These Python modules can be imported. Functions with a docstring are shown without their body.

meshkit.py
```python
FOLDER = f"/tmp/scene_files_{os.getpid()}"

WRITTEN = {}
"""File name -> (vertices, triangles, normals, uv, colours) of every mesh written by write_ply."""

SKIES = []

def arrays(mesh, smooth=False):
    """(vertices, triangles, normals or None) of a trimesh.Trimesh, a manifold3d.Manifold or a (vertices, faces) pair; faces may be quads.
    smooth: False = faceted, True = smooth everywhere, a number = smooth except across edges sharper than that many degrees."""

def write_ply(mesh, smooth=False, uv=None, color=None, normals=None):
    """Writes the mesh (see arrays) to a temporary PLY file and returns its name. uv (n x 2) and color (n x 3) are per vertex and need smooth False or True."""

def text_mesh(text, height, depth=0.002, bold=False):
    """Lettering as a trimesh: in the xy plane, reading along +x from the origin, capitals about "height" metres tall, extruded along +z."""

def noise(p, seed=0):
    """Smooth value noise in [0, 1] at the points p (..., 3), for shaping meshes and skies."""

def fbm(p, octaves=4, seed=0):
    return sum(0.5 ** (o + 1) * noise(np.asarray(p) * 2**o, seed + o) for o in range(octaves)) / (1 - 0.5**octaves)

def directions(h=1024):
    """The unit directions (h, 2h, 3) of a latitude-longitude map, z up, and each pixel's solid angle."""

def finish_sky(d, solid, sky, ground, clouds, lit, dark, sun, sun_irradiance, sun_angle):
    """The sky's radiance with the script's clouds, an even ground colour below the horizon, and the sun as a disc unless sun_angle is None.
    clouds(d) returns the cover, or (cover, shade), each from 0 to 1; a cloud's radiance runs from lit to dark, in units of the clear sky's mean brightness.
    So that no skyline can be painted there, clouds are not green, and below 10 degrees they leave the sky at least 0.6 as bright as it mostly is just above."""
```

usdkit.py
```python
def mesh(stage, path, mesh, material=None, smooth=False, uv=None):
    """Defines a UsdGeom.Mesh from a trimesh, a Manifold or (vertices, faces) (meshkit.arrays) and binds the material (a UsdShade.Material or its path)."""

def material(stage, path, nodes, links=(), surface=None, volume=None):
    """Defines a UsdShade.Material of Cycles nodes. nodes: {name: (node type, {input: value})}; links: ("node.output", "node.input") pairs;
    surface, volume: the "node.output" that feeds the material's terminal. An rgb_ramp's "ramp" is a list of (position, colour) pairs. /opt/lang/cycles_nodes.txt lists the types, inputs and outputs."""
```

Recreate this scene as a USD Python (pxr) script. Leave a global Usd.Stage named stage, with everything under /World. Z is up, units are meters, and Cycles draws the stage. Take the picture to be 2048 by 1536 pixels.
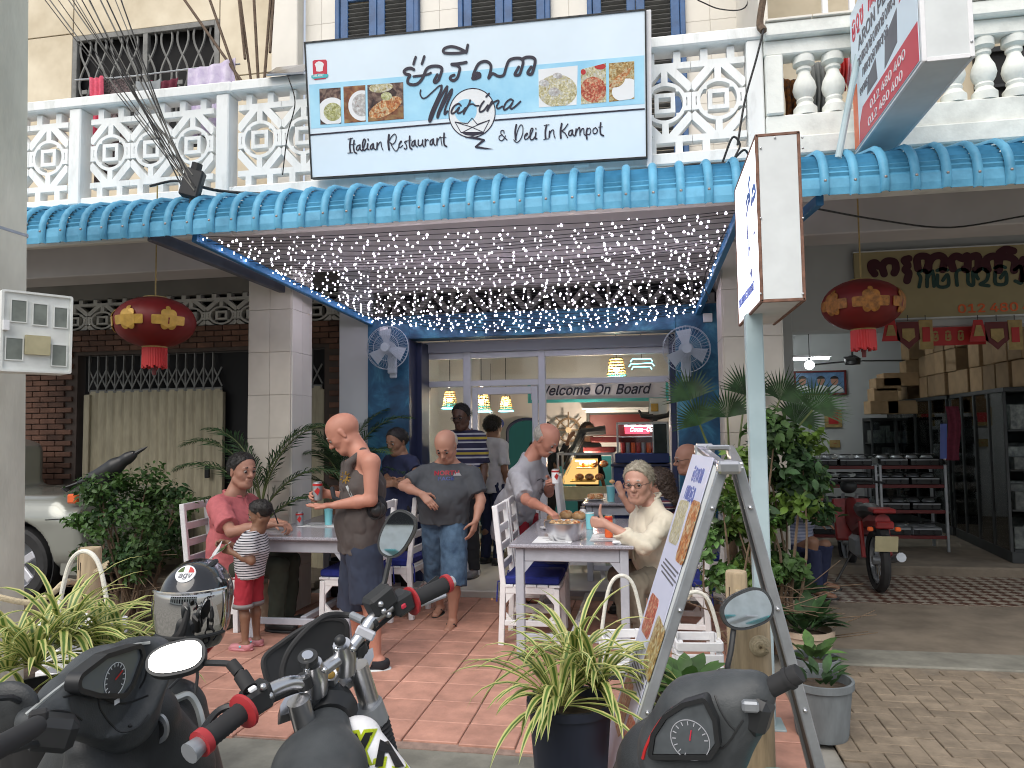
import math, random, numpy as np, trimesh, usdkit, meshkit, manifold3d as m3
from pxr import Usd, UsdGeom, UsdLux, UsdShade, Gf, Sdf, Vt
from shapely.geometry import LineString, Polygon, Point, MultiPolygon, box as sbox
from shapely.ops import unary_union
from shapely import affinity
PI=math.pi; A=np.array
stage=Usd.Stage.CreateInMemory(); UsdGeom.SetStageUpAxis(stage,'Z'); UsdGeom.SetStageMetersPerUnit(stage,1)
UsdGeom.Xform.Define(stage,'/World'); UsdGeom.Scope.Define(stage,'/World/Looks')
# ---------------- camera
F,YAW,PITCH,ROLL=1480.,math.radians(10.2),math.radians(3.56),math.radians(0.72)
EYE=A([0,0,1.6])
fw=A([-math.sin(YAW)*math.cos(PITCH),math.cos(YAW)*math.cos(PITCH),math.sin(PITCH)])
r0=A([math.cos(YAW),math.sin(YAW),0.]); u0=np.cross(r0,fw)
RT=r0*math.cos(ROLL)-u0*math.sin(ROLL); UP=u0*math.cos(ROLL)+r0*math.sin(ROLL)
cam=UsdGeom.Camera.Define(stage,'/World/camera')
M4=np.eye(4); M4[0,:3]=RT; M4[1,:3]=UP; M4[2,:3]=-fw; M4[3,:3]=EYE
cam.AddTransformOp().Set(Gf.Matrix4d(*M4.ravel().tolist()))
cam.CreateHorizontalApertureAttr(36.); cam.CreateVerticalApertureAttr(27.); cam.CreateFocalLengthAttr(36*F/2048)
cam.CreateClippingRangeAttr(Gf.Vec2f(.05,500))
cam.CreateExposureAttr(1.35)
# ---------------- sky and sun (soft, high, behind the camera)
SUN=A([-.25,-.75,.9]); SUN=SUN/np.linalg.norm(SUN)
usdkit.material(stage,'/World/Looks/sky',{'s':('sky_texture',{'sky_type':'single_scattering','sun_disc':False,'sun_elevation':float(math.asin(SUN[2])),'sun_rotation':float(math.atan2(SUN[0],SUN[1])),'altitude':50.,'air_density':1.,'aerosol_density':3.,'ozone_density':1.}),
 'm':('mix',{'fac':.62,'color2':(3.2,3.25,3.3)}),
 'b':('background_shader',{'strength':.092})},[('s.color','m.color1'),('m.color','b.color')],surface='b.background')
sky=UsdLux.DomeLight.Define(stage,'/World/sky'); UsdShade.MaterialBindingAPI.Apply(sky.GetPrim()).Bind(UsdShade.Material.Get(stage,'/World/Looks/sky'))
sky.GetPrim().SetCustomDataByKey('kind','structure')
sun=UsdLux.DistantLight.Define(stage,'/World/sun'); sun.CreateIntensityAttr(.25); sun.CreateAngleAttr(55.); sun.CreateNormalizeAttr(True); sun.CreateColorAttr(Gf.Vec3f(1,.96,.9))
_z=SUN; _x=np.cross([0,0,1.],_z); _x/=np.linalg.norm(_x); _y=np.cross(_z,_x)
L4=np.eye(4); L4[0,:3]=_x; L4[1,:3]=_y; L4[2,:3]=_z
sun.AddTransformOp().Set(Gf.Matrix4d(*L4.ravel().tolist()))
# ---------------- photograph pixel (2048 wide) -> point on a plane of the place
def ray(u,v): return fw*F+RT*(u-1024)-UP*(v-768)
def at(u,v,Y=None,Z=None,X=None):
    d=ray(u,v)
    t=(Y-EYE[1])/d[1] if Y is not None else (Z-EYE[2])/d[2] if Z is not None else (X-EYE[0])/d[0]
    return EYE+d*t
def px(p):
    q=A(p,float)-EYE; z=q@fw
    return A([1024+F*(q@RT)/z,768-F*(q@UP)/z])
# ---------------- materials
MT={}
def S(r,g,b): return tuple(float(((c/255+.055)/1.055)**2.4 if c>10 else c/255/12.92) for c in (r,g,b))
def mat(n,col,rough=.6,var=.12,sc=5.,bump=0.,bsc=None,metal=0.,spec=.5,coat=0.,em=0.,emc=None,col2=None,lo=.35,hi=.65,stretch=None,transl=0.,det=5.,sss=0.,rnd=0.):
    """a principled material whose colour wanders between two tones by noise; relief by a second noise"""
    c=A(col,float); c1=tuple(np.clip(c*(1-var),0,1)); c2=tuple(np.clip(c*(1+var),0,1)) if col2 is None else col2
    N={'t':('texture_coordinate',{}),'mp':('mapping',{'scale':stretch or (1.,1.,1.)}),'n':('noise_texture',{'scale':sc,'detail':det,'roughness':.6}),
       'r':('rgb_ramp',{'ramp':[(lo,c1),(hi,c2)]}),'p':('principled_bsdf',{'roughness':rough,'metallic':metal,'specular_ior_level':spec,'coat_weight':coat})}
    Lk=[('t.object','mp.vector'),('mp.vector','n.vector'),('n.fac','r.fac')]
    src='r.color'
    if rnd:
        N.update({'oi':('object_info',{}),'mr':('map_range',{'to_min':1-rnd,'to_max':1+rnd}),'hs':('hsv',{})})
        Lk+=[('oi.random','mr.value'),('mr.result','hs.value'),(src,'hs.color')]; src='hs.color'
    Lk.append((src,'p.base_color'))
    if bump:
        N.update({'bn':('noise_texture',{'scale':bsc or sc*6,'detail':4.}),'bu':('bump',{'strength':min(1.,bump),'distance':.01})})
        Lk+=[('mp.vector','bn.vector'),('bn.fac','bu.height'),('bu.normal','p.normal')]
    if em: N['p'][1].update({'emission_color':emc or tuple(col),'emission_strength':em})
    if sss: N['p'][1].update({'subsurface_weight':sss,'subsurface_scale':.01})
    sf='p.BSDF'
    if transl:
        N.update({'tr':('translucent_bsdf',{}),'mx':('mix_closure',{'fac':transl})}); Lk+=[(src,'tr.color'),('p.BSDF','mx.closure1'),('tr.BSDF','mx.closure2')]; sf='mx.closure'
    MT[n]=usdkit.material(stage,'/World/Looks/'+n,N,Lk,surface=sf); return n
def emit(n,col,st):
    MT[n]=usdkit.material(stage,'/World/Looks/'+n,{'e':('emission',{'color':col,'strength':st})},[],surface='e.emission')
def raw(n,N,Lk,sf): MT[n]=usdkit.material(stage,'/World/Looks/'+n,N,Lk,surface=sf)
# ---------------- objects
CNT={}
def path(parent,name):
    k=(parent,name); i=CNT.get(k,0); CNT[k]=i+1
    return f'{parent}/{name}'+(f'_{i:03d}' if i else '')
def tag(p,label=None,cat=None,group=None,kind=None):
    pr=p if isinstance(p,Usd.Prim) else stage.GetPrimAtPath(p)
    for k,v in (('label',label),('category',cat),('group',group),('kind',kind)):
        if v: pr.SetCustomDataByKey(k,v)
def thing(name,label,cat,loc=(0,0,0),rz=0.,group=None,tilt=None):
    p=path('/World',name); x=UsdGeom.Xform.Define(stage,p)
    x.AddTranslateOp().Set(Gf.Vec3d(*map(float,loc))); x.AddRotateZOp().Set(math.degrees(rz))
    if tilt: x.AddRotateXYZOp().Set(Gf.Vec3f(*tilt))
    tag(p,label,cat,group); return p
def obj(parent,name,mesh,m,smooth=35,label=None):
    p=path(parent,name); usdkit.mesh(stage,p,mesh,MT[m],smooth=smooth)
    if label: tag(p,label)
    return p
def solo(name,mesh,m,label,cat,group=None,smooth=35,kind=None):
    p=obj('/World',name,mesh,m,smooth); tag(p,label,cat,group,kind); return p
def struct(name,mesh,m,smooth=False):
    p=obj('/World',name,mesh,m,smooth); tag(p,kind='structure'); return p
def stuff(name,mesh,m,label,cat,smooth=False): return solo(name,mesh,m,label,cat,None,smooth,'stuff')
def dup(src,loc,rz=0.,label=None,group=None,tilt=None):
    pr=stage.GetPrimAtPath(src); was=pr.GetCustomData(); name=src.split('/')[-1]
    if name[-4:-3]=='_' and name[-3:].isdigit(): name=name[:-4]
    p=thing(name,label or was['label'],was['category'],loc,rz,group or was.get('group'),tilt)
    q=stage.GetPrimAtPath(p); q.GetReferences().AddInternalReference(src); q.SetInstanceable(True); return p
# ---------------- meshes: (vertices, triangles)
def cat(*ms):
    ms=[m for k in ms for m in (k if isinstance(k,list) else [k])]
    ms=[(A(m.vertices),A(m.faces)) if hasattr(m,'vertices') else m for m in ms]
    o=np.cumsum([0]+[len(m[0]) for m in ms]); return np.vstack([m[0] for m in ms]),np.vstack([m[1]+k for m,k in zip(ms,o)])
def mv(m,t=(0,0,0),rz=0.,rx=0.,ry=0.,s=1.):
    v=A(m[0])*s
    for ang,(i,j) in ((rx,(1,2)),(ry,(2,0)),(rz,(0,1))):
        if ang: c,q=math.cos(ang),math.sin(ang); w=v.copy(); w[:,i]=c*v[:,i]-q*v[:,j]; w[:,j]=q*v[:,i]+c*v[:,j]; v=w
    return v+A(t,float),m[1]
def xf(m,X,Y,Z,o):
    """local x,y,z -> axes X,Y,Z at o"""
    return m[0]@np.vstack([X,Y,Z])+A(o),m[1]
def norm(v): v=A(v,float); return v/max(1e-9,np.linalg.norm(v))
_sg=A([[x,y,z] for x in(-1,1) for y in(-1,1) for z in(-1,1)],float)
_cv=np.vstack([_sg*2-_sg*A([1 if k==a else 0 for k in range(3)])*0-_sg*A([0 if k==a else 1 for k in range(3)])*.5 for a in range(3)])
_hull=trimesh.convex.convex_hull(_cv); _ci=[int(np.argmin(np.abs(_cv-v).sum(1))) for v in _hull.vertices]; _cf=A(_ci)[_hull.faces]
_bf=A([[0,1,3],[0,3,2],[4,6,7],[4,7,5],[0,4,5],[0,5,1],[2,3,7],[2,7,6],[0,2,6],[0,6,4],[1,5,7],[1,7,3]])
def bx(c,s,bev=.004):
    """a box of size s about c, edges chamfered by bev"""
    h=A(s,float)/2; b=min(bev,h.min()*.45)
    if b<=0: return _sg*h+A(c,float),_bf
    v=np.vstack([_sg*(h-b*A([0 if k==a else 1 for k in range(3)])) for a in range(3)])
    return v+A(c,float),_cf
def bb(x0,x1,y0,y1,z0,z1,bev=.004): return bx(((x0+x1)/2,(y0+y1)/2,(z0+z1)/2),(x1-x0,y1-y0,z1-z0),bev)
def frame_of(d,up=(0,0,1)):
    d=norm(d); up=A(up,float)
    if abs(d@up)>.98*np.linalg.norm(up): up=A([1.,0,0])
    x=norm(np.cross(up,d)); return x,np.cross(d,x),d
def beam(a,b,w,h,bev=.004,up=(0,0,1)):
    """a rectangular bar from a to b, w across and h along up"""
    a,b=A(a,float),A(b,float); x,y,z=frame_of(b-a,up); return xf(bx((0,0,0),(w,h,np.linalg.norm(b-a)),bev),x,y,z,(a+b)/2)
def tube(pts,r,n=8,cap=True):
    P=A(pts,float); k=len(P); rr=np.broadcast_to(A(r,float),(k,)) ; T=np.gradient(P,axis=0)
    x,y,_=frame_of(T[0]); V=[]; th=np.arange(n)*2*PI/n
    for i in range(k):
        t=norm(T[i]); x=norm(x-t*(x@t)); y=np.cross(t,x); V.append(P[i]+rr[i]*(np.cos(th)[:,None]*x+np.sin(th)[:,None]*y))
    V=np.vstack(V); a=np.arange(n); b=(a+1)%n; Fc=[]
    for i in range(k-1):
        Fc+=[np.stack([i*n+a,i*n+b,i*n+n+b],1),np.stack([i*n+a,i*n+n+b,i*n+n+a],1)]
    if cap:
        V=np.vstack([V,P[:1],P[-1:]]); Fc+=[np.stack([b,a,0*a+k*n],1),np.stack([(k-1)*n+a,(k-1)*n+b,0*a+k*n+1],1)]
    return V,np.vstack(Fc)
def cyl(a,b,r,n=16,r2=None): return tube([a,b],[r,r if r2 is None else r2],n)
def lathe(prof,n=24,o=(0,0,0)):
    """prof: (radius, z) points turned about z"""
    P=A(prof,float); th=np.arange(n)*2*PI/n; k=len(P)
    V=np.stack([P[:,None,0]*np.cos(th),P[:,None,0]*np.sin(th),np.broadcast_to(P[:,None,1],(k,n))],-1).reshape(-1,3); a=np.arange(n); b=(a+1)%n
    Fc=[]
    for i in range(k-1): Fc+=[np.stack([i*n+a,i*n+b,i*n+n+b],1),np.stack([i*n+a,i*n+n+b,i*n+n+a],1)]
    return V+A(o,float),np.vstack(Fc)
def ball(c,r,sub=2):
    m=trimesh.creation.icosphere(sub); return A(m.vertices)*A(r,float)+A(c,float),A(m.faces)
def prism(g,d,X=(1,0,0),Y=(0,0,1),o=(0,0,0)):
    """a flat shape (shapely, in the axes X, Y at o) given depth d along X x Y"""
    out=[]
    for q in getattr(g,'geoms',[g]):
        if q.is_empty or q.area<1e-9: continue
        m=trimesh.creation.extrude_polygon(q,d,engine='earcut'); out.append((A(m.vertices),A(m.faces)))
    return xf(cat(out),norm(X),norm(Y),norm(np.cross(X,Y)),o)
def grid(fn,nu,nv):
    """a sheet of points fn(u,v), u and v from 0 to 1"""
    U,Vv=np.meshgrid(np.linspace(0,1,nu),np.linspace(0,1,nv),indexing='ij'); P=A(fn(U,Vv)); P=np.moveaxis(P,0,-1).reshape(-1,3) if P.shape[0]==3 else P.reshape(-1,3)
    i,j=np.meshgrid(np.arange(nu-1),np.arange(nv-1),indexing='ij'); a=(i*nv+j).ravel()
    return P,np.vstack([np.stack([a,a+nv,a+nv+1],1),np.stack([a,a+nv+1,a+1],1)])
def thick(m,d):
    """a sheet given thickness d along its normals"""
    t=trimesh.Trimesh(*m,process=False); n=t.vertex_normals; k=len(m[0]); f=m[1]
    e=np.sort(np.vstack([f[:,[0,1]],f[:,[1,2]],f[:,[2,0]]]),1); raw_=np.vstack([f[:,[0,1]],f[:,[1,2]],f[:,[2,0]]])
    _,inv,c=np.unique(e,axis=0,return_inverse=True,return_counts=True); b=raw_[c[inv.ravel()]==1]
    side=np.vstack([np.stack([b[:,0],b[:,0]+k,b[:,1]+k],1),np.stack([b[:,0],b[:,1]+k,b[:,1]],1)])
    return np.vstack([m[0]+n*d/2,m[0]-n*d/2]),np.vstack([f,f[:,::-1]+k,side])
def spl(pts,n=8):
    """a smooth curve through the points"""
    P=A(pts,float); Q=np.vstack([2*P[0]-P[1],P,2*P[-1]-P[-2]]); o=[]
    for i in range(1,len(P)):
        a,b,c,d=Q[i-1:i+3]
        for t in np.arange(n)/n: o.append(.5*((2*b)+(c-a)*t+(2*a-5*b+4*c-d)*t*t+(3*b-a-3*c+d)*t**3))
    return np.vstack(o+[P[-1]])
def poly_of(o): return [g for g in getattr(o,'geoms',[o])]
def stroke(pts,w,n=6,smooth=True):
    p=spl(pts,n) if smooth and len(pts)>2 else A(pts,float); return LineString(p).buffer(w/2,quad_segs=4)
def rrect(x0,y0,x1,y1,r): return sbox(x0+r,y0+r,x1-r,y1-r).buffer(r,quad_segs=5)
# ================= materials
mat('concrete',(.36,.34,.29),.9,.16,3,.3); mat('street',(.28,.27,.24),.92,.2,2.2,.4,40)
mat('terra',(.45,.235,.175),.6,.26,5,.3,30,rnd=.14,lo=.3,hi=.7); mat('grout',(.27,.19,.155),.95,.2,20)
mat('paver',(.225,.18,.13),.92,.2,9,.4,60,rnd=.12); mat('paverjoint',(.20,.165,.125),.95,.2,20)
mat('brownslab',(.175,.145,.11),.9,.22,3,.3,40); mat('cementstrip',(.195,.19,.16),.9,.25,4,.4,30); mat('soil',(.09,.065,.045),.95,.3,12,.8,30)
mat('white_wall',(.80,.80,.76),.8,.05,2,.1); mat('cream',(.62,.53,.38),.85,.12,1.6,.15,col2=(.72,.64,.49)); mat('groove',(.16,.12,.08),.9)
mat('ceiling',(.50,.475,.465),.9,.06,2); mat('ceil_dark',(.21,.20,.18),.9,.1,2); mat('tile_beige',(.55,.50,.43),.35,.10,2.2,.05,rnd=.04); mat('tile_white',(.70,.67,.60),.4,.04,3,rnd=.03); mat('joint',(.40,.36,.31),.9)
mat('lattice_white',(.80,.82,.80),.75,.16,5,.2,40,stretch=(1.6,1.6,.5),lo=.28,hi=.48,col2=(.84,.86,.85)); mat('lattice_old',(.5,.49,.45),.8,.15,6,.2); mat('parapet_old',(.70,.72,.68),.85,.14,4,.3,lo=.3,hi=.55)
mat('shutter_blue',(.035,.10,.24),.5,.2,8,.1); mat('slat_blue',(.10,.10,.095),.6,.2,8); mat('dark',(.01,.01,.011),.8,0); mat('black',(.017,.018,.019),.45,.1)
mat('brick',(.125,.062,.04),.85,.3,4,.4,40,rnd=.3); mat('mortar',(.08,.06,.05),.95)
mat('awning',(.065,.30,.49),.55,.25,4,.15,30,col2=(.12,.40,.60),lo=.3,hi=.6); mat('rust',(.18,.09,.06),.7,.3,30); mat('screw',(.35,.3,.28),.4,.2,30,metal=.8)
mat('steel',(.6,.6,.61),.28,.05,10,metal=1.); mat('galv',(.38,.40,.42),.45,.12,8,metal=.7); mat('alu',(.55,.56,.60),.4,.05,5,metal=.3); mat('chrome',(.75,.75,.76),.12,.03,5,metal=1.)
mat('beam_blue',(.03,.16,.34),.5,.1,8); mat('beam_grey',(.10,.11,.14),.5,.15,8); mat('navy',(.02,.028,.075),.5,.1,6)
mat('post_blue',(.36,.47,.50),.5,.09,2.5,.1,col2=(.42,.53,.56))
mat('white_paint',(.78,.78,.79),.45,.05,12,.1); mat('grey_paint',(.40,.42,.47),.5,.07,10,.08); mat('granite',(.34,.33,.37),.12,.35,120,spec=.6); mat('cushion',(.012,.022,.19),.85,.15,30,.2,200)
mat('wood_pale',(.45,.35,.225),.75,.18,5,.3,stretch=(6,6,.8)); mat('rope',(.5,.42,.28),.9,.15,60,.5,150); mat('rope_white',(.72,.70,.62),.9,.1,60,.3,150)
mat('pot_black',(.014,.014,.015),.55,.15,10); mat('pot_grey',(.17,.19,.20),.7,.15,14,.2,stretch=(1,1,.3)); mat('pot_clay',(.45,.36,.27),.8,.15,8,.2); mat('pot_navy',(.012,.016,.03),.5,.1)
mat('leaf',(.075,.155,.038),.65,.6,9,transl=.25,rnd=.45); mat('leaf_dark',(.03,.075,.022),.65,.6,9,transl=.2,rnd=.4); mat('leaf_lime',(.10,.17,.03),.45,.3,5,transl=.3,rnd=.3)
mat('palm',(.028,.068,.022),.55,.5,9,transl=.25); mat('palm_stem',(.10,.13,.04),.6,.2,8); mat('twig',(.16,.11,.07),.85,.3,12)
mat('stripe_green',(.10,.20,.035),.4,.2,12,transl=.25); mat('stripe_cream',(.62,.60,.26),.4,.12,12,transl=.25)
mat('rubber',(.020,.020,.021),.75,.15,15); mat('plastic_black',(.026,.029,.031),.5,.2,14,.15,300); mat('plastic_grey',(.046,.052,.056),.55,.22,10,.12,300,col2=(.075,.082,.085),lo=.4,hi=.8); mat('red_rub',(.35,.025,.03),.5,.1)
mat('gloss_black',(.006,.006,.007),.08,0,spec=.6,coat=.5); mat('mirror',(.93,.94,.95),.02,0,metal=1.); mat('silver_car',(.27,.28,.25),.25,.02,2,metal=.35,coat=.6)
mat('red_lantern',(.17,.010,.009),.5,.15,6,transl=.2); mat('gold',(.42,.25,.045),.45,.15,20,metal=.3); mat('gold_dim',(.38,.27,.10),.6,.15,20)
mat('red',(.45,.02,.02),.5,.1); mat('dk_red',(.13,.012,.012),.5,.1); mat('orange',(.75,.13,.03),.4,.1); mat('teal',(.06,.42,.45),.4,.08); mat('turq',(.22,.60,.66),.35,.06); mat('paper',(.78,.79,.80),.6,.03); mat('grey_lt',(.64,.67,.67),.6,.06)
mat('signblue',(.72,.83,.92),.35,.03,1.5); mat('signband',(.30,.64,.88),.35,.1,2,col2=(.45,.76,.92)); mat('signink',(.022,.018,.035),.4,0); mat('sign_lilac',(.62,.64,.80),.4,.02)
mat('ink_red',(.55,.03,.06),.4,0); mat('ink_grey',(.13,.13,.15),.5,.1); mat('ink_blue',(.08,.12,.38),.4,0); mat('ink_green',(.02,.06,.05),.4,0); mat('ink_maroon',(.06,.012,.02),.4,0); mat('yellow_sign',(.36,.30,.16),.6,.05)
mat('cable',(.02,.02,.02),.6,.1); mat('cable_grey',(.16,.155,.14),.6,.2); mat('rebar',(.11,.075,.05),.85,.3,40)
mat('pole_conc',(.60,.60,.51),.9,.16,2.5,.4,25,stretch=(1,1,.35)); mat('meter_white',(.68,.70,.66),.6,.12,5,col2=(.75,.77,.74)); mat('meter_win',(.17,.19,.165),.3,.2,9); mat('beige_box',(.42,.38,.23),.6,.1,9)
mat('gate',(.36,.32,.22),.7,.15,6,.1,stretch=(3,1,.6)); mat('gate_grey',(.17,.17,.16),.6,.2,9)
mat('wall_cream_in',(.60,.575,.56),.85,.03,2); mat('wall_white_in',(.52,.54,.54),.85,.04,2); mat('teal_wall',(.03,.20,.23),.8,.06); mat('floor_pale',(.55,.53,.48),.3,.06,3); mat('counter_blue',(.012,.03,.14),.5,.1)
mat('carton',(.33,.22,.12),.85,.15,6,rnd=.3); mat('shelf_dark',(.03,.034,.035),.55,.2,6); mat('goods',(.12,.14,.14),.5,.5,16,rnd=.5,col2=(.2,.22,.2)); mat('glass_dark',(.02,.03,.03),.15,.2,6); mat('photo_blue',(.10,.20,.36),.4,.3,8)
mat('fan_white',(.40,.46,.52),.6,.05)
mat('solar',(.03,.04,.06),.15,.1)
# blue painted cloud wall
raw('wall_blue',{'t':('texture_coordinate',{}),'n':('noise_texture',{'scale':3.2,'detail':7.,'roughness':.62,'distortion':.8}),'r':('rgb_ramp',{'ramp':[(.32,(.008,.045,.10)),(.5,(.015,.095,.19)),(.62,(.04,.19,.30)),(.72,(.10,.30,.40))]}),'p':('principled_bsdf',{'roughness':.5}),
 'bu':('bump',{'strength':.2,'distance':.02})},[('t.object','n.vector'),('n.fac','r.fac'),('r.color','p.base_color'),('n.fac','bu.height'),('bu.normal','p.normal')],'p.BSDF')
raw('checker',{'t':('geometry',{}),'m':('mapping',{'rotation':(0,0,.785)}),'c':('checker_texture',{'scale':11.,'color1':(.30,.27,.22),'color2':(.10,.05,.035)}),'p':('principled_bsdf',{'roughness':.4})},[('t.position','m.vector'),('m.vector','c.vector'),('c.color','p.base_color')],'p.BSDF')
raw('pane',{'f':('fresnel',{'IOR':1.5}),'a':('transparent_bsdf',{'color':(.93,.96,.96)}),'g':('glossy_bsdf',{'color':(1,1,1),'roughness':.03}),'m':('mix_closure',{})},[('f.fac','m.fac'),('a.BSDF','m.closure1'),('g.BSDF','m.closure2')],'m.closure')
raw('visor',{'a':('transparent_bsdf',{'color':(.2,.2,.2)}),'g':('glossy_bsdf',{'color':(.74,.73,.72),'roughness':.03}),'m':('mix_closure',{'fac':.72})},[('a.BSDF','m.closure1'),('g.BSDF','m.closure2')],'m.closure')
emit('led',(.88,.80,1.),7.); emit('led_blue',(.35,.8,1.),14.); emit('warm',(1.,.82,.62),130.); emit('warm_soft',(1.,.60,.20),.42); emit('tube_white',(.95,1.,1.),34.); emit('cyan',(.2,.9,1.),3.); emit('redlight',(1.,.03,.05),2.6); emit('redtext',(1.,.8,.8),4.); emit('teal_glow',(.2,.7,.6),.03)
emit('litface',(.93,.95,1.),1.15)
# ================= ground and pavements
rng=np.random.default_rng(3)
struct('ground',grid(lambda u,v:(u*120-60,v*120-60,u*0-.03),2,2),'street')
XL,XR=-3.42,.88
stuff_tiles=struct('terrace_pavement',bb(XL+.0,.80,3.72,7.06,-.2,-.012,0),'grout')
ts=.302
for i in range(14):
    for j in range(11):
        x0,y0=-3.4+i*ts,3.75+j*ts
        x1,y1=min(x0+ts-.008,.79),min(y0+ts-.008,7.05)
        if j==0: y0-=.05*math.sin(i*.7)
        if x1-x0<.05: continue
        dz=rng.uniform(-.002,.0015)
        obj(stuff_tiles,'tile',bb(x0,x1,y0,y1,-.03,dz,.004),'terra',False)
struct('street_kerb_slab',grid(lambda u,v:(-6+u*6.9,2.2+v*1.53,u*0-.016),2,2),'cementstrip')
pv=struct('paved_sidewalk',bb(.90,6.,3.0,5.42,-.2,-.014,0),'paverjoint')
pw=.105
for i in range(-2,26):
    for j in range(-2,26):
        # herringbone blocks laid square to the street
        k=(i-j)%4
        x0,y0=.90+i*pw,3.05+j*pw
        if k==0: sx,sy=2,1
        elif k==3: sx,sy=1,2
        else: continue
        x1,y1=x0+sx*pw-.005,y0+sy*pw-.005
        if x0<.88 or x1>3.3 or y0<3.02 or y1>5.44: continue
        obj(pv,'paving_block',bb(x0,x1,y0,y1,-.03,-.001+rng.uniform(-.0025,.002),.004),'paver',False)
struct('cement_strip',bb(.88,7.,5.42,5.78,-.2,0,.01),'cementstrip')
struct('apron',bb(.82,7.,5.78,7.28,-.2,-.004,0),'brownslab')
struct('arcade_floor',bb(.82,7.,7.28,8.6,-.2,.002,0),'checker')
struct('shop_floor_right',bb(.95,7.,8.6,14.,-.2,.10,.02),'brownslab')
struct('restaurant_floor',bb(XL+.3,.78,7.06,12.6,-.2,.06,.01),'floor_pale')
struct('planting_bed',grid(lambda u,v:(-9+u*5.58,3.6+v*4.6,.02*np.sin(u*9)*np.sin(v*7)-.0),12,12),'soil')
struct('left_arcade_floor',bb(-12,XL,7.3,9.,-.2,.05,.01),'brownslab')

# ================= the restaurant's shophouse
def tiled(par,x0,x1,z0,z1,y,nx,nz,m='tile_beige',axis='y',off=0.,name='cladding_tile',d=.012):
    """tiles on an upright face at y (or at x when axis is 'x'), facing -axis"""
    for i in range(nx):
        for k in range(nz):
            a,b=x0+(x1-x0)*i/nx+.0012,x0+(x1-x0)*(i+1)/nx-.0012; c,e=z0+(z1-z0)*k/nz+.0012,z0+(z1-z0)*(k+1)/nz-.0012
            obj(par,name,bb(a,b,y-d,y+.002,c,e,.002) if axis=='y' else bb(y-d,y+.002,a,b,c,e,.002) if axis=='x' else bb(y-.002,y+d,a,b,c,e,.002),m,False)
H=thing('shophouse','pale middle shophouse with blue shutters and white lattice balcony above the restaurant','shophouse')
H1=thing('shophouse','left beige shophouse with brick front and folding metal gate behind the bush','shophouse')
H2=thing('shophouse','right shophouse with open dark shop and white baluster balcony','shophouse')
def pillar(h,x0,x1,y0,y1,z1):
    p=obj(h,'pillar',bb(x0,x1,y0,y1,-.1,z1,.006),'joint')
    tiled(p,x0,x1,0,z1-.02,y0,2,8); tiled(p,y0,y1,0,z1-.02,x1,2,8,axis='-x',m='tile_white'); 
    tiled(p,y0,y1,0,z1-.02,x0,2,8,axis='x')
pillar(H,-3.55,-3.14,6.2,6.6,3.13); pillar(H,.64,1.09,6.2,6.6,3.13); pillar(H1,-8.0,-7.55,6.2,6.6,3.13); pillar(H2,5.1,5.55,6.2,6.6,3.13)
for h,x0,x1 in ((H1,-8.,-3.452),(H,-3.45,.878),(H2,.88,5.6)):
    obj(h,'beam',bb(x0,x1,6.21,6.59,3.135,3.655,.01),'ceiling'); obj(h,'balcony_floor',bb(x0,x1,5.83,7.22,3.65,3.72,.01),'ceiling')
    obj(h,'arcade_ceiling',bb(x0,x1,6.592,8.6,3.60,3.648,0),'ceil_dark')
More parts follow.
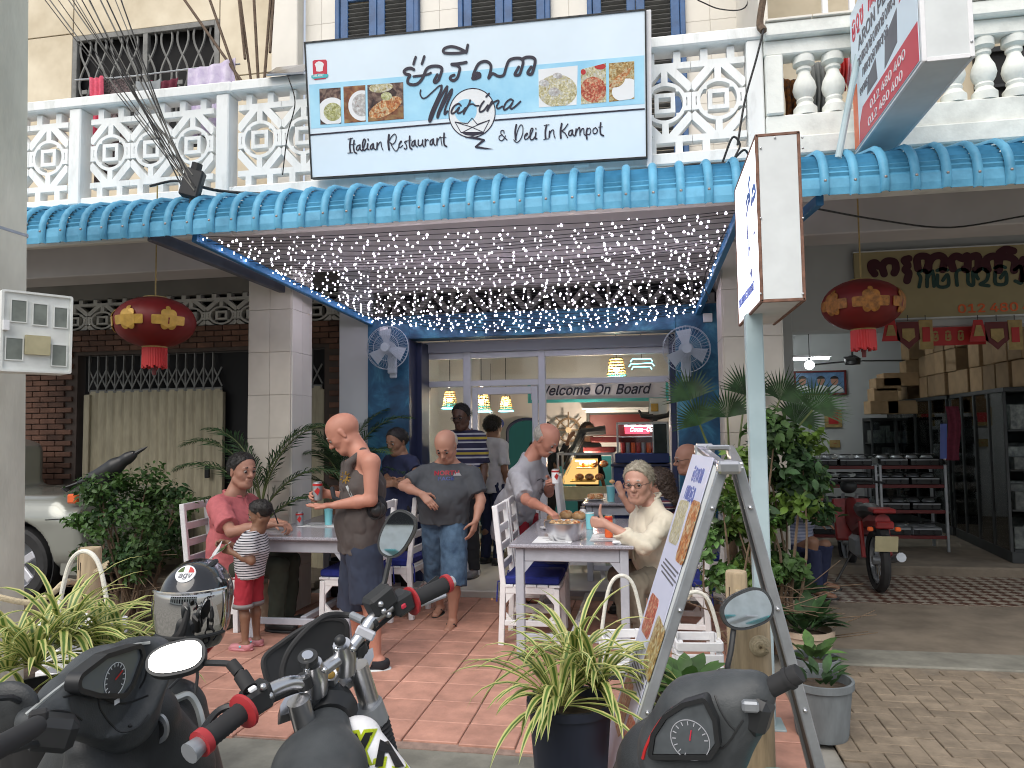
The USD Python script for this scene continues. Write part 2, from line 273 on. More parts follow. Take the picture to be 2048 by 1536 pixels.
# back walls of the ground floor
obj(H,'blue_wall',cat(bb(-2.8,-2.36,7.2,7.45,0,2.78,.004),bb(.30,.76,7.2,7.45,0,2.78,.004),bb(-2.358,.298,7.2,7.45,2.54,2.78,.004)),'wall_blue')
obj(H,'frieze_wall',bb(-2.9,.86,7.28,7.5,3.06,3.645,.004),'ceiling'); 
obj(H,'vent_recess',bb(-2.8,.8,7.44,7.5,2.782,3.058,0),'dark')
# pierced ventilation blocks over the blue wall
for i in range(9):
    x=-2.75+i*.4; P=[(0,0),(.2,.26),(.4,0)]
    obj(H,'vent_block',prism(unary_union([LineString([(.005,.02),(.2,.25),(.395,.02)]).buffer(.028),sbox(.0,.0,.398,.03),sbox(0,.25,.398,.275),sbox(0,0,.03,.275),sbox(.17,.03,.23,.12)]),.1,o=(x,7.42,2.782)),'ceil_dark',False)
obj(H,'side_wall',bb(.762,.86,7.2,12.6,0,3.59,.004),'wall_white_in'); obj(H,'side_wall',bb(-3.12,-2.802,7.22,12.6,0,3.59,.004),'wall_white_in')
# upper storey of the middle house
obj(H,'upper_wall',bb(-3.45,.96,7.2,7.45,3.86,8.2,0),'cream')
for a,b in ((-3.82,-3.52),): obj(H,'pilaster',bb(a,b,7.05,7.2,3.86,8.2,.01),'tile_white')
for x0,x1,n in ((-3.5,-3.14,2),(-2.22,-1.8,2),(-.85,-.48,2),(.45,.96,2)): tiled(H,x0,x1,3.9,7.2,7.196,n,8,'tile_white',name='facade_tile',d=.004)
def shutters(x0,x1,z0,z1):
    s=obj(H,'shuttered_window',cat(bb(x0-.05,x0,7.13,7.21,z0,z1,.006),bb(x1,x1+.05,7.13,7.21,z0,z1,.006),bb(x0,x1,7.13,7.21,z1,z1+.05,.006)),'shutter_blue')
    m=(x0+x1)/2
    for a,b in ((x0+.004,m-.003),(m+.003,x1-.004)):
        obj(s,'shutter_frame',cat(bb(a,a+.085,7.15,7.19,z0,z1,.005),bb(b-.085,b,7.15,7.19,z0,z1,.005),bb(a+.085,b-.085,7.15,7.19,z1-.1,z1,.005),bb(a+.085,b-.085,7.15,7.19,z0+1.05,z0+1.13,.005),bb(a+.085,b-.085,7.15,7.19,z0,z0+.1,.005)),'shutter_blue')
        z=z0+.13
        while z<z1-.12:
            if not z0+1.02<z<z0+1.14: obj(s,'slat',mv(bx((0,0,0),(b-a-.172,.045,.008),.002),((a+b)/2,7.172,z),rx=-.65),'slat_blue',False)
            z+=.047
for a,b in ((-3.09,-2.27),(-1.75,-.9),(-.43,.42)): shutters(a,b,3.9,6.25)
# ---- balcony of pierced blocks
def block2d(w=.399):
    h=.36; q=w/2; g=[]
    L=lambda pts,t: g.append(LineString(pts).buffer(t/2,cap_style='flat',join_style='mitre'))
    for z in (.29,-.29): L([(-q,z),(q,z)],.05)
    for x in (-q*.5,q*.5):
        L([(x,.29),(x,.40)],.055); L([(x,-.29),(x,-.40)],.055)
    L([(0,.14),(0,.29)],.05); L([(0,-.14),(0,-.29)],.05)
    for s in (1,-1):
        L([(q+.001,s*.10),(q-.17,s*.29)],.062); L([(-q-.001,s*.10),(-q+.17,s*.29)],.062)
        L([(q+.001,s*.10),(q-.02,s*.12)],.05)
    for z in (.052,-.052): L([(-q,z),(-.12,z)],.036); L([(.12,z),(q,z)],.036)
    for s in (1,-1): g.append(sbox(min(s*q,s*(q-.03)),-.05,max(s*q,s*(q-.03)),.05))
    ring=Point(0,0).buffer(.165,quad_segs=8)
    ins=sbox(-.046,-.046,.046,.046)
    for a in range(4):
        lens=Point(0,.175).buffer(.19,quad_segs=8).intersection(Point(0,0).buffer(.137,quad_segs=8)).intersection(sbox(-.085,.078,.085,.2)); lens=affinity.rotate(lens,90*a,origin=(0,0)); ins=ins.union(lens)
    return unary_union(g+[ring]).difference(ins).intersection(sbox(-q,-.405,q,.405))
B2=block2d(); zc=4.115
bal=obj(H,'balcony_rail',cat(bb(-3.44,.93,5.66,5.86,4.53,4.625,.012),bb(-3.44,.93,5.70,5.82,3.62,3.714,.01)),'lattice_white')
balL=obj(H1,'balcony_rail',cat(bb(-9,-3.44,5.66,5.86,4.53,4.625,.012),bb(-9,-3.44,5.70,5.82,3.62,3.714,.01)),'lattice_white')
for h,x0,n in ((balL,-8.64,4),(balL,-7.24,3),(balL,-6.28,3),(balL,-4.84,3),(bal,-3.40,4),(bal,-1.70,3),(bal,-.40,3)):
    for i in range(n): obj(h,'pierced_block',prism(B2,.085,o=(x0+.2+.403*i,5.805,zc)),'lattice_white',False)
for h,xs in ((balL,(-6.32,-4.975)),(bal,(-3.53,-1.75,-.45,.875))):
    for x in xs: obj(h,'rail_post',bb(x-.06,x+.06,5.68,5.84,3.65,4.53,.01),'lattice_white')
obj(H,'fascia',bb(-3.45,.96,5.72,5.8,3.30,3.62,.01),'tile_white'); obj(H1,'fascia',bb(-9,-3.452,5.72,5.8,3.3,3.62,.01),'tile_white')
tiled(H,-3.44,.95,3.32,3.60,5.718,14,1,'tile_white',name='fascia_tile',d=.008)
# ---- left house upper wall: grooves, barred window
def grooved(h,x0,x1,z0,z1,y,zs,xs=()):
    """wall slabs parted by narrow grooves"""
    obj(h,'groove_backing',bb(x0,x1,y,y+.12,z0,z1,0),'groove')
    Z=[z0]+list(zs)+[z1]; X=[x0]+list(xs)+[x1]
    for a,b in zip(Z,Z[1:]):
        for c,d in zip(X,X[1:]): obj(h,'render_panel',bb(c+.006,d-.006,y-.015,y+.001,a+.006,b-.006,.004),'cream')
grooved(H1,-8.5,-6.36,3.86,8.,7.22,(5.25,5.4,6.2),()); grooved(H1,-4.52,-3.83,3.86,8.,7.22,(5.3,5.5,6.4)); grooved(H1,-6.36,-4.52,6.16,8.,7.22,(6.9,)); grooved(H1,-6.36,-4.52,3.86,4.75,7.22,())
w=obj(H1,'barred_window',cat(bb(-6.36,-4.52,7.34,7.36,4.75,6.16,0)),'dark')
obj(w,'frame',cat(bb(-6.36,-6.30,7.2,7.26,4.75,6.16),bb(-4.58,-4.52,7.2,7.26,4.75,6.16),bb(-6.3,-4.58,7.2,7.26,6.1,6.16),bb(-5.46,-5.40,7.2,7.26,4.75,6.1)),'gate_grey')
for i in range(9):
    for s in (1,-1):
        x=-6.25+i*.2+(.03 if i>3 else 0)
        pts=[(x+s*.07*math.cos((z-4.75)*7.4)+.04,7.23,z) for z in np.linspace(4.78,6.1,25)]
        obj(w,'grille_bar',tube(pts,.013,5),'gate_grey')
for i in range(9): obj(w,'grille_rosette',cat(*[bx((-6.2+i*.2,7.22,z),(.07,.02,.05),.008) for z in (5.05,5.5)]),'gate_grey',False)
obj(H1,'door_gap',bb(-7.3,-7.05,7.18,7.2,3.9,6.1,0),'dark')
# ---- left house ground floor: brick front, folding gate, lattice over it
obj(H1,'brick_backing',cat(bb(-8.2,-6.92,8.05,8.3,0,2.9,0),bb(-3.66,-2.81,8.05,8.3,0,2.9,0),bb(-6.92,-3.66,8.05,8.3,2.59,2.9,0)),'mortar')
br=obj(H1,'brick_front',bb(-8.2,-2.81,8.04,8.05,0,.05,0),'mortar'); bricks=[]; few=0
for k in range(42):
    z=.05+k*.068; x=-8.2+(.11 if k%2 else 0)
    while x<-2.83:
        x1=min(x+.215,-2.82)
        if (x1<-6.92 or x>-3.66 or z>2.58) and x1-x>.03:
            b=bb(x,x1,8.02,8.06,z,z+.058,.004)
            if few<290 and ((-7.4<x<-6.9 and z<2.4) or (x>-3.7 and z>1.7) or z>2.55): obj(br,'brick',b,'brick',False); few+=1
            else: bricks.append(b)
        x+=.225
tag(obj(br,'brickwork',cat(bricks),'brick',False),kind='stuff')
obj(H1,'vent_recess',bb(-8.,-2.82,8.2,8.3,2.9,3.59,0),'dark')
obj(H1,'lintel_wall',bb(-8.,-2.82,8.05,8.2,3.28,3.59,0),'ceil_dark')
for i in range(12): obj(H1,'pierced_block',prism(affinity.scale(B2.intersection(sbox(-.2,-.17,.2,.405)),1,.68,origin=(0,0)),.08,o=(-7.4+i*.403,8.13,3.02)),'lattice_old',False)
G=obj(H1,'folding_gate',cat(bb(-6.9,-3.68,8.16,8.2,0,2.58,0)),'dark')
for x0,x1 in ((-6.78,-4.98),(-4.46,-3.7)):
    n=int((x1-x0)/.115)
    for i in range(n):
        a=x0+(x1-x0)*i/n; b=x0+(x1-x0)*(i+1)/n
        obj(G,'sheet_strip',prism(Polygon([(a,0),(a+.03,.012),(b-.03,.012),(b,0),(b,.01),(b-.03,.022),(a+.03,.022),(a,.01)]),2.10,X=(1,0,0),Y=(0,-1,0),o=(0,8.1,2.14)),'gate',False)
        obj(G,'upright',bb(a-.009,a+.009,8.07,8.1,2.14,2.58,.003),'gate_grey',False)
        c=(a+b)/2
        obj(G,'scissor_bar',cat(beam((a,8.075,2.17),(b,8.075,2.40),.012,.02),beam((b,8.085,2.17),(a,8.085,2.40),.012,.02)),'gate_grey',False)
    obj(G,'rail',bb(x0,x1,8.08,8.1,2.12,2.16),'gate_grey',False)
    for e in (x0,x1): obj(G,'stile',bb(e-.04,e+.04,8.04,8.1,0,2.1,.005),'gate',False)
obj(G,'latch',bx((-5.12,8.02,1.15),(.06,.03,.14),.01),'dark')
# ---- right house: wall, balcony of balusters, open shop
obj(H2,'upper_wall',bb(.98,6.,7.24,7.45,3.86,8.,0),'cream'); obj(H2,'party_pier',bb(.95,1.02,5.9,7.2,3.86,8.,.005),'tile_white')
R=obj(H2,'balcony_rail',cat(bb(.94,5.5,5.60,5.86,4.50,4.61,.012),bb(.94,5.5,5.66,5.82,4.38,4.498,.01)),'parapet_old')
obj(H2,'balcony_base',cat(bb(.94,5.5,5.66,5.84,3.3,3.92,.01),bb(.94,5.5,5.62,5.66,3.60,3.74,.01)),'parapet_old')
obj(R,'rail_post',bb(.945,1.07,5.64,5.84,3.922,4.378,.01),'parapet_old')
bp=[(0,0),(.085,0),(.085,.06),(.07,.075),(.055,.10),(.062,.12),(.055,.135),(.075,.17),(.085,.21),(.075,.26),(.05,.31),(.042,.34),(.055,.352),(.055,.37),(.042,.378),(.06,.392),(.078,.40),(.078,.455),(0,.455)]
for i in range(18):
    x=1.235+i*.205; m=lathe(bp,20,(x,5.74,3.922))
    obj(R,'baluster',m,'parapet_old',40)
for i in range(14): obj(H2,'cap_tile',bb(.95+i*.33,1.275+i*.33,5.585,5.87,4.612,4.63,.003),'tile_white',False)
gr=obj(H2,'upper_grille',bb(1.3,5.5,5.74,5.77,6.6,6.64),'white_paint')
for i in range(22): obj(gr,'bar',bb(1.385+i*.19,1.425+i*.19,5.73,5.77,4.632,6.6,.004),'white_paint',False)
for x0,x1 in ((3.02,3.8),):
    w=obj(H2,'dark_window',bb(x0,x1,7.19,7.235,3.9,5.0,0),'dark'); obj(w,'frame',cat(bb(x0,x0+.05,7.15,7.19,3.9,5.),bb(x0+.37,x0+.42,7.15,7.19,3.9,5.),bb(x0,x1,7.15,7.19,4.95,5.),bb(x0,x1,7.15,7.19,4.62,4.65)),'black')
# shop opening of the right house
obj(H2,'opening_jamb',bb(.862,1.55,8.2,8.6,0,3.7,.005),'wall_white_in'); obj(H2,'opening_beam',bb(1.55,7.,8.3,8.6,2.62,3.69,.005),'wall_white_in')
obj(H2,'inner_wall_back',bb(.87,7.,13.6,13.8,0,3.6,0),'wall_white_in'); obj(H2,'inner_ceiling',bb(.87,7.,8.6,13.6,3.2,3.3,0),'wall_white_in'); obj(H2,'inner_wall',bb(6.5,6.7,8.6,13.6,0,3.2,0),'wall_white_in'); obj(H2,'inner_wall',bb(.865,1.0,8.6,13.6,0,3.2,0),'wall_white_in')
# ================= awning in single sheets
AW=thing('awning','long sky blue corrugated metal awning across all three shopfronts','awning')
prof=[(4.90,3.065),(4.895,3.11),(4.90,3.16)]; nst=7
for i in range(nst+1):
    t=i/nst*1.12; y,z=4.905+.30*(1-math.cos(t)),3.16+.235*math.sin(t)
    if i: prof.append((y+.008,z-.010))
    prof.append((y-.004,z+.010))
prof+=[(5.4,3.45),(5.74,3.50)]
PP=A(prof)
smo=A([(4.90,3.06),(4.888,3.11),(4.892,3.17)]+[(4.893+.30*(1-math.cos(t)),3.17+.245*math.sin(t)) for t in np.linspace(.12,1.15,9)]+[(5.4,3.475),(5.74,3.525)])
pitch=.178
rr=np.random.default_rng(8)
for i in range(-34,27):
    x=.44+i*pitch; sag=-.004*x+rr.uniform(-.004,.004)
    k=len(PP); xs=[x+.02,x+pitch-.02]
    V=A([[xx,p[0],p[1]+sag] for p in PP for xx in xs]); Fc=[]
    for j in range(k-1): Fc+=[[2*j,2*j+1,2*j+3],[2*j,2*j+3,2*j+2]]
    obj(AW,'awning_sheet',thick((V,A(Fc)),.004),'awning',False)
    n=7; V=[];
    for j,p in enumerate(smo):
        t=smo[min(j+1,len(smo)-1)]-smo[max(j-1,0)]; nn=norm([t[1],-t[0]])*A([1,1]); nn=nn if nn[1]>=0 or nn[0]<0 else -nn
        wob=.005*(j%2)
        for a in np.linspace(0,PI,n): V.append([x-(.027)*math.cos(a),p[0]-abs(nn[0])*(.021+wob)*math.sin(a),p[1]+abs(nn[1])*(.021+wob)*math.sin(a)+sag])
    Fc=[]
    for j in range(len(smo)-1):
        for a in range(n-1): q=j*n+a; Fc+=[[q,q+1,q+n+1],[q,q+n+1,q+n]]
    rb=obj(AW,'awning_rib',thick((A(V),A(Fc)),.004),'awning',30)
    obj(rb,'screw',ball((x,4.868,3.15+sag),(.010,.008,.010),1),'screw')
obj(AW,'purlin',bb(-8,5.4,5.0,5.05,3.19,3.25,.005),'beam_grey')
# ================= beams under the awning
def strut(nm,a,b,w,h,m,lab): return solo(nm,beam(a,b,w,h,.006),m,lab,'beam',None,False)
strut('support_beam',at(300,470,Y=4.98),at(575,580,Y=6.25),.06,.09,'beam_grey','dark grey steel beam rising from the left pillar to the awning')
strut('support_beam',at(388,474,Y=5.0),at(742,645,Y=7.18),.05,.07,'beam_blue','long blue beam along the left edge of the lights net')
strut('support_beam',at(1482,420,Y=5.0),at(1396,622,Y=7.18),.05,.07,'beam_blue','long blue beam along the right edge of the lights net')
strut('support_beam',at(1640,400,Y=4.98),at(1560,470,Y=6.15),.05,.07,'beam_blue','short blue bracket beam behind the tall lightbox sign')
# ================= lettering and flat print on planes
class Plane:
    """a flat face in the place: o its lower left, X along it, Y up it"""
    def __init__(s,o,X,Y): s.o,s.X,s.Y=A(o,float),norm(X),norm(Y); s.N=np.cross(s.X,s.Y)
    def uv(s,u,v):
        d=ray(u,v); t=((s.o-EYE)@s.N)/(d@s.N); p=EYE+d*t-s.o; return p@s.X,p@s.Y
    def map(s,pts,zx=0,zy=0,k=1.): return [s.uv(zx+x/k,zy+y/k) for x,y in pts]
    def put(s,g,lift,d=.003): return prism(g,d,s.X,s.Y,s.o+s.N*lift)
    def text(s,t,h,x,y,lift,bold=False,sx=1.,shear=0.,d=.003):
        m=meshkit.text_mesh(t,h,d,bold); v=A(m.vertices); v=np.stack([v[:,0]*sx+v[:,1]*shear+x,v[:,1]+y,v[:,2]],1)
        return xf((v,A(m.faces)),s.X,s.Y,s.N,s.o+s.N*lift)
# ---------------- the restaurant's fascia sign
TL,TR,BL,BR=at(612,87,Y=5.43),at(1290,17,Y=5.43),at(625,355,Y=5.60),at(1292,317,Y=5.60)
sgX=norm((BR-BL)+(TR-TL)); sgY=norm((TL-BL)+(TR-BR)); sgY=norm(sgY-sgX*(sgX@sgY)); P=Plane(BL,sgX,sgY)
sw=np.linalg.norm(BR-BL); sh=np.linalg.norm(TL-BL)
SG=thing('fascia_sign','wide pale blue fascia sign lettered Marina on the balcony front','sign')
obj(SG,'panel',P.put(sbox(.0,.0,sw,sh),-.05,.05),'signblue',False)
obj(SG,'frame',cat(*[P.put(b,-.055,.062) for b in (sbox(-.012,-.012,sw+.012,0),sbox(-.012,sh,sw+.012,sh+.012),sbox(-.012,0,0,sh),sbox(sw,0,sw+.012,sh))]),'black',False)
Z2=lambda pts: P.map(pts,600,0,2.844)
obj(SG,'band',P.put(Polygon(Z2([(52,482),(1958,315),(1960,590),(62,732)])),0,.0015),'signband',False)
KH=[([(258,472),(215,455),(160,465),(125,500),(150,535),(205,550),(180,600),(178,655),(230,680),(300,672),(355,625),(395,555),(425,480),(470,440),(555,425),(625,440),(642,480),(615,570),(590,625),(550,650),(538,625),(580,545)],44),([(255,568),(330,560),(410,548),(455,538),(490,520)],34),([(285,305),(270,345),(255,400)],38),([(402,295),(388,340),(370,395)],38),
 ([(960,235),(860,250),(700,250),(660,225),(680,185),(760,160),(850,175),(960,225),(975,240),(985,190),(995,140)],40),([(975,375),(880,392),(775,402),(850,420),(885,455),(875,520),(850,590),(800,625),(755,600),(770,565),(810,550)],42),
 ([(1150,525),(1120,545),(1130,580),(1160,560),(1155,530),(1110,530),(1060,590),(1090,600),(1160,570),(1125,520),(1070,560),(1100,470),(1140,400),(1200,365),(1270,370),(1310,420),(1305,500),(1280,590),(1330,530),(1400,560),(1450,565),(1490,540),(1520,440),(1560,350),(1640,320),(1720,325),(1750,370),(1730,460),(1700,540),(1650,550),(1640,530),(1690,440)],42),([(1740,330),(1800,305),(1880,310),(1915,350),(1900,440),(1870,530),(1830,535),(1815,510),(1860,440)],44)]
MR=[([(105,180),(95,250),(130,320),(200,315),(330,200),(430,110),(475,105)],34),([(475,105),(465,190),(380,380),(300,560),(260,690),(265,740),(300,680),(380,480),(460,310),(540,170),(575,120)],62),([(575,120),(560,230),(480,420),(410,600),(405,670),(450,560),(540,380),(620,220),(660,170)],56),([(660,170),(650,250),(570,430),(530,560),(535,610),(580,560)],52),
 ([(820,460),(780,425),(700,470),(650,560),(665,600),(720,570),(790,490),(760,570),(780,595),(850,560),(900,500)],44),([(985,365),(960,440),(900,540),(870,605)],50),([(900,520),(960,450),(1030,430),(1080,460),(1140,460)],36),([(1230,380),(1180,450),(1150,530),(1165,570),(1230,540),(1300,450)],44),([(1320,245),(1270,300)],44),([(1370,390),(1340,450),(1290,545)],56),([(1300,510),(1390,410),(1480,365),(1490,400),(1455,470),(1480,510),(1560,470)],40),([(1750,370),(1700,345),(1620,410),(1580,510),(1610,530),(1690,470),(1740,400),(1700,480),(1720,515),(1790,470),(1880,385)],42)]
IT=[([(150,265),(240,245)],20),([(200,255),(185,380),(195,510)],48),([(145,525),(240,515)],18),([(180,370),(290,355)],16),([(265,290),(255,400),(270,500),(310,525)],42),([(370,370),(320,400),(310,460),(345,465),(375,400),(375,370),(380,450),(410,485)],34),([(420,470),(455,380),(475,290),(450,265),(425,330),(425,420),(450,475),(500,440)],38),([(520,350),(510,440),(540,455)],40),([(525,262),(530,285)],36),([(620,345),(575,390),(570,445),(605,440),(625,360),(630,430),(665,460)],36),([(695,335),(690,450)],44),([(690,420),(730,340),(765,320),(775,400),(800,465)],26),
 ([(915,185),(900,320),(915,460)],56),([(900,330),(960,220),(1020,170),(1050,220),(1030,310),(985,355),(930,330)],26),([(940,330),(990,430),(1040,485),(1080,450),(1110,360),(1150,310),(1130,305),(1095,380),(1120,420),(1170,380)],26),([(1240,310),(1205,320),(1235,370),(1245,430),(1215,450),(1195,430)],30),([(1300,210),(1295,330),(1305,420),(1340,450)],44),([(1220,300),(1330,280)],16),([(1400,285),(1350,320),(1340,385),(1375,385),(1400,300),(1405,370),(1440,405)],36),([(1460,280),(1460,370),(1500,385),(1535,340),(1540,280),(1540,360),(1565,405)],36),([(1590,270),(1590,380)],44),([(1590,320),(1625,275),(1650,285)],26),([(1740,260),(1690,295),(1680,360),(1715,360),(1740,275),(1745,340),(1775,380)],36),([(1810,250),(1805,370)],42),([(1805,340),(1840,260),(1875,225),(1885,300),(1900,380)],24),([(1940,155),(1935,290),(1945,370),(1985,400)],46),([(1870,235),(1975,228)],16)]
DK=[([(240,310),(235,270),(195,270),(185,310),(215,350),(290,425)],26),([(215,340),(165,360),(155,410),(200,440),(245,400),(265,355)],24),([(450,170),(430,290),(440,420)],50),([(440,420),(470,280),(520,175),(560,200),(555,330),(510,430),(455,470),(405,425)],24),([(590,370),(640,330),(630,310),(595,350),(595,410),(640,405),(670,360)],28),([(680,390),(710,310),(735,240),(705,235),(685,310),(690,410),(730,420),(770,370)],32),([(785,300),(775,400),(800,405)],38),([(783,230),(785,240)],34),([(925,180),(1010,165)],18),([(965,175),(945,290),(950,405)],46),([(915,420),(1000,405)],18),([(1020,280),(1010,380)],42),([(1010,350),(1050,270),(1085,260),(1090,330),(1110,395)],26),
 ([(1225,150),(1205,270),(1210,395)],50),([(1330,155),(1270,240),(1230,275),(1280,310),(1325,385)],30),([(1405,255),(1355,280),(1345,340),(1385,345),(1410,260),(1410,320),(1440,360)],34),([(1470,240),(1460,345)],40),([(1465,310),(1500,240),(1530,220),(1535,345)],32),([(1540,300),(1570,240),(1600,240),(1605,320),(1630,350)],28),([(1660,230),(1645,320),(1655,410)],44),([(1655,250),(1700,225),(1720,270),(1700,330),(1650,330)],24),([(1800,215),(1760,250),(1765,310),(1810,315),(1835,260),(1800,215)],28),([(1890,135),(1880,240),(1890,325),(1935,355)],42),([(1850,210),(1920,200)],16)]
def strokes(pl,L,zx,zy,k,w=1.,n=6):
    sc=1/k*np.linalg.norm(A(pl.uv(zx+1,zy))-A(pl.uv(zx,zy)))
    return unary_union([stroke(pl.map(p,zx,zy,k),max(.004,q*sc*w),n) for p,q in L])
for nm,L,a in (('khmer_lettering',KH,(790,70,6.827,.86)),('script_lettering',MR,(830,160,8.904,.68)),('lower_lettering',IT,(680,250,9.309,.62)),('lower_lettering',DK,(980,230,8.533,.62))):
    obj(SG,nm,P.put(strokes(P,L,*a),.004 if nm[0]!='l' else .003,.002),'signink',False)
B9=[([(600,0),(610,-10)],1)]
c0=A(P.uv(830+1015/8.904,160+590/8.904)); rad=.5*(np.linalg.norm(A(P.uv(830+595/8.904,160+620/8.904))-A(P.uv(830+1435/8.904,160+560/8.904))))
obj(SG,'disc',P.put(Point(*c0).buffer(rad-.006,quad_segs=16),.0012,.0012),'paper',False)
obj(SG,'watercolour',P.put(Point(c0[0]-.05,c0[1]+.02).buffer(.09,quad_segs=10).intersection(Point(*c0).buffer(rad-.02)),.0026,.0006),'signband',False)
obj(SG,'ring',P.put(Point(*c0).buffer(rad,quad_segs=20).difference(Point(*c0).buffer(rad-.008,quad_segs=20)),.002,.0012),'signink',False)
obj(SG,'rule',P.put(unary_union([stroke(P.map(q,600,0,2.844),.012) for q in ([(60,768),(852,700)],[(1110,684),(1958,620)])]),.002,.0015),'signink',False)
BT=[([(715,750),(820,935)],7),([(820,935),(1225,935)],8),([(1225,920),(1330,715)],7),([(715,750),(1010,840),(1225,935)],8),([(1330,715),(1030,840),(835,940)],8),([(715,750),(935,780),(1018,680),(1110,790),(1330,715)],7)]
BT=[(p,w*1.1) for p,w in BT]
sc=np.linalg.norm(A(P.uv(831,200))-A(P.uv(830,200)))/8.904
obj(SG,'paper_boat',P.put(unary_union([LineString(P.map(p,830,160,8.904)).buffer(max(.003,w*sc/2)) for p,w in BT]),.003,.001),'signink',False)
obj(SG,'swoosh',P.put(unary_union([Polygon(P.map(q,830,160,8.904)) for q in ([(830,940),(1160,925),(1270,945),(1040,1000),(900,980)],[(890,1020),(1020,1000),(1240,1055),(1250,1085),(1120,1180),(1400,1232),(1250,1235),(1080,1215),(1065,1185),(1190,1075),(900,1030)])]),.0032,.001),'signink',False)
# the small chef's emblem and the food pictures
Z5=lambda pts: P.map(pts,615,90,9.034)
E0=obj(SG,'emblem',P.put(Polygon(Z5([(95,300),(120,275),(330,265),(352,290),(355,520),(335,610),(130,635),(105,560)])),.0016,.0015),'ink_red',False)
obj(E0,'chef_hat',P.put(Polygon(Z5([(160,475),(158,410),(135,350),(165,315),(210,295),(265,310),(300,345),(282,410),(280,470),(220,485)])),.0032,.001),'paper',False)
obj(E0,'ribbon',P.put(Polygon(Z5([(68,585),(80,545),(205,520),(375,530),(378,560),(350,590),(110,615)])),.0033,.001),'teal',False)
tw=Z5([(90,598),(360,570)]); Pt=Plane(P.o+P.X*tw[0][0]+P.Y*tw[0][1],P.X*(tw[1][0]-tw[0][0])+P.Y*(tw[1][1]-tw[0][1]),P.Y)
obj(E0,'ribbon_text',P.text('TAKE AWAY',.018,tw[0][0]+.002,tw[0][1]+.006,.0044,True,.66,d=.001),'paper',False)
def food(n,c1,c2,c3,sc):
    raw(n,{'t':('texture_coordinate',{}),'v':('voronoi_texture',{'scale':sc}),'n':('noise_texture',{'scale':sc*.8,'detail':5.,'distortion':1.5}),'r':('rgb_ramp',{'ramp':[(.3,c1),(.47,c2),(.62,c3)]}),'r2':('rgb_ramp',{'ramp':[(0.,(1,1,1)),(.6,(.45,.45,.45))]}),'m':('mix',{'mix_type':'multiply','fac':.7}),'p':('principled_bsdf',{'roughness':.35})},
     [('t.object','v.vector'),('t.object','n.vector'),('n.fac','r.fac'),('v.distance','r2.fac'),('r.color','m.color1'),('r2.color','m.color2'),('m.color','p.base_color')],'p.BSDF'); return n
food('food_green',(.25,.25,.05),(.55,.55,.22),(.75,.75,.5),45); food('food_white',(.45,.36,.33),(.68,.66,.64),(.8,.8,.8),40); food('food_fish',(.35,.05,.02),(.7,.28,.08),(.8,.65,.4),40); food('food_wood',(.16,.05,.02),(.33,.12,.05),(.42,.25,.1),14)
food('food_clam',(.35,.28,.1),(.75,.68,.4),(.8,.78,.7),50); food('food_red',(.4,.03,.02),(.62,.12,.06),(.8,.5,.3),50); food('food_mix',(.2,.1,.02),(.55,.33,.1),(.7,.65,.4),45); food('food_dark',(.03,.015,.015),(.12,.06,.05),(.3,.2,.15),20)
def picture(q,bg,shapes,zx,zy,k):
    f=Polygon(P.map(q,zx,zy,k)); p=obj(SG,'food_picture',P.put(f,.0016,.0014),bg,False)
    for i,(nm,s,m) in enumerate(shapes): obj(p,nm,P.put(s.intersection(f.buffer(-.001)),.0031+.0006*i,.0005),m,False)
def disc(x,y,rx,ry,zx,zy,k,a=0): return Polygon(P.map([(x+rx*math.cos(t)*math.cos(a)-ry*math.sin(t)*math.sin(a),y+rx*math.cos(t)*math.sin(a)+ry*math.sin(t)*math.cos(a)) for t in np.linspace(0,2*PI,28)[:-1]],zx,zy,k))
z=(615,90,9.034)
picture([(215,795),(600,770),(613,1420),(235,1440)],'food_dark',[('plate',disc(450,1200,260,250,*z),'paper'),('pasta',disc(460,1210,165,165,*z),'food_green')],*z)
picture([(650,755),(1045,725),(1055,1385),(668,1415)],'food_wood',[('plate',disc(985,1095,245,275,*z),'paper'),('risotto',disc(990,1085,185,205,*z),'food_white')],*z)
picture([(1082,725),(1730,672),(1742,1335),(1098,1390)],'food_dark',[('board',Polygon(P.map([(1098,1300),(1742,1100),(1742,1335),(1098,1390)],*z)),'food_wood'),('bowl',disc(1330,770,215,90,*z,-.1),'food_clam'),('fish',disc(1410,1130,330,140,*z,-.5),'food_fish'),('lemon',disc(1430,930,100,75,*z),'food_green')],*z)
z=(1060,110,8.904)
picture([(150,260),(850,190),(830,890),(160,935)],'paper',[('pasta',disc(490,640,350,290,*z),'food_clam'),('clam',disc(250,500,90,60,*z),'food_white'),('clam',disc(430,660,100,80,*z),'food_white'),('clam',disc(490,370,85,50,*z),'food_white')],*z)
picture([(905,260),(1352,145),(1358,840),(910,880)],'food_clam',[('sauce',disc(1130,620,230,230,*z),'food_red'),('tomato',disc(1250,205,100,55,*z),'red'),('tomato',disc(950,305,45,50,*z),'red')],*z)
picture([(1405,150),(1855,110),(1858,780),(1408,838)],'food_mix',[('plate',disc(1700,620,250,190,*z,-.4),'paper'),('pasta',disc(1510,380,190,200,*z),'food_mix'),('skewer',disc(1600,420,270,60,*z,-.75),'food_fish')],*z)
obj(SG,'side_post',beam(TR+P.X*.025-A([0,-.03,0]),BR+P.X*.025+A([0,.05,-.05]),.03,.04),'white_paint',False)
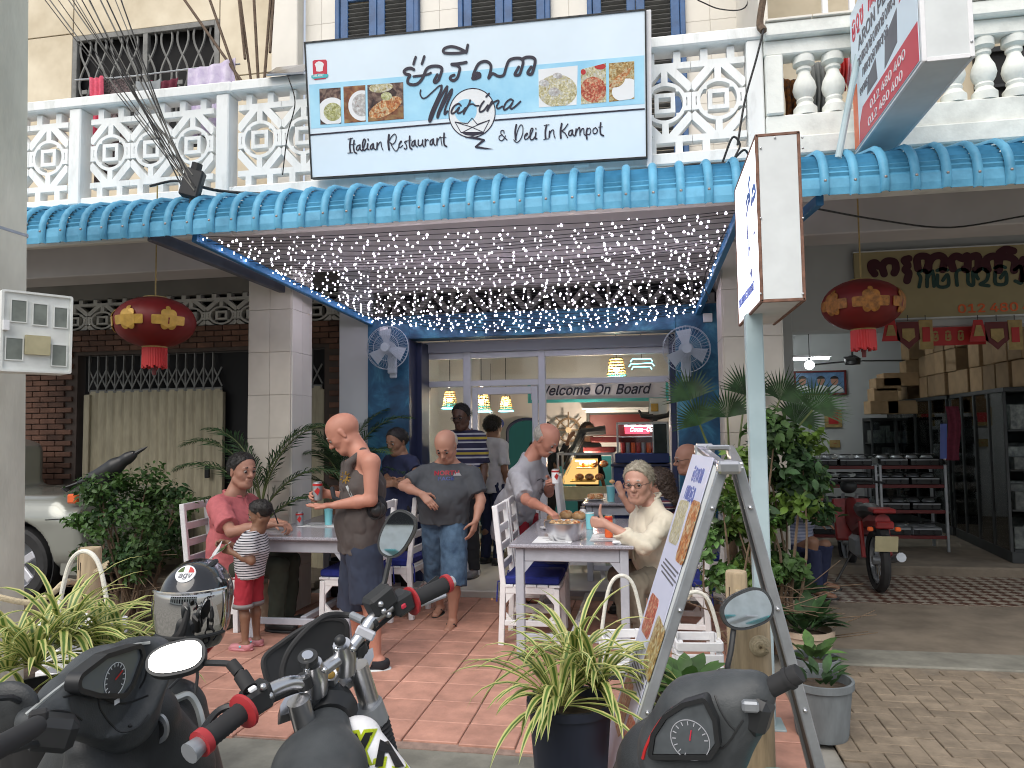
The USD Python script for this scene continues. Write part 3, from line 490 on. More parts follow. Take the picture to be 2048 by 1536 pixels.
# ---------------- lightbox on a post, square and shallow, side on to the street
LB=thing('lightbox_sign','tall white lightbox sign on a pale blue steel post beside the menu board','sign')
y0,y1=3.80,4.68; x0=at(1522,605,Y=y0)[0]; x1=at(1611,600,Y=y0)[0]; z0,z1=at(1570,602,Y=y0)[2],at(1562,266,Y=y0)[2]
obj(LB,'case',bb(x0+.004,x1-.004,y0+.004,y1-.004,z0+.004,z1-.004,0),'grey_lt',False)
obj(LB,'frame',cat(*[bb(a,b,c,d,e,f,.002) for a,b,c,d,e,f in [(x0-.003,x0+.012,y0-.003,y0+.012,z0,z1),(x1-.012,x1+.003,y0-.003,y0+.012,z0,z1),(x0-.003,x0+.012,y1-.012,y1+.003,z0,z1),(x1-.012,x1+.003,y1-.012,y1+.003,z0,z1),(x0,x1,y0-.003,y0+.012,z1-.012,z1+.003),(x0,x1,y0-.003,y0+.012,z0-.003,z0+.012),(x0-.003,x0+.012,y0,y1,z0-.003,z0+.012),(x1-.012,x1+.003,y0,y1,z0-.003,z0+.012),(x0-.003,x0+.012,y0,y1,z1-.012,z1+.003),(x1-.012,x1+.003,y0,y1,z1-.012,z1+.003)]]),'rust',False)
obj(LB,'face_panel',bb(x0+.013,x1-.013,y0-.001,y0+.003,z0+.013,z1-.013,0),'grey_lt',False)
obj(LB,'lit_panel',bb(x0-.0,x0+.003,y0+.013,y1-.013,z0+.013,z1-.013,0),'litface',False)
Pl=Plane((x0-.0,y1,z0),(0,-1,0),(0,0,1))
LL=[([(50,640),(62,560),(75,520),(60,505),(48,560)],9),([(70,470),(64,420),(74,370)],8),([(85,560),(92,470),(104,440),(112,480),(95,540)],9),([(55,800),(60,700),(62,930)],7),([(75,900),(70,880)],7),([(100,780),(112,760)],4),([(78,1060),(88,1040),(84,1080)],6),([(92,1160),(97,1160)],8)]
[obj(LB,'letter',Pl.put(strokes(Pl,[q],1480,250,3.573,.55),.001,.002),'ink_blue',False) for q in LL]
[obj(LB,'lower_word',Pl.text(t,.045,x,.10,.001,True,.9),'ink_blue',False) for t,x in (('ITALIAN',.06),('RESTAURANT',.31))]
for v in (90,165,665,1205): 
    for u in ((148,450) if v!=90 else (250,446)): q=at(1480+u/3.573,250+v/3.573,Y=y0-.004); obj(LB,'screw',ball(q,.006,1),'steel')
pc=at(1533,1450,Z=0); obj(LB,'post',bb(pc[0]-.045,pc[0]+.045,pc[1]-.045,pc[1]+.045,0,z0+.01,.006),'post_blue')
obj(LB,'base_plate',bb(pc[0]-.09,pc[0]+.09,pc[1]-.09,pc[1]+.09,0,.012,.003),'post_blue')
# ---------------- projecting shop sign high on the right
AS=thing('projecting_sign','large white boxed shop sign with red band jutting from the right balcony','sign')
o=at(1712,308,Y=5.55); n_=at(1846,123,Z=o[2]); w=at(1948,118,Y=n_[1])[0]-n_[0]
ax=norm(n_-o); Ln=np.linalg.norm(n_-o); ay=A([-ax[1],ax[0],0]); ay=ay if ay[0]>0 else -ay
hh=1.02
obj(AS,'case',xf(bb(0,Ln,0,w,0,hh,.006),ax,ay,A([0,0,1]),o),'grey_lt',False)
obj(AS,'edge_trim',xf(cat(*[bb(a,b,c,d,e,f,.002) for a,b,c,d,e,f in [(Ln-.02,Ln+.004,-.004,.02,0,hh),(Ln-.02,Ln+.004,w-.02,w+.004,0,hh),(Ln-.004,Ln+.004,.02,w-.02,-.004,.02),(0,Ln,-.004,.012,-.004,.012),(0,Ln,w-.012,w+.004,-.004,.012)]]),ax,ay,A([0,0,1]),o),'white_paint',False)
Pa=Plane(o-ay*.005,ax,(0,0,1))
obj(AS,'printed_face',Pa.put(sbox(.012,.014,Ln-.022,hh-.01),0,.003),'signblue',False)
obj(AS,'red_band',Pa.put(Polygon([(.14,.02),(Ln-.03,.02),(Ln-.03,.24),(.25,.24),(.17,.16)]),.003,.002),'ink_red',False)
obj(AS,'red_block',Pa.put(sbox(.02,.02,.13,.46),.003,.002),'orange',False)
KHF=dict(a=[[(0,0),(0,.7),(.3,.85),(.55,.7),(.55,.1),(.8,0),(.8,.7)]],b=[[(.1,.3),(0,.6),(.3,.85),(.6,.6),(.5,.2),(.2,0),(.6,-.1)]],c=[[(0,.8),(.3,.7),(.1,.4),(.3,0),(.6,.2),(.6,.8)]],d=[[(0,0),(.1,.5),(.0,.8),(.4,.85),(.4,0)],[(.4,.4),(.7,.85),(.75,0)]],e=[[(0,.1),(.3,0),(.3,.85),(.0,.7)],[(.5,.85),(.6,.4),(.5,-.2)]],f=[[(0,.85),(.25,.95),(.5,.85)],[(0,.6),(0,0),(.5,0),(.5,.6),(.25,.3)]])
def kline(pl,s,x,y,h,w,lift,d=.002,sx=.8):
    g=[]
    for i,c in enumerate(s):
        if c==' ': continue
        for st in KHF[c]: g.append(stroke([(x+(i*.95+p[0])*h*sx,y+p[1]*h) for p in st],w,4))
    return pl.put(unary_union(g),lift,d)
obj(AS,'red_lettering',kline(Pa,'fbc dea fbca',.08,.80,.13,.022,.003),'ink_red',False)
obj(AS,'latin_lettering',Pa.text('ARON PEANE',.085,.20,.66,.003,True,1.25),'ink_grey',False)
obj(AS,'small_lettering',cat(kline(Pa,'fabdceafbdcafbdce',.12,.55,.065,.011,.003,sx=.85),kline(Pa,'adcebfadcebf',.28,.44,.06,.010,.003,sx=.85),kline(Pa,'bcadfe',.20,.34,.05,.009,.003)),'ink_grey',False)
obj(AS,'numbers',cat(Pa.text('012 480 400',.055,.42,.145,.005,False,1.5),Pa.text('012 480 400',.055,.36,.05,.005,False,1.5)),'paper',False)
obj(AS,'stove_picture',Pa.put(unary_union([Polygon([(.75,.26),(1.0,.30),(1.02,.50),(.78,.44)]),Polygon([(.36,.27),(.6,.27),(.58,.42),(.4,.38)])]),.003,.001),'ink_grey',False)
obj(AS,'cooker_picture',Pa.put(Polygon([(1.06,.5),(1.2,.52),(1.22,.72),(1.1,.68)]),.003,.001),'ink_red',False)
for a,b in ((.03,.05),(.03,.35),(.03,.7)): obj(AS,'rivet',xf(ball((Ln+.004,w-.01,a+b),.008,1),ax,ay,A([0,0,1]),o),'steel')
q0,q1=at(1676,318,Y=5.0),at(1722,80,Y=5.5); solo('brace_rod',cyl(q0,q1,.022,10),'post_blue','slanted blue rod bracing the white boxed sign over the awning','rod')
# ---------------- yellow sign inside the right arcade
YS=thing('shop_sign','dim yellow shop sign with dark Khmer letters over the right shop','sign')
o=at(1713,640,Y=8.22); t_=at(1713,506,Y=8.22); Py=Plane(o,(1,0,0),(0,0,1)); hy=t_[2]-o[2]
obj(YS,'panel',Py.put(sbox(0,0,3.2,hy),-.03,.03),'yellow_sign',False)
obj(YS,'frame',cat(Py.put(sbox(-.01,-.015,3.2,0),-.03,.04),Py.put(sbox(-.01,hy,3.2,hy+.012),-.03,.04)),'grey_lt',False)
obj(YS,'top_lettering',prism(unary_union([stroke(Py.map(p,1700,480,5.885),.075,5) for p in ([(290,400),(250,340),(250,280),(300,270),(330,310)],[(400,400),(380,310),(430,250),(520,260),(540,340),(520,390)],[(690,220),(640,240),(680,300),(650,350),(690,390),(670,480)],[(800,340),(790,220),(860,190),(920,220),(920,340),(900,350),(960,220),(1050,185),(1110,230),(1090,350)],[(1210,340),(1190,240),(1250,190),(1330,220),(1380,190),(1380,340),(1350,340)],[(1400,210),(1500,190),(1510,330),(1480,350)],[(1620,350),(1600,240),(1680,190),(1740,230),(1740,360)],[(1750,360),(1760,220),(1860,200),(1940,250),(1930,360)],[(1760,150),(1830,110),(1920,130)],[(2040,230),(2020,300),(2050,340),(2030,460)])]),.004,(1,0,0),(0,0,1),Py.o-A([0,.001,0])),'ink_maroon',False)
obj(YS,'middle_lettering',kline(Py,'dfabfed afbc',.62,.32,.19,.034,.001,.004,1.),'ink_green',False)
[obj(YS,'number',Py.text(t,.085,at(1916,634,Y=8.2)[0]-o[0]+x,.035,.001,True,1.2,d=.004),'orange',False) for t,x in (('012',0),('480',.30),('400',.60))]
# small paper ornaments hung under it
for k,(u,m,s) in enumerate(((1780,'red',0),(1815,'dk_red',1),(1850,'gold_dim',2),(1955,'red',0),(1992,'dk_red',1),(2028,'gold_dim',2))):
    p=at(u,640,Y=8.15); pl=Plane(p,(1,0,0),(0,0,1))
    g=[Polygon([(-.04,0),(.04,0),(.09,-.22),(-.09,-.22)]),Polygon([(-.11,-.02),(.1,-.02),(.11,-.2),(.05,-.25),(0,-.3),(-.05,-.25),(-.11,-.2)]),sbox(-.065,-.3,.065,0)][s]
    a=thing('hanging_ornament',['red bell shaped','dark red folded','gold strip'][s]+' paper ornament hung below the yellow sign, '+('nearer the red lantern' if k<3 else 'farther right'),'ornament')
    obj(a,'sheet',pl.put(g,0,.012),m,False); obj(a,'thread',cyl(p+A([0,-.006,-.01]),p+A([0,-.006,.05]),.004,5),'cable'); obj(a,'trim',pl.put(affinity.scale(g,.55,.5),.012,.006),'gold_dim' if m!='gold_dim' else 'red',False)
rb=thing('paper_banner','red paper banner with gold characters on the shop beam','banner'); o=at(1855,692,Y=8.28); pl=Plane(o,(1,0,0),(0,0,1))
obj(rb,'sheet',pl.put(sbox(0,0,.55,.19),0,.006),'red',False); obj(rb,'characters',cat(*[kline(pl,'f',.06+i*.12,.06,.09,.018,.006) for i in range(4)]),'gold_dim',False)
# ---------------- red lanterns
mat('orange_dim',(.26,.10,.015),.6,.4,30)
def lantern(c,r,lab,str_h,gm='gold'):
    L=thing('paper_lantern',lab,'lantern',c,.3)
    n=20; ph=np.linspace(-1.25,1.25,13); V=[]
    body=lathe([(r*math.cos(p)*(1),r*.66*math.sin(p)) for p in ph],48)
    v=body[0].copy(); th=np.arctan2(v[:,1],v[:,0]); v[:,:2]*=(1-.035*np.abs(np.sin(th*10)))[:,None]; obj(L,'shade',(v,body[1]),'red_lantern',60)
    obj(L,'top_cap',lathe([(0,r*.66),(r*.28,r*.655),(r*.32,r*.60),(r*.30,r*.58)],24),'gold_dim'); obj(L,'bottom_cap',lathe([(r*.30,-r*.58),(r*.32,-r*.61),(r*.28,-r*.66),(0,-r*.665)],24),'gold_dim')
    fr=[cyl((r*.26*math.cos(t),r*.26*math.sin(t),-r*.66),(r*.27*math.cos(t+.05),r*.27*math.sin(t+.05),-r*1.12-.01*(i%3)),.013,5) for i,t in enumerate(np.linspace(0,2*PI,31)[:-1])]
    obj(L,'tassel',cat(fr),'red'); obj(L,'inner_tassel',cyl((0,0,-r*.66),(0,0,-r*1.35),r*.08,8,r*.05),'dk_red')
    for a in (-PI/2-.35,-PI/2-1.35,-PI/2+.65):
        g=unary_union([Point(.055*math.cos(t),.055*math.sin(t)).buffer(.034) for t in np.linspace(0,2*PI,7)[:-1]]+[Point(0,.09).buffer(.02),sbox(-.12,-.03,.12,.02).buffer(.012)])
        m=prism(g,.02,(1,0,0),(0,1,0),(0,0,0)); v=m[0]; v=np.vstack([v]); q=v[:,0]/r; zz=v[:,1]-.01; rad=r*np.sqrt(np.clip(1-(zz/(r*.66))**2,.05,1))+.001+v[:,2]*.3-.002
        obj(L,'flower_print',(np.stack([rad*np.cos(a+q),rad*np.sin(a+q),zz],1),m[1]),gm,False)
    obj(L,'cord',cyl((0,0,r*.65),(0,0,r*.65+str_h),.006,6),'gold_dim'); return L
lantern(at(310,645,Y=5.5),.325,'red paper lantern hanging left of the restaurant pillar',.95); lantern(at(1724,610,Y=6.05),.30,'red paper lantern hanging in front of the yellow sign',1.2,'orange_dim')
# ---------------- net of lights under the awning
NT=thing('light_net','wide net of tiny white lights stretched below the awning','string lights')
rg=np.random.default_rng(5); lf,rf,lb,rb_=at(388,472,Y=5.02),at(1480,418,Y=5.02),at(742,638,Y=7.14),at(1400,618,Y=7.14); bulbs=[]
for i in range(31):
    t=i/30; a=lf+(lb-lf)*t; b=rf+(rb_-rf)*t; sag=.05+.10*t
    s=np.linspace(0,1,17); pts=a+(b-a)*s[:,None]; pts[:,2]-=sag*4*s*(1-s)+.012*np.sin(s*9+i)
    obj(NT,'wire',tube(pts,.0028,4,False),'cable')
    n=40-int(4*t)
    for j in range(n):
        s=(j+rg.uniform(.05,.95))/n; p=a+(b-a)*s; p[2]-=sag*4*s*(1-s)+rg.uniform(.008,.03); p[1]+=rg.uniform(-.02,.02); bulbs.append((p,rg.uniform(.0045,.0100)))
bulbs.sort(key=lambda q:q[0][1]-q[1]*60)
def bulb(p,r): return lathe([(0,r*1.3),(r*.45,r*.7),(r,-.1*r),(r*.75,-.75*r),(0,-r)],6,p)
for p,r in bulbs[:295]: obj(NT,'bulb',bulb(p,r),'led',True)
tag(obj(NT,'bulb_field',cat([bulb(p,r) for p,r in bulbs[295:]]),'led',True),kind='stuff')
pts=[at(1478,425,Y=5.1),at(1440,480,Y=5.6),at(1408,560,Y=6.1),at(1420,600,Y=6.15)]; obj(NT,'feed_cable',tube(spl(pts,6),.005,5),'cable')
# ---------------- utility pole, meter cabinet, wires
UPo=thing('utility_pole','weathered concrete utility pole at the left edge with rusty step slots','pole')
b0,b1=at(-28,1400,Y=4.0),at(-18,-120,Y=4.0); ax=norm(b1-b0); wd=.145
for s,d in ((-1,0),(1,0)): obj(UPo,'flange',beam(b0+A([s*.115,0,-.3]),b1+A([s*.10,0,1.2]),.09,.26,.012,(0,-1,0)),'pole_conc')
obj(UPo,'web',beam(b0+A([0,.02,-.3]),b1+A([0,.02,1.2]),.16,.14,.004,(0,-1,0)),'pole_conc')
for v in (110,265,420,900,1035,1170):
    q=b0+(b1-b0)*((1400-v)/1520); obj(UPo,'step_slot',bx(q+A([.10,-.128,0]),(.05,.012,.018),.002),'rust',False)
q=b0+(b1-b0)*((1400-490)/1520); obj(UPo,'strap',cat(bx(q+A([0,0,0]),(.335,.275,.03),.008)),'galv'); obj(UPo,'buckle',bx(q+A([.13,-.14,.0]),(.06,.02,.035),.006),'steel')
MB=thing('meter_cabinet','dirty white electricity meter cabinet with six windows on the pole','cabinet')
a=at(3,578,Y=3.50); b=at(145,605,Y=3.80); c=at(0,742,Y=3.50); hz=a[2]-c[2]; X_=norm((b-a)*A([1,1,0])); wl=np.linalg.norm((b-a)[:2]); Pm=Plane(A([a[0],a[1],c[2]]),X_,(0,0,1)); dn=-Pm.N
obj(MB,'case',prism(rrect(0,0,wl,hz,.012),.16,X_,A([0,0,1]),Pm.o-Pm.N*.16),'meter_white',False)
obj(MB,'front_lip',Pm.put(rrect(0,0,wl,hz,.012).difference(rrect(.012,.012,wl-.012,hz-.012,.008)),0,.012),'meter_white',False)
for i,(fx,fz,fw_,fh) in enumerate(((.14,.62,.2,.26),(.44,.60,.19,.26),(.74,.59,.18,.25),(.08,.15,.22,.26),(.72,.10,.2,.26))): 
    wn=obj(MB,'window',Pm.put(sbox(fx*wl,fz*hz,(fx+fw_)*wl,(fz+fh)*hz),.001,.003),'meter_win',False); obj(wn,'frame',Pm.put(sbox(fx*wl-.006,fz*hz-.006,(fx+fw_)*wl+.006,(fz+fh)*hz+.006).difference(sbox(fx*wl,fz*hz,(fx+fw_)*wl,(fz+fh)*hz)),.001,.006),'meter_white',False)
obj(MB,'breaker_cover',Pm.put(sbox(.33*wl,.22*hz,.68*wl,.46*hz),.001,.02),'beige_box',False); obj(MB,'hinge',Pm.put(sbox(.02*wl,.5*hz,.1*wl,.62*hz),.001,.03),'paper',False)
JB=thing('splice_box','black cable splice box hanging by wires over the awning','junction box')
q=at(385,368,Y=5.0); obj(JB,'box',mv(bx((0,0,0),(.14,.09,.22),.012),q,ry=.25,rz=.3),'black'); obj(JB,'cap',mv(cyl((0,0,.1),(0,0,.16),.04,10),q,ry=.25),'black'); obj(JB,'gland',mv(cyl((.03,0,-.1),(.03,0,-.15),.02,8),q,ry=.25),'black')
rw=np.random.default_rng(11)
WG='service wires running down to the splice box'; WLb=['thin black service wire running from the top left to the splice box','grey service wire running from the top left to the splice box']
ORD=['first','second','third','fourth','fifth','sixth','seventh','eighth','ninth','tenth','eleventh','twelfth','thirteenth','fourteenth']; tops=[100,112,124,138,150,163,176,188,196,205,216,236,250,258]
for i,u in enumerate(tops):
    e=q+A([rw.uniform(-.06,.05),-.04,rw.uniform(-.08,.12)]); s_=at(385-(385-u)*2.14,-420,Y=4.6+rw.uniform(-.1,.1)); m_=(s_+e)/2+A([0,0,-.02-.03*rw.random()])
    k=i%2; solo('service_wire',tube(spl([s_,m_,e],8),rw.uniform(.0035,.006),5),'cable' if k==0 else 'cable_grey',ORD[i]+' wire from the left, '+['black','grey'][k]+', running down to the splice box','wire',WG)
for i,(pts,r,lab) in enumerate((([(395,372,5.0),(450,383,5.25),(560,388,5.3),(690,380,5.35)],.012,'black cable bundle lying along the awning right of the splice box'),([(300,372,5.2),(345,362,5.2),(380,366,5.05)],.010,'black cable running left from the splice box over the awning'),([(1280,352,5.55),(1380,330,5.5),(1450,328,5.4),(1560,318,5.5),(1690,318,5.6)],.013,'black cable bundle along the top of the awning left of the boxed sign'),([(1445,325,5.4),(1465,275,5.35),(1480,290,5.35),(1470,315,5.35),(1490,300,5.3),(1505,330,5.4)],.008,'loose black cable coil behind the lightbox sign'),([(1527,60,5.55),(1512,120,5.55),(1490,200,5.55),(1475,290,5.5)],.009,'dark cable hanging down the balcony corner by the lightbox'),([(1537,-60,5.6),(1520,40,5.6),(1527,62,5.56)],.028,'thick brown cable trunk at the balcony corner top'),([(1620,415,5.2),(1760,440,5.9),(1900,455,6.1),(2060,430,6.1)],.007,'thin cable strung under the right shop ceiling'),([(1395,0,7.0),(1440,18,7.0),(1490,15,6.5),(1500,-40,6.4)],.006,'thin looped wire on the upper wall beside the blue shutters'),([(575,150,5.6),(590,205,5.6),(575,270,5.6),(565,350,5.6)],.005,'thin white wire down the balcony from the solar panel'))):
    solo('cable',tube(spl([at(u,v,Y=y) for u,v,y in pts],6),r,6),'cable' if i!=5 else 'rebar',lab,'cable')
for i,(u0,v0,u1,v1) in enumerate(((433,38,477,165),(431,88,490,172),(478,0,490,118),(482,10,503,170),(508,0,517,170),(541,0,528,170),(546,12,540,105))):
    solo('stay_rod',cyl(at(u0+(u0-u1)*1.2,v0-(v1-v0)*1.2,Y=6.2),at(u1,v1,Y=5.95),.013,6),'rebar',ORD[i]+' rusty steel rod from the left rising behind the left balcony','rod','rusty rods behind the left balcony')
SP=thing('solar_panel','small tilted solar panel on the balcony rail left of the fascia sign','solar panel')
a,b,c,d=at(534,150,Y=5.6),at(606,146,Y=5.6),at(616,130,Y=5.9),at(553,137,Y=5.9); m=(A([a,b,c,d]),A([[0,1,2],[0,2,3]])); obj(SP,'panel',thick(m,.02),'solar',False); obj(SP,'bracket',cyl((a+b+c+d)/4,(a+b+c+d)/4+A([0,.0,-.12]),.02,8),'galv'); obj(SP,'rim',tube([a,b,c,d,a],.010,4),'alu',False)
# ---------------- washing behind the rails
def cloth(nm,lab,u0,u1,v0,v1,Y,m,seed=0,fold=.025,slope=0):
    r=np.random.default_rng(seed); k=r.uniform(2,4); p0=at((u0+u1)/2,v0,Y=Y); xa,xb=at(u0,v0,Y=Y)[0],at(u1,v0,Y=Y)[0]; dz=p0[2]-at((u0+u1)/2,v1,Y=Y)[2]
    def f(u,v):
        return (xa+(xb-xa)*u+.02*np.sin(v*3+seed)*v,Y+fold*(.3+v)*np.sin(u*k*2*PI+seed+v)+.0*u,p0[2]-dz*v-.02*np.sin(u*PI)*(1-v)+slope*(u-.5))
    T=thing('laundry',lab,'laundry'); obj(T,'cloth',thick(grid(f,26,18),.006),m,True); obj(T,'hem',tube([A(f(A(u),A(1.))) for u in np.linspace(0,1,14)],.008,5),m,True)
mat('cl_pink',(.65,.10,.16),.9,.15,30); mat('cl_black',(.02,.018,.022),.9,.9,60,col2=(.2,.15,.15)); mat('cl_lilac',(.56,.48,.68),.9,.12,14,col2=(.68,.62,.74)); mat('cl_grey',(.26,.28,.29),.9,.1,20); mat('cl_maroon',(.14,.02,.04),.9,.2,30); mat('cl_lpink',(.68,.33,.42),.9,.1,40); mat('cl_orange',(.45,.16,.02),.9,.5,30,col2=(.03,.02,.02))
cloth('l','pink towel drying at the left end of the balcony line',178,206,152,330,6.02,'cl_pink',1); cloth('l','black flowered garment drying beside the pink towel',196,262,156,372,6.08,'cl_black',2); cloth('l','grey garment drying in the middle of the balcony line',272,322,160,330,6.04,'cl_grey',3); cloth('l','maroon garment drying behind the grey one',300,356,158,200,6.16,'cl_maroon',4); cloth('l','pale lilac sheet drying at the right end of the line',378,470,126,265,6.0,'cl_lilac',5,.035,.06)
cloth('l','orange and black garment hung behind the right balusters',1567,1600,155,232,6.1,'cl_orange',6); cloth('l','grey shorts hung between the right balusters',1620,1650,120,230,6.1,'cl_grey',7); cloth('l','red towel hung behind the right balusters',1676,1694,112,180,6.1,'red',8); cloth('l','light pink towel hung beside the red one',1695,1716,112,178,6.1,'cl_lpink',9)
solo('clothes_line',tube(spl([at(150,160,Y=6.05),at(250,154,Y=6.05),at(380,138,Y=6.05),at(480,128,Y=6.05)],6),.008,6),'galv','pale line carrying laundry above the left balcony rail','clothes line')
# ================= restaurant front and room
obj(H,'room_wall_back',bb(-3.1,.8,12.4,12.55,0,3.3,0),'wall_cream_in',False); obj(H,'room_ceiling',bb(-3.1,.86,7.46,12.5,2.95,3.05,0),'wall_cream_in',False)
obj(H,'wainscot',cat(bb(-2.8,-2.785,7.5,12.39,.06,1.15,.002),bb(-2.78,.75,12.375,12.398,.06,1.15,.002)),'teal_wall',False)
obj(H,'inner_lining',bb(-2.80,-2.79,7.5,12.39,1.152,2.94,0),'wall_cream_in',False)
YF=7.74
gx=[at(u,800,Y=YF)[0] for u in (845,858,928,943,1078,1092,1338,1350)]; gz=[at(1000,v,Y=YF)[2] for v in (772,760,716,704,678)]
W=obj(H,'glazed_front',cat(bb(gx[0],gx[7],YF-.03,YF+.03,gz[2],gz[3],.004),bb(gx[0],gx[7],YF-.029,YF+.029,gz[0],gz[1],.004),*[bb(a,b,YF-.035,YF+.035,.06,gz[3]+.02,.004) for a,b in ((gx[0],gx[1]),(gx[2],gx[3]),(gx[4],gx[5]),(gx[6],gx[7]))]),'alu',False)
for a,b,c,d in ((gx[1],gx[2],gz[1],gz[2]),(gx[3],gx[4],gz[1],gz[2]),(gx[5],gx[6],gz[1],gz[2]),(gx[1],gx[2],.08,gz[0])): obj(W,'pane',bb(a,b,YF-.003,YF+.003,c,d,0),'pane',False)
obj(W,'door_frame',cat(bb(gx[3]+.01,gx[3]+.07,YF-.015,YF+.015,.07,gz[0]-.01,.004),bb(gx[4]-.075,gx[4]-.01,YF-.015,YF+.015,.07,gz[0]-.01,.004),bb(gx[3]+.07,gx[4]-.075,YF-.015,YF+.015,gz[0]-.09,gz[0]-.01,.004)),'alu',False)
obj(H,'shutter_post',bb(-2.36,-2.30,7.44,7.72,0,2.535,.006),'navy',False); obj(H,'shutter_post',bb(.245,.299,7.44,7.72,0,2.535,.006),'navy',False)
obj(H,'door_reveal',bb(-2.40,-2.356,7.205,7.7,.0,2.54,.004),'navy',False)
obj(H,'roller_box',bb(gx[0],gx[7],YF-.06,YF+.1,gz[3]+.003,2.56,.01),'sign_lilac',False)
for x,z in ((-2.62,2.63),(.60,2.64)): s=solo('junction_box_cover',cat(bx((x,7.185,z),(.085,.03,.085),.006)),'white_paint','small white socket box high on the blue wall, '+('left' if x<0 else 'right')+' of the doorway','socket box',None,False)
# wall fans
def wall_fan(c,lab):
    f=thing('wall_fan',lab,'fan',c); r=.215
    ring=lambda R,y: tube([(R*math.cos(t),y,R*math.sin(t)) for t in np.linspace(0,2*PI,33)],.003,5,False)
    obj(f,'cage',cat(ring(r,-.08),ring(r*.98,-.05),ring(r*.6,-.12),*[tube([(r*.2*math.cos(t),-.14,r*.2*math.sin(t)),(r*.7*math.cos(t),-.125,r*.7*math.sin(t)),(r*math.cos(t),-.08,r*math.sin(t)),(r*.8*math.cos(t),-.03,r*.8*math.sin(t)),(r*.3*math.cos(t),-.02,r*.3*math.sin(t))],.0012,4) for t in np.linspace(0,2*PI,41)[:-1]]),'fan_white',True)
    obj(f,'hub_cap',cyl((0,-.15,0),(0,-.135,0),.045,16),'fan_white'); obj(f,'motor',cyl((0,-.03,0),(0,.08,0),.07,16,.05),'fan_white')
    for k in range(3):
        t=k*2*PI/3+.4; obj(f,'blade',mv(thick(grid(lambda u,v:(.03+.15*u,(v-.5)*.03-.08,(v-.5)*(.05+.09*u)),6,5),.003),ry=t),'fan_white',True)
    obj(f,'bracket',cat(bx((0,.07,-.14),(.09,.05,.22),.015),bx((0,.10,-.25),(.07,.04,.08),.015)),'fan_white')
wall_fan(at(780,697,Y=7.02),'white wall fan on the blue wall left of the doorway'); wall_fan(at(1372,700,Y=7.02),'white wall fan on the blue wall right of the doorway')
# pendant lamps
def pendant(c,r,lab,hang):
    L=thing('pendant_lamp',lab,'lamp',c); n=26; h=r*2.1
    for i in range(9):
        z=h*.5-i*h/8; R=r*(.62+.38*i/8); m='gold_dim' if i<6 else 'teal'
        obj(L,'woven_ring',tube([(R*math.cos(t),R*math.sin(t),z) for t in np.linspace(0,2*PI,21)],.006,4,False),m,True)
    obj(L,'strips',cat(*[beam((r*.62*math.cos(t),r*.62*math.sin(t),h*.5),(r*math.cos(t),r*math.sin(t),-h*.5),.012,.003,0) for t in np.linspace(0,2*PI,n)[:-1]]),'gold_dim',False)
    obj(L,'glowing_rim',tube([(r*1.0*math.cos(t),r*1.0*math.sin(t),-h*.5) for t in np.linspace(0,2*PI,25)],.008,5,False),'cyan',True)
    obj(L,'bulb',ball((0,0,0),r*.27,2),'warm',True); obj(L,'cord',cyl((0,0,h*.5),(0,0,h*.5+hang),.005,5),'cable'); obj(L,'cap',cyl((0,0,h*.48),(0,0,h*.55),r*.6,14),'gold_dim')
pendant(at(900,800,Y=9.0),.10,'woven pendant lamp at the left, nearest the turquoise oval',.8); pendant(at(963,803,Y=8.7),.115,'woven pendant lamp seen through the door frame, middle of the row',.8); pendant(at(1012,808,Y=9.4),.09,'smallest woven pendant lamp, right of the row of three',.8); pendant(at(1233,740,Y=8.0),.115,'large woven pendant lamp above the welcome board',.45)
nl=thing('neon_ornament','added turquoise glowing brackets standing for a reflection under the ceiling right of the big lamp','added reflection',at(1283,727,Y=8.1))  # added emissive strips and cord, drawn in place of a teal reflection
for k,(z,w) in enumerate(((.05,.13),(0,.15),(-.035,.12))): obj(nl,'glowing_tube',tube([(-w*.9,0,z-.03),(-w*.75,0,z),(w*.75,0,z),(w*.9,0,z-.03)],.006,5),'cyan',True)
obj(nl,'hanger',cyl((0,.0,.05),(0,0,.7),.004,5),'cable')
# welcome board
o=at(1062,800,Y=11.7); t_=at(1062,768,Y=11.7); e_=at(1332,800,Y=11.7); wb=thing('welcome_board','long white board lettered Welcome On Board with turquoise edge','sign'); pl=Plane(o,(1,0,0),(0,0,1)); ww,wh=e_[0]-o[0],t_[2]-o[2]+.02
obj(wb,'board',pl.put(sbox(0,0,ww,wh),-.03,.03),'sign_lilac',False); obj(wb,'edge',cat(*[pl.put(b,-.025,.04) for b in (sbox(-.05,-.05,ww+.05,0),sbox(-.05,wh,ww+.05,wh+.03),sbox(-.05,0,0,wh),sbox(ww,0,ww+.05,wh))]),'teal',False)
for wd_,fx in (('Welcome',.04),('On',.47),('Board',.63)): obj(wb,'word',pl.text(wd_,.15,fx*ww,.07,.001,True,.92,.28,.006),'navy',False)
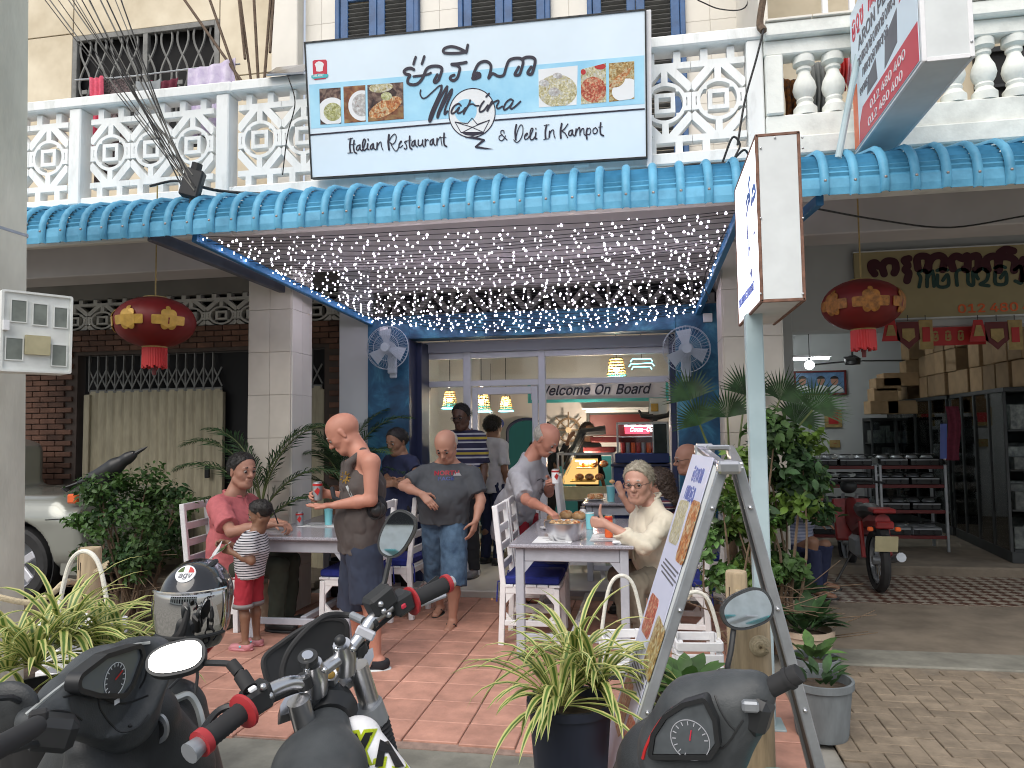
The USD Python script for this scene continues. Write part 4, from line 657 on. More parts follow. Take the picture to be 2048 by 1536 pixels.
# things on the room's walls
ov=thing('oval_frame','turquoise oval frame on the cream wall behind the left lamp','frame',at(885,790,Y=12.35)); obj(ov,'rim',(lambda m:(m[0]*A([.7,1,1.6]),m[1]))(tube([(.11*math.cos(t),0,.11*math.sin(t)) for t in np.linspace(0,2*PI,29)],.025,7,False)),'teal'); obj(ov,'glass',prism(affinity.scale(Point(0,0).buffer(.11),.7,1.6),.01,o=(0,.02,0)),'mirror',False)
for i,(u,v,Y,r,m) in enumerate(((849,777,7.9,.075,'navy'),(846,825,8.1,.06,'dk_red'),(998,847,12.3,.09,'ink_blue'),(845,845,8.1,.04,'navy'))):
    p=thing('wall_plate','round dark wall plate '+['high beside the left window post','low beside the left window post','on the cream wall below the small lamp','lowest beside the left window post'][i],'plate',at(u,v,Y=Y)); obj(p,'dish',mv(lathe([(0,.0),(r*.6,.002),(r,.018),(r*1.02,.02),(r*.98,.026),(r*.6,.012),(0,.01)],24),rx=PI/2),m); obj(p,'motif',mv(cyl((0,0,.006),(0,0,.012),r*.4,14),rx=PI/2),'turq')
dl=thing('hanging_doll','pale hanging shell mobile below the row of lamps','mobile',at(982,840,Y=9.6)); obj(dl,'string',cyl((0,0,-.05),(0,0,.75),.003,4),'cable')
for k in range(5): obj(dl,'shell',ball((.015*math.sin(k*2),0,.10-k*.055),(.035-.003*k,.03,.026),1),'paper')
mr=thing('arched_mirror','tall arched mirror in dark frame on the back wall','mirror',at(1055,900,Y=12.3)); pa=[(-.34,-.6)]+[(-.34*math.cos(t),.30+.22*math.sin(t)) for t in np.linspace(0,PI,15)]+[(.34,-.6)]
obj(mr,'frame',tube([(x,0,z) for x,z in pa],.028,6),'navy'); obj(mr,'glass',prism(Polygon(pa),.01,o=(0,.03,0)),'teal_glow',False)  # a dim teal glow is put into the mirror glass instead of reflecting
sw_=thing('ship_wheel','wooden ship wheel on the back wall beside the arched mirror','ship wheel',at(1137,860,Y=12.2)); obj(sw_,'rim',tube([(.19*math.cos(t),0,.19*math.sin(t)) for t in np.linspace(0,2*PI,31)],.02,6,False),'twig'); obj(sw_,'hub',cyl((0,-.03,0),(0,.03,0),.05,12),'wood_pale')
for k in range(8): t=k*PI/4; obj(sw_,'spoke',cyl((.04*math.cos(t),0,.04*math.sin(t)),(.30*math.cos(t),0,.30*math.sin(t)),.012,6),'twig')
hd=thing('kitchen_hatch','dark brown serving hatch in the back wall under a white shelf','hatch'); a,b=at(1180,872,Y=12.35),at(1300,828,Y=12.35); obj(hd,'recess',bb(a[0],b[0],12.36,12.38,a[2],b[2],0),'dk_red',False); obj(hd,'surround',cat(bb(a[0]-.05,a[0],12.32,12.38,a[2],b[2]+.05),bb(b[0],b[0]+.05,12.32,12.38,a[2],b[2]+.05),bb(a[0],b[0],12.32,12.38,b[2],b[2]+.05)),'shelf_dark',False)
a,b=at(1165,826,Y=12.2),at(1297,814,Y=12.2); sh_=thing('wall_shelf','white moulded shelf above the brown hatch','shelf'); obj(sh_,'board',bb(a[0],b[0],12.1,12.37,b[2]-.03,b[2],.004),'paper',False); obj(sh_,'moulding',bb(a[0]+.05,b[0],12.16,12.37,a[2],b[2]-.032,.02),'paper',False)
bl=thing('table_lamp','small bright bulb lamp on the counter beside the brown hatch','lamp',at(1176,853,Y=11.6)); obj(bl,'bulb',ball((0,0,0),.055,2),'warm'); obj(bl,'stem',cyl((0,0,-.06),(0,0,-.45),.015,8),'galv'); obj(bl,'base',cyl((0,0,-.48),(0,0,-.45),.07,12),'galv')
# counter, glass food case, drinks cabinet
ct=thing('counter','dark blue counter with panelled front behind the drinks cabinet','counter'); a,b=at(1228,1000,Y=9.3),at(1345,928,Y=9.3)
obj(ct,'body',bb(a[0],.755,9.32,9.9,.06,b[2]-.03,.01),'counter_blue',False); obj(ct,'top',bb(a[0]-.03,.757,9.27,9.93,b[2]-.03,b[2],.006),'navy',False)
for k in range(3): obj(ct,'front_panel',bb(a[0]+.05+k*.38,a[0]+.39+k*.38,9.305,9.32,.2,b[2]-.12,.006),'counter_blue',False)
wc=thing('drinks_cabinet','glass fronted cabinet with red lit brand strip on a blue base','cabinet'); a,b=at(1234,926,Y=9.35),at(1337,843,Y=9.35); zb=at(1234,907,Y=9.35)[2]; x0,x1=a[0],b[0]
obj(wc,'base',bb(x0-.02,x1,9.3,9.8,a[2],zb,.008),'counter_blue',False); obj(wc,'back',bb(x0+.03,x1-.03,9.78,9.8,zb,b[2]-.03,0),'dk_red',False); obj(wc,'frame',cat(bb(x0,x0+.025,9.33,9.36,zb,b[2],.004),bb(x1-.025,x1,9.33,9.36,zb,b[2],.004),bb(x0,x1,9.33,9.8,b[2]-.03,b[2],.004),bb(x1-.20,x1-.18,9.33,9.36,zb,b[2]-.03,.004)),'galv',False)
obj(wc,'glass',bb(x0+.025,x1-.2,9.342,9.346,zb,b[2]-.03,0),'pane',False); obj(wc,'side_door',bb(x1-.18,x1-.025,9.34,9.36,zb,b[2]-.03,.003),'glass_dark',False); obj(wc,'top_light',bb(x0+.1,x1-.15,9.36,9.38,b[2]-.06,b[2]-.045,0),'tube_white',False)
c0,c1=at(1250,868,Y=9.40),at(1298,852,Y=9.40); obj(wc,'lit_strip',bb(c0[0],c1[0],9.40,9.42,c0[2],c1[2],.003),'redlight',False); pl=Plane(A([c0[0],9.40,c0[2]]),(1,0,0),(0,0,1)); obj(wc,'strip_lettering',pl.text('Coca-Cola',.05,.055,.03,.001,True,.95,.25,.003),'redtext',False)
for k in range(7): obj(wc,'drink_can',cyl((x0+.07+k*.065,9.55,zb),(x0+.07+k*.065,9.55,zb+.13),.028,10),['red','galv','orange'][k%3])
obj(wc,'shelf',bb(x0+.03,x1-.2,9.4,9.78,zb+.2,zb+.21,0),'galv',False)
bt=thing('model_boat','dark model boat with a yellow picture standing on the drinks cabinet','ornament',at(1310,842,Y=9.5)); obj(bt,'hull',tube([(-.2,0,.14),(-.16,0,.07),(0,0,.04),(.16,0,.07),(.2,0,.14)],[.012,.03,.035,.03,.012],8),'black'); obj(bt,'stand',bx((0,0,.02),(.06,.06,.04)),'black'); obj(bt,'picture',bx((.04,.02,.19),(.22,.02,.2),.004),'grey_lt',False); obj(bt,'label',bx((0,.0,.17),(.09,.022,.1),.002),'gold',False)
fc=thing('food_case','curved glass food case lit gold from within on a steel frame','display case'); a,b=at(1122,1082,Y=9.7),at(1226,904,Y=9.7); x0,x1,zt=a[0],b[0],b[2]; zl=at(1122,996,Y=9.7)[2]
obj(fc,'steel_frame',cat(*[bb(x-.014,x+.014,y-.014,y+.014,.06,zt,.003) for x in (x0,x1) for y in (9.5,10.05)],bb(x0,x1,9.49,9.51,zt-.03,zt,.003),bb(x0,x1,9.49,9.51,zl-.02,zl+.01,.003),bb(x0-.01,x0+.01,9.5,10.05,zt-.03,zt,.003)),'galv',False)
xs0,xs1=at(1120,990,Y=9.75)[0],at(1195,990,Y=9.75)[0]; ztop=at(1190,868,Y=9.75)[2]
crv=[(xs0+.0,zl),(xs0+.05,zl+.25),(xs0+.18,zl+.5),(xs0+.36,ztop)]
g=Polygon(crv[:3]+[(xs1,crv[2][1]),(xs1,zl)]); obj(fc,'glow_panel',prism(g.intersection(sbox(-9,zl+.16,9,9)),.01,o=(0,9.98,0)),'warm_soft',False)
for k in range(3):
    z=zl+.06+k*.17; obj(fc,'shelf',bb(xs0+.07+k*.08,xs1-.02,9.62,9.96,z-.015,z,.003),'gold',False)
    for j in range(3): obj(fc,'pastry',ball((xs0+.2+k*.06+j*.13,9.75,z+.04),(.06,.06,.045),2),'food_fish')
obj(fc,'curved_glass',thick((A([[x,y,z] for x,z in spl(crv,5) for y in (9.6,9.98)]),A([q for i in range(15) for q in ([2*i,2*i+1,2*i+3],[2*i,2*i+3,2*i+2])])),.004),'pane',True)
obj(fc,'black_hood',tube([(crv[1][0]+.02,9.75,crv[1][1]+.12),(crv[2][0],9.75,crv[2][1]+.1),(crv[3][0]-.05,9.75,ztop+.02),(xs1+.12,9.75,ztop+.05)],[.03,.05,.06,.06],8),'black'); obj(fc,'tray',bb(x0+.05,x1-.05,9.45,9.5,zl,zl+.17,.006),'beige_box',False); obj(fc,'lamp',bb(xs0+.22,xs1-.03,9.7,9.74,zl+.47,zl+.485,0),'warm',False)
for k in range(2): 
    p=at(1200+k*14,903-k*20,Y=9.9); t_=thing('wooden_tray',['lower','upper'][k]+' brown wooden tray stacked on the food case','tray',p); obj(t_,'base',bx((0,0,0),(.4,.3,.02),.004),'dk_red',False); obj(t_,'rim',cat(bx((0,-.15,.03),(.4,.02,.06)),bx((0,.15,.03),(.4,.02,.06)),bx((-.2,0,.03),(.02,.28,.06)),bx((.2,0,.03),(.02,.28,.06))),'dk_red',False)
# ================= tables and chairs of the terrace
def table(lab,loc,w,l,h=.79,group=None):
    T=thing('dining_table',lab,'table',loc,0,group); t=.06
    obj(T,'tabletop',bx((w/2,l/2,h-.013),(w+.08,l+.08,.026),.006),'granite',False)
    for i,(x,y) in enumerate(((t/2,t/2),(w-t/2,t/2),(t/2,l-t/2),(w-t/2,l-t/2))): obj(T,'leg',bx((x,y,(h-.03)/2),(t,t,h-.03),.005),'grey_paint',False)
    for y in (t/2,l-t/2): 
        obj(T,'apron',bx((w/2,y,h-.078),(w-2*t-.004,.03,.095),.004),'grey_paint',False); obj(T,'stretcher',bx((w/2,y,.13),(w-2*t-.004,.03,.05),.004),'grey_paint',False)
        for s,x in ((1,t),(-1,w-t)): obj(T,'corner_brace',prism(Polygon([(x,h-.127),(x+s*.07,h-.127),(x+s*.002,h-.21),(x,h-.21)]),.022,o=(0,y+.011,0)),'grey_paint',False)
    for x in (t/2,w-t/2): obj(T,'apron',bx((x,l/2,h-.078),(.03,l-2*t-.004,.095),.004),'grey_paint',False)
    obj(T,'stretcher',bx((w/2,l/2,.13),(.05,l-.2,.045),.004),'grey_paint',False); return T
TG='grey granite topped tables'
table('grey table with granite top carrying the steel bowl',(-.94,5.27,0),.80,1.5); table('grey table with granite top beside the pink shirted man',(-3.12,5.45,0),.85,1.45); table('grey table inside the doorway with a turquoise cup',(-.62,7.62,.06),.75,1.1)
def make_chair(lab,loc,rz,cush=True):
    C=thing('chair',lab,'chair',loc,rz); hw=.20; m='white_paint'
    for s in (-1,1):
        obj(C,'back_post',cat(beam((-.215,s*hw,0),(-.195,s*hw,.46),.042,.042,.004,(0,1,0)),beam((-.195,s*hw,.455),(-.255,s*hw,1.03),.042,.038,.004,(0,1,0))),m,False)
        obj(C,'front_leg',beam((.215,s*hw,0),(.205,s*hw,.42),.042,.042,.004,(0,1,0)),m,False)
        obj(C,'side_rail',bx((0,s*hw,.405),(.38,.026,.05),.003),m,False); obj(C,'side_stretcher',bx((0,s*hw,.165),(.38,.024,.04),.003),m,False)
        for x,d in ((.185,-1),(-.175,1)):
            obj(C,'corner_brace',prism(Polygon([(x,.379),(x+d*.06,.379),(x,.31)]),.02,o=(0,s*hw+.01,0)),m,False); obj(C,'corner_brace',prism(Polygon([(x,.186),(x+d*.05,.186),(x,.24)]),.02,o=(0,s*hw+.01,0)),m,False)
    for z in (1.0,.845,.71,.575): x=-.195-.06*(z-.46)/.57; obj(C,'back_rail',bx((x,0,z),(.022,.36,.06),.004),m,False)
    for k in range(5): obj(C,'seat_slat',bx((-.16+k*.088,0,.439),(.08,.44,.018),.003),m,False)
    for x in (-.2,.205): obj(C,'cross_rail',bx((x,0,.405),(.026,.36,.05),.003),m,False)
    obj(C,'cross_stretcher',bx((.0,0,.165),(.03,.376,.04),.003),m,False)
    if cush:
        cu=bx((.02,0,.478),(.42,.42,.058),.02); obj(C,'cushion',cu,'cushion',40)
        obj(C,'cushion_tie',cat(*[tube([(-.17,s*.19,.47),(-.235,s*.21,.47),(-.24,s*.2,.42),(-.245,s*.21,.32)],.006,5) for s in (-1,1)]),'cushion')
    return C
CH=make_chair('white slatted chair with blue cushion, nearest, left of the bowl table',(-.885,5.73,0),0)
for lab,x,y,rz,z in (('white chair with blue cushion behind the nearest one at the bowl table',-.90,6.25,.05,0),('white chair with blue cushion beside the bald man in the dark tank top',-2.36,5.83,PI,0),('white chair with blue cushion behind the man in the grey mountain shirt',-2.20,6.36,PI-.06,0),('white chair under the pink shirted man',-3.52,5.76,.1,0),('white chair under the man in the cream shirt',.20,5.78,PI,0),('white chair at the inner table, left of the turquoise cup',-.70,7.9,.1,.06),('white chair farther back at the inner table',-.72,8.4,.1,.06),('white chair under the curly haired person',.26,6.7,PI,0)):
    dup(CH,(x,y,z),rz,lab)
bx_=thing('crate_table','slatted pale wood crate table inside the doorway','crate',(at(990,1000,Y=8.9)[0],8.9,.06))
for k in range(5): obj(bx_,'slat',bx((0,-.2,.06+k*.15),(.42,.02,.09),.003),'wood_pale',False)
for s in (-1,1): obj(bx_,'upright',bx((s*.19,-.18,.38),(.04,.04,.76),.004),'wood_pale',False)
obj(bx_,'top',bx((0,0,.78),(.5,.46,.025),.005),'wood_pale',False)
# ---- things on the tables
def can(lab,p,m='galv',r=.033,h=.118,tilt=None,band='red'):
    c=thing('drink_can',lab,'can',p,.4,None,tilt); obj(c,'body',lathe([(0,0),(r*.8,0),(r,.008),(r,h-.012),(r*.85,h-.001)],20),m); obj(c,'rim',lathe([(r*.87,h-.003),(r*.87,h+.003),(r*.8,h+.003),(r*.78,h-.004),(0,h-.004)],20),'steel'); obj(c,'band',lathe([(r*1.012,h*.80),(r*1.012,h*.93)],20),band); obj(c,'logo',xf(prism(Polygon([(-.02,.0),(0,.03),(.018,.012),(.004,-.028)]),.002),A([1,0,0]),A([0,1,0]),A([0,0,1]),(0,-r-.0002,h*.5)),band,False); return c
def plate(lab,p,r=.10,food=True):
    c=thing('plate',lab,'plate',p); obj(c,'dish',lathe([(0,0),(r*.6,0),(r,.014),(r*1.02,.017),(r*.98,.018),(r*.6,.006),(0,.005)],28),'paper'); return c
tz=.792
q=at(1135,1072,Z=tz); bw=thing('steel_bowl','large steel bowl of food on the granite table','bowl',(q[0],5.48,tz)); R=.148
obj(bw,'shell',lathe([(0,.004),(R*.62,.004),(R*.72,0),(R*.76,.01),(R*.92,.06),(R,.125),(R*1.04,.128),(R*1.04,.132),(R*.985,.130),(R*.9,.065),(R*.72,.014),(0,.012)],40),'steel')
mat('stew',(.30,.13,.05),.35,.4,40,.5,120,col2=(.55,.38,.2)); obj(bw,'food',lathe([(R*.95,.10),(R*.7,.118),(R*.35,.13),(0,.132)],30),'stew')
rf=np.random.default_rng(4)
for k in range(9): t=k*.7; obj(bw,'meat_piece',ball((R*.62*math.cos(t),R*.62*math.sin(t),.125),(.024,.018,.014),1),'stew' if k%2 else 'food_fish')
mat('bun',(.42,.22,.09),.6,.25,14,.2,60,col2=(.6,.4,.2))
for k,(u,v) in enumerate(((1108,1038),(1133,1032),(1158,1034))): q=at(u,v,Z=tz+.03); c=thing('bread_bun','brown bread bun behind the steel bowl, '+['left','middle','right'][k]+' of three','bread',(q[0],q[1],tz)); obj(c,'crumb',ball((0,0,.04),(.065,.055,.038),2),'bun'); obj(c,'crust',ball((0,0,.05),(.055,.047,.034),2),'food_fish')
q=at(1098,1058,Z=tz); plate('small white plate with a bread slice beside the bowl',(q[0],q[1],tz),.075); c=thing('bread_slice','bread slice leaning on the plate left of the bowl','bread',(q[0],q[1],tz+.02),.4,None,(35,10,0)); obj(c,'crumb',bx((0,0,.02),(.09,.06,.025),.01),'wood_pale'); obj(c,'crust',bx((0,.0,.038),(.095,.064,.012),.005),'bun')
for i,(u,v,w_,l_) in enumerate(((1108,1080,.28,.3),(1215,1075,.24,.34),(645,1050,.34,.30))):
    q=at(u,v,Z=tz); c=thing('placemat','printed paper placemat under '+['the steel bowl','the cream shirted arm','the drinks on the left table'][i],'placemat',(q[0],q[1],tz)); obj(c,'sheet',bx((0,0,.0015),(w_,l_,.002),0),'paper',False)
    for k in range(9): obj(c,'print_line',bx((rf.uniform(-.06,.06)*w_*3,-l_*.42+k*l_*.105,.003),(w_*rf.uniform(.3,.7),.012,.0006),0),'ink_grey',False)
def cup(lab,p,r=.04,h=.13,m='turq'): c=thing('cup',lab,'cup',p); obj(c,'body',lathe([(0,0),(r*.8,0),(r,h),(r*.93,h),(r*.75,.006),(0,.006)],22),m); obj(c,'lip',lathe([(r*1.02,h-.004),(r*1.02,h+.004),(r*.94,h+.004)],22),'paper'); return c
q=at(657,1050,Z=tz); cup('turquoise tumbler on the left table beside the bald man',(q[0],q[1],tz),.038,.17); q=at(1180,1058,Z=tz); cup('turquoise cup on the granite table behind the thumb',(q[0],q[1],tz),.036,.13); cup('turquoise cup on the inner table by the raised fork hand',at(1222,1003,Z=.855),.045,.16)
q=at(1166,1040,Z=tz); c=thing('salt_shaker','white shaker with steel cap beside the thumbs up hand','shaker',(q[0],q[1],tz)); obj(c,'body',lathe([(0,0),(.03,0),(.032,.08),(.022,.1)],16),'paper'); obj(c,'cap',lathe([(.024,.1),(.024,.118),(0,.124)],16),'steel')
q=at(1217,1078,Z=tz); can('tall orange can on the granite table beside the cream sleeve',(q[0],q[1]+.06,tz),'orange',.030,.165,None,'red'); q=at(599,1052,Z=tz); can('silver cola can standing on the left table',(q[0],q[1],tz)); 
q=at(1236,1090,Z=tz); c=thing('napkin','crumpled white napkin on the near table corner','napkin',(q[0],q[1]+.04,tz)); m=ball((0,0,.015),(.04,.03,.016),2); obj(c,'sheet',(m[0]+.012*(meshkit.noise(m[0]*60)[:,None]-.5),m[1]),'paper',False)
q=at(1190,1000,Z=.855); plate('plate of food on the inner table',(q[0],q[1],.853),.11); c=thing('fried_food','heap of fried food on the inner table plate','food',(q[0],q[1],.862)); [obj(c,'piece',ball((.05*math.cos(k*1.3),.05*math.sin(k*1.3),.02+.01*(k%3)),(.04,.025,.02),1),'food_fish') for k in range(8)]
# ================= people: one continuous skin each, grown from joints; clothes as children
def nets(D,o,h):
    """surface of the field D (inside < 0) on a grid at o with step h"""
    s=D<0; c=s[:-1,:-1,:-1].astype(np.int8); n=0
    for a in np.ndindex(2,2,2): n=n+s[a[0]:s.shape[0]-1+a[0],a[1]:s.shape[1]-1+a[1],a[2]:s.shape[2]-1+a[2]]
    act=(n>0)&(n<8); idx=np.full(act.shape,-1,np.int64); I=np.argwhere(act); idx[act]=np.arange(len(I)); acc=np.zeros((len(I),3)); cnt=np.zeros(len(I))
    for ax in range(3):
        for b in np.ndindex(2,2):
            lo=[0,0,0]; oth=[k for k in range(3) if k!=ax]; lo[oth[0]],lo[oth[1]]=b; hi=list(lo); hi[ax]=1
            A0=D[I[:,0]+lo[0],I[:,1]+lo[1],I[:,2]+lo[2]]; A1=D[I[:,0]+hi[0],I[:,1]+hi[1],I[:,2]+hi[2]]; m=(A0<0)!=(A1<0); t=np.where(m,A0/np.where(m,A0-A1,1),0)
            q=np.tile(A(lo,float),(len(I),1)); q[:,ax]=t; acc+=q*m[:,None]; cnt+=m
    V=(I+acc/np.maximum(cnt,1)[:,None])*h+o; Fc=[]
    for ax in range(3):
        b,c=[(1,2),(2,0),(0,1)][ax]; sl0=[slice(1,-1)]*3; sl0[ax]=slice(0,-1); sl1=list(sl0); sl1[ax]=slice(1,None)
        S0,S1=s[tuple(sl0)],s[tuple(sl1)]; E=np.argwhere(S0!=S1); 
        if not len(E): continue
        off=A([1,1,1]); off[ax]=0; E=E+off; fl=s[E[:,0],E[:,1],E[:,2]]
        def g(db,dc): q=E.copy(); q[:,b]+=db; q[:,c]+=dc; return idx[q[:,0],q[:,1],q[:,2]]
        Q=np.stack([g(-1,-1),g(0,-1),g(0,0),g(-1,0)],1); Q[~fl]=Q[~fl][:,::-1]; Fc+=[Q[:,[0,1,2]],Q[:,[0,2,3]]]
    return V,np.vstack(Fc)
class Field:
    def __init__(s,lo,hi,h): s.o=A(lo,float); s.h=h; s.n=np.ceil((A(hi)-s.o)/h).astype(int)+1; s.D=np.full(s.n,.3,np.float32)
    def block(s,lo,hi):
        i=np.clip(np.floor((A(lo)-s.o)/s.h).astype(int),0,s.n); j=np.clip(np.ceil((A(hi)-s.o)/s.h).astype(int)+1,0,s.n); sl=tuple(slice(a,b) for a,b in zip(i,j))
        g=[((np.arange(a,b)*s.h+q).astype(np.float32)) for a,b,q in zip(i,j,s.o)]; return sl,g
    def cone(s,a,b,ra,rb,k=.02,lat=None,w=1.,flat=False,sub=False):
        """a round cone from a to b; w widens it along lat; flat cuts it square at b"""
        a,b=A(a,float),A(b,float); R=max(ra,rb)*max(w,1)+k+.02; sl,g=s.block(np.minimum(a,b)-R,np.maximum(a,b)+R)
        if 0 in s.D[sl].shape: return
        X,Y,Z=g[0][:,None,None]-a[0],g[1][None,:,None]-a[1],g[2][None,None,:]-a[2]; d=b-a; L=np.linalg.norm(d); 
        if lat is not None and w!=1:
            l=norm(lat); t_=X*l[0]+Y*l[1]+Z*l[2]; q=(1/w-1)*t_; X,Y,Z=X+q*l[0],Y+q*l[1],Z+q*l[2]; d=d+(1/w-1)*(d@l)*l
        dd=max(d@d,1e-9); t=(X*d[0]+Y*d[1]+Z*d[2])/dd; tc=np.clip(t,0,1); e=np.sqrt((X-tc*d[0])**2+(Y-tc*d[1])**2+(Z-tc*d[2])**2)-(ra+(rb-ra)*tc)
        if flat: e=np.maximum(e,(t-1)*math.sqrt(dd))
        D=s.D[sl]
        if sub: s.D[sl]=np.maximum(D,-e) if k<=.001 else -s.smin(-D,e,k)
        else: s.D[sl]=s.smin(D,e,k)
    @staticmethod
    def smin(a,b,k):
        if k<=.001: return np.minimum(a,b)
        h=np.maximum(k-np.abs(a-b),0)/k; return np.minimum(a,b)-h*h*k*.25
    def plane(s,p,n):
        """keeps what lies behind the plane through p with normal n"""
        n=norm(n); sl,g=s.block(s.o-1,s.o+s.n*s.h+1); e=(g[0][:,None,None]-p[0])*n[0]+(g[1][None,:,None]-p[1])*n[1]+(g[2][None,None,:]-p[2])*n[2]; s.D[sl]=np.maximum(s.D[sl],e)
    def rough(s,amp,sc,seed=0):
        m=np.abs(s.D)<.03; I=np.argwhere(m); p=I*s.h+s.o; sc=A(sc)*np.ones(3); q=p*sc; r=.7*meshkit.noise(q+1.3*meshkit.noise(q*.7,seed+5)[:,None],seed)+.3*meshkit.noise(q*2.3+7,seed+2); s.D[m]+=(amp*(1-2*np.abs(2*r-1))).astype(np.float32)
    def flat(s,p,n,r):
        """planes the body off at p within r"""
        sl,g=s.block(A(p)-r,A(p)+r); X,Y,Z=g[0][:,None,None]-p[0],g[1][None,:,None]-p[1],g[2][None,None,:]-p[2]; e=X*n[0]+Y*n[1]+Z*n[2]; q=np.sqrt(X*X+Y*Y+Z*Z); e=e-np.maximum(q-r*.8,0)*1.5; s.D[sl]=-s.smin(-s.D[sl],-e,.012)
    def mesh(s): return nets(s.D,s.o,s.h)
def hand_prims(w,d,n,left,pose,s=1.):
    """finger bones: w wrist, d towards the fingers, n out of the back of the hand"""
    d=norm(d); n=norm(A(n)-d*(A(n)@d)); t=np.cross(d,n)*(1 if left else -1); out=[]   # t: towards the thumb
    cur={'relax':(.25,.35,.25),'grip':(.75,.95,.6),'fist':(1.45,1.6,1.1),'flat':(.05,.1,.05),'pinch':(.7,.6,.4)}[pose.split('_')[0]]
    for i,(off,kl,ln,r) in enumerate(((.027,.088,1.,.0088),(.009,.092,1.1,.0090),(-.009,.088,1.03,.0086),(-.026,.080,.82,.0076))):
        b=w+t*off*.55*s; kn=w+d*kl*s+t*off*s; out.append((b,kn,.014*s,.0118*s,.014)); p=kn; ang=0; sp=t*(off*3.0)
        for j,(L,q) in enumerate(zip((.044,.027,.021),cur)):
            ang+=q*(1+.06*i); v=norm(d*math.cos(ang)-n*math.sin(ang)+sp*(.12 if ang<1 else 0)); e=p+v*L*ln*s; out.append((p,e,(r-.0006*j)*s,(r-.0006*j-.0006)*s,.004)); p=e
    b=w+t*.022*s+d*.018*s
    if 'thumb' in pose: vs=(norm(t*.8+d*.5),norm(t+d*.08),norm(t-d*.08))
    elif pose=='flat': vs=(norm(t*.8+d*.6-n*.1),norm(t*.5+d*.8),norm(t*.3+d*.9))
    else: vs=(norm(t*.75+d*.6-n*.35),norm(t*.25+d*.8-n*.6),norm(d*.8-n*.6-t*.1))
    p=b; out.append((w+t*.01*s,b,.015*s,.014*s,.014))
    for L,v,r in zip((.045,.034,.027),vs,(.0125,.0105,.0092)): e=p+v*L*s; out.append((p,e,r*s,r*.92*s,.005)); p=e
    return out
def stand(x,y,yaw,h,z0=0.,lean=0.,seat=False,sw=1.,spread=1.):
    """joints of a figure of height h facing yaw; lean bends it at the hips"""
    s=h/1.75; f=A([math.cos(yaw),math.sin(yaw),0]); l=A([-math.sin(yaw),math.cos(yaw),0]); o=A([x,y,z0]); u=A([0,0,1.])
    J=dict(f=f,l=l,s=s,u=u)
    def q(ff,ll,zz): return o+(f*ff+l*ll+u*zz)*s
    zp=.52/s if seat else .95
    def up(ff,ll,zz):
        a=zz-.95; return q(ff*math.cos(lean)+a*math.sin(lean),ll,zp+a*math.cos(lean)-ff*math.sin(lean))
    J['pelvis']=up(0,0,.95); J['waist']=up(.01,0,1.12); J['chest']=up(0,0,1.30); J['neck']=up(-.015,0,1.475); J['head']=up(.035,0,1.635)
    for k,sg in (('l',1),('r',-1)):
        J['s'+k]=up(-.01,sg*.175*sw,1.42); J['e'+k]=up(-.03,sg*.225*sw,1.12); J['w'+k]=up(.06,sg*.235*sw,.88); J['h'+k]=up(0,sg*.088,.93)
        if seat: J['k'+k]=q(.44,sg*.11*spread,zp+.0); J['a'+k]=q(.42,sg*.11*spread,.085)
        else: J['k'+k]=q(.02,sg*.095*spread,.50); J['a'+k]=q(-.02,sg*.10*spread,.085)
        J['t'+k]=J['a'+k]+(f*.15+l*sg*.02-u*.055)*s
        J['hd'+k]=(None,None,'relax')
    J['face']=f; J['bend']=norm(J['chest']-J['pelvis']); return J
SK={}
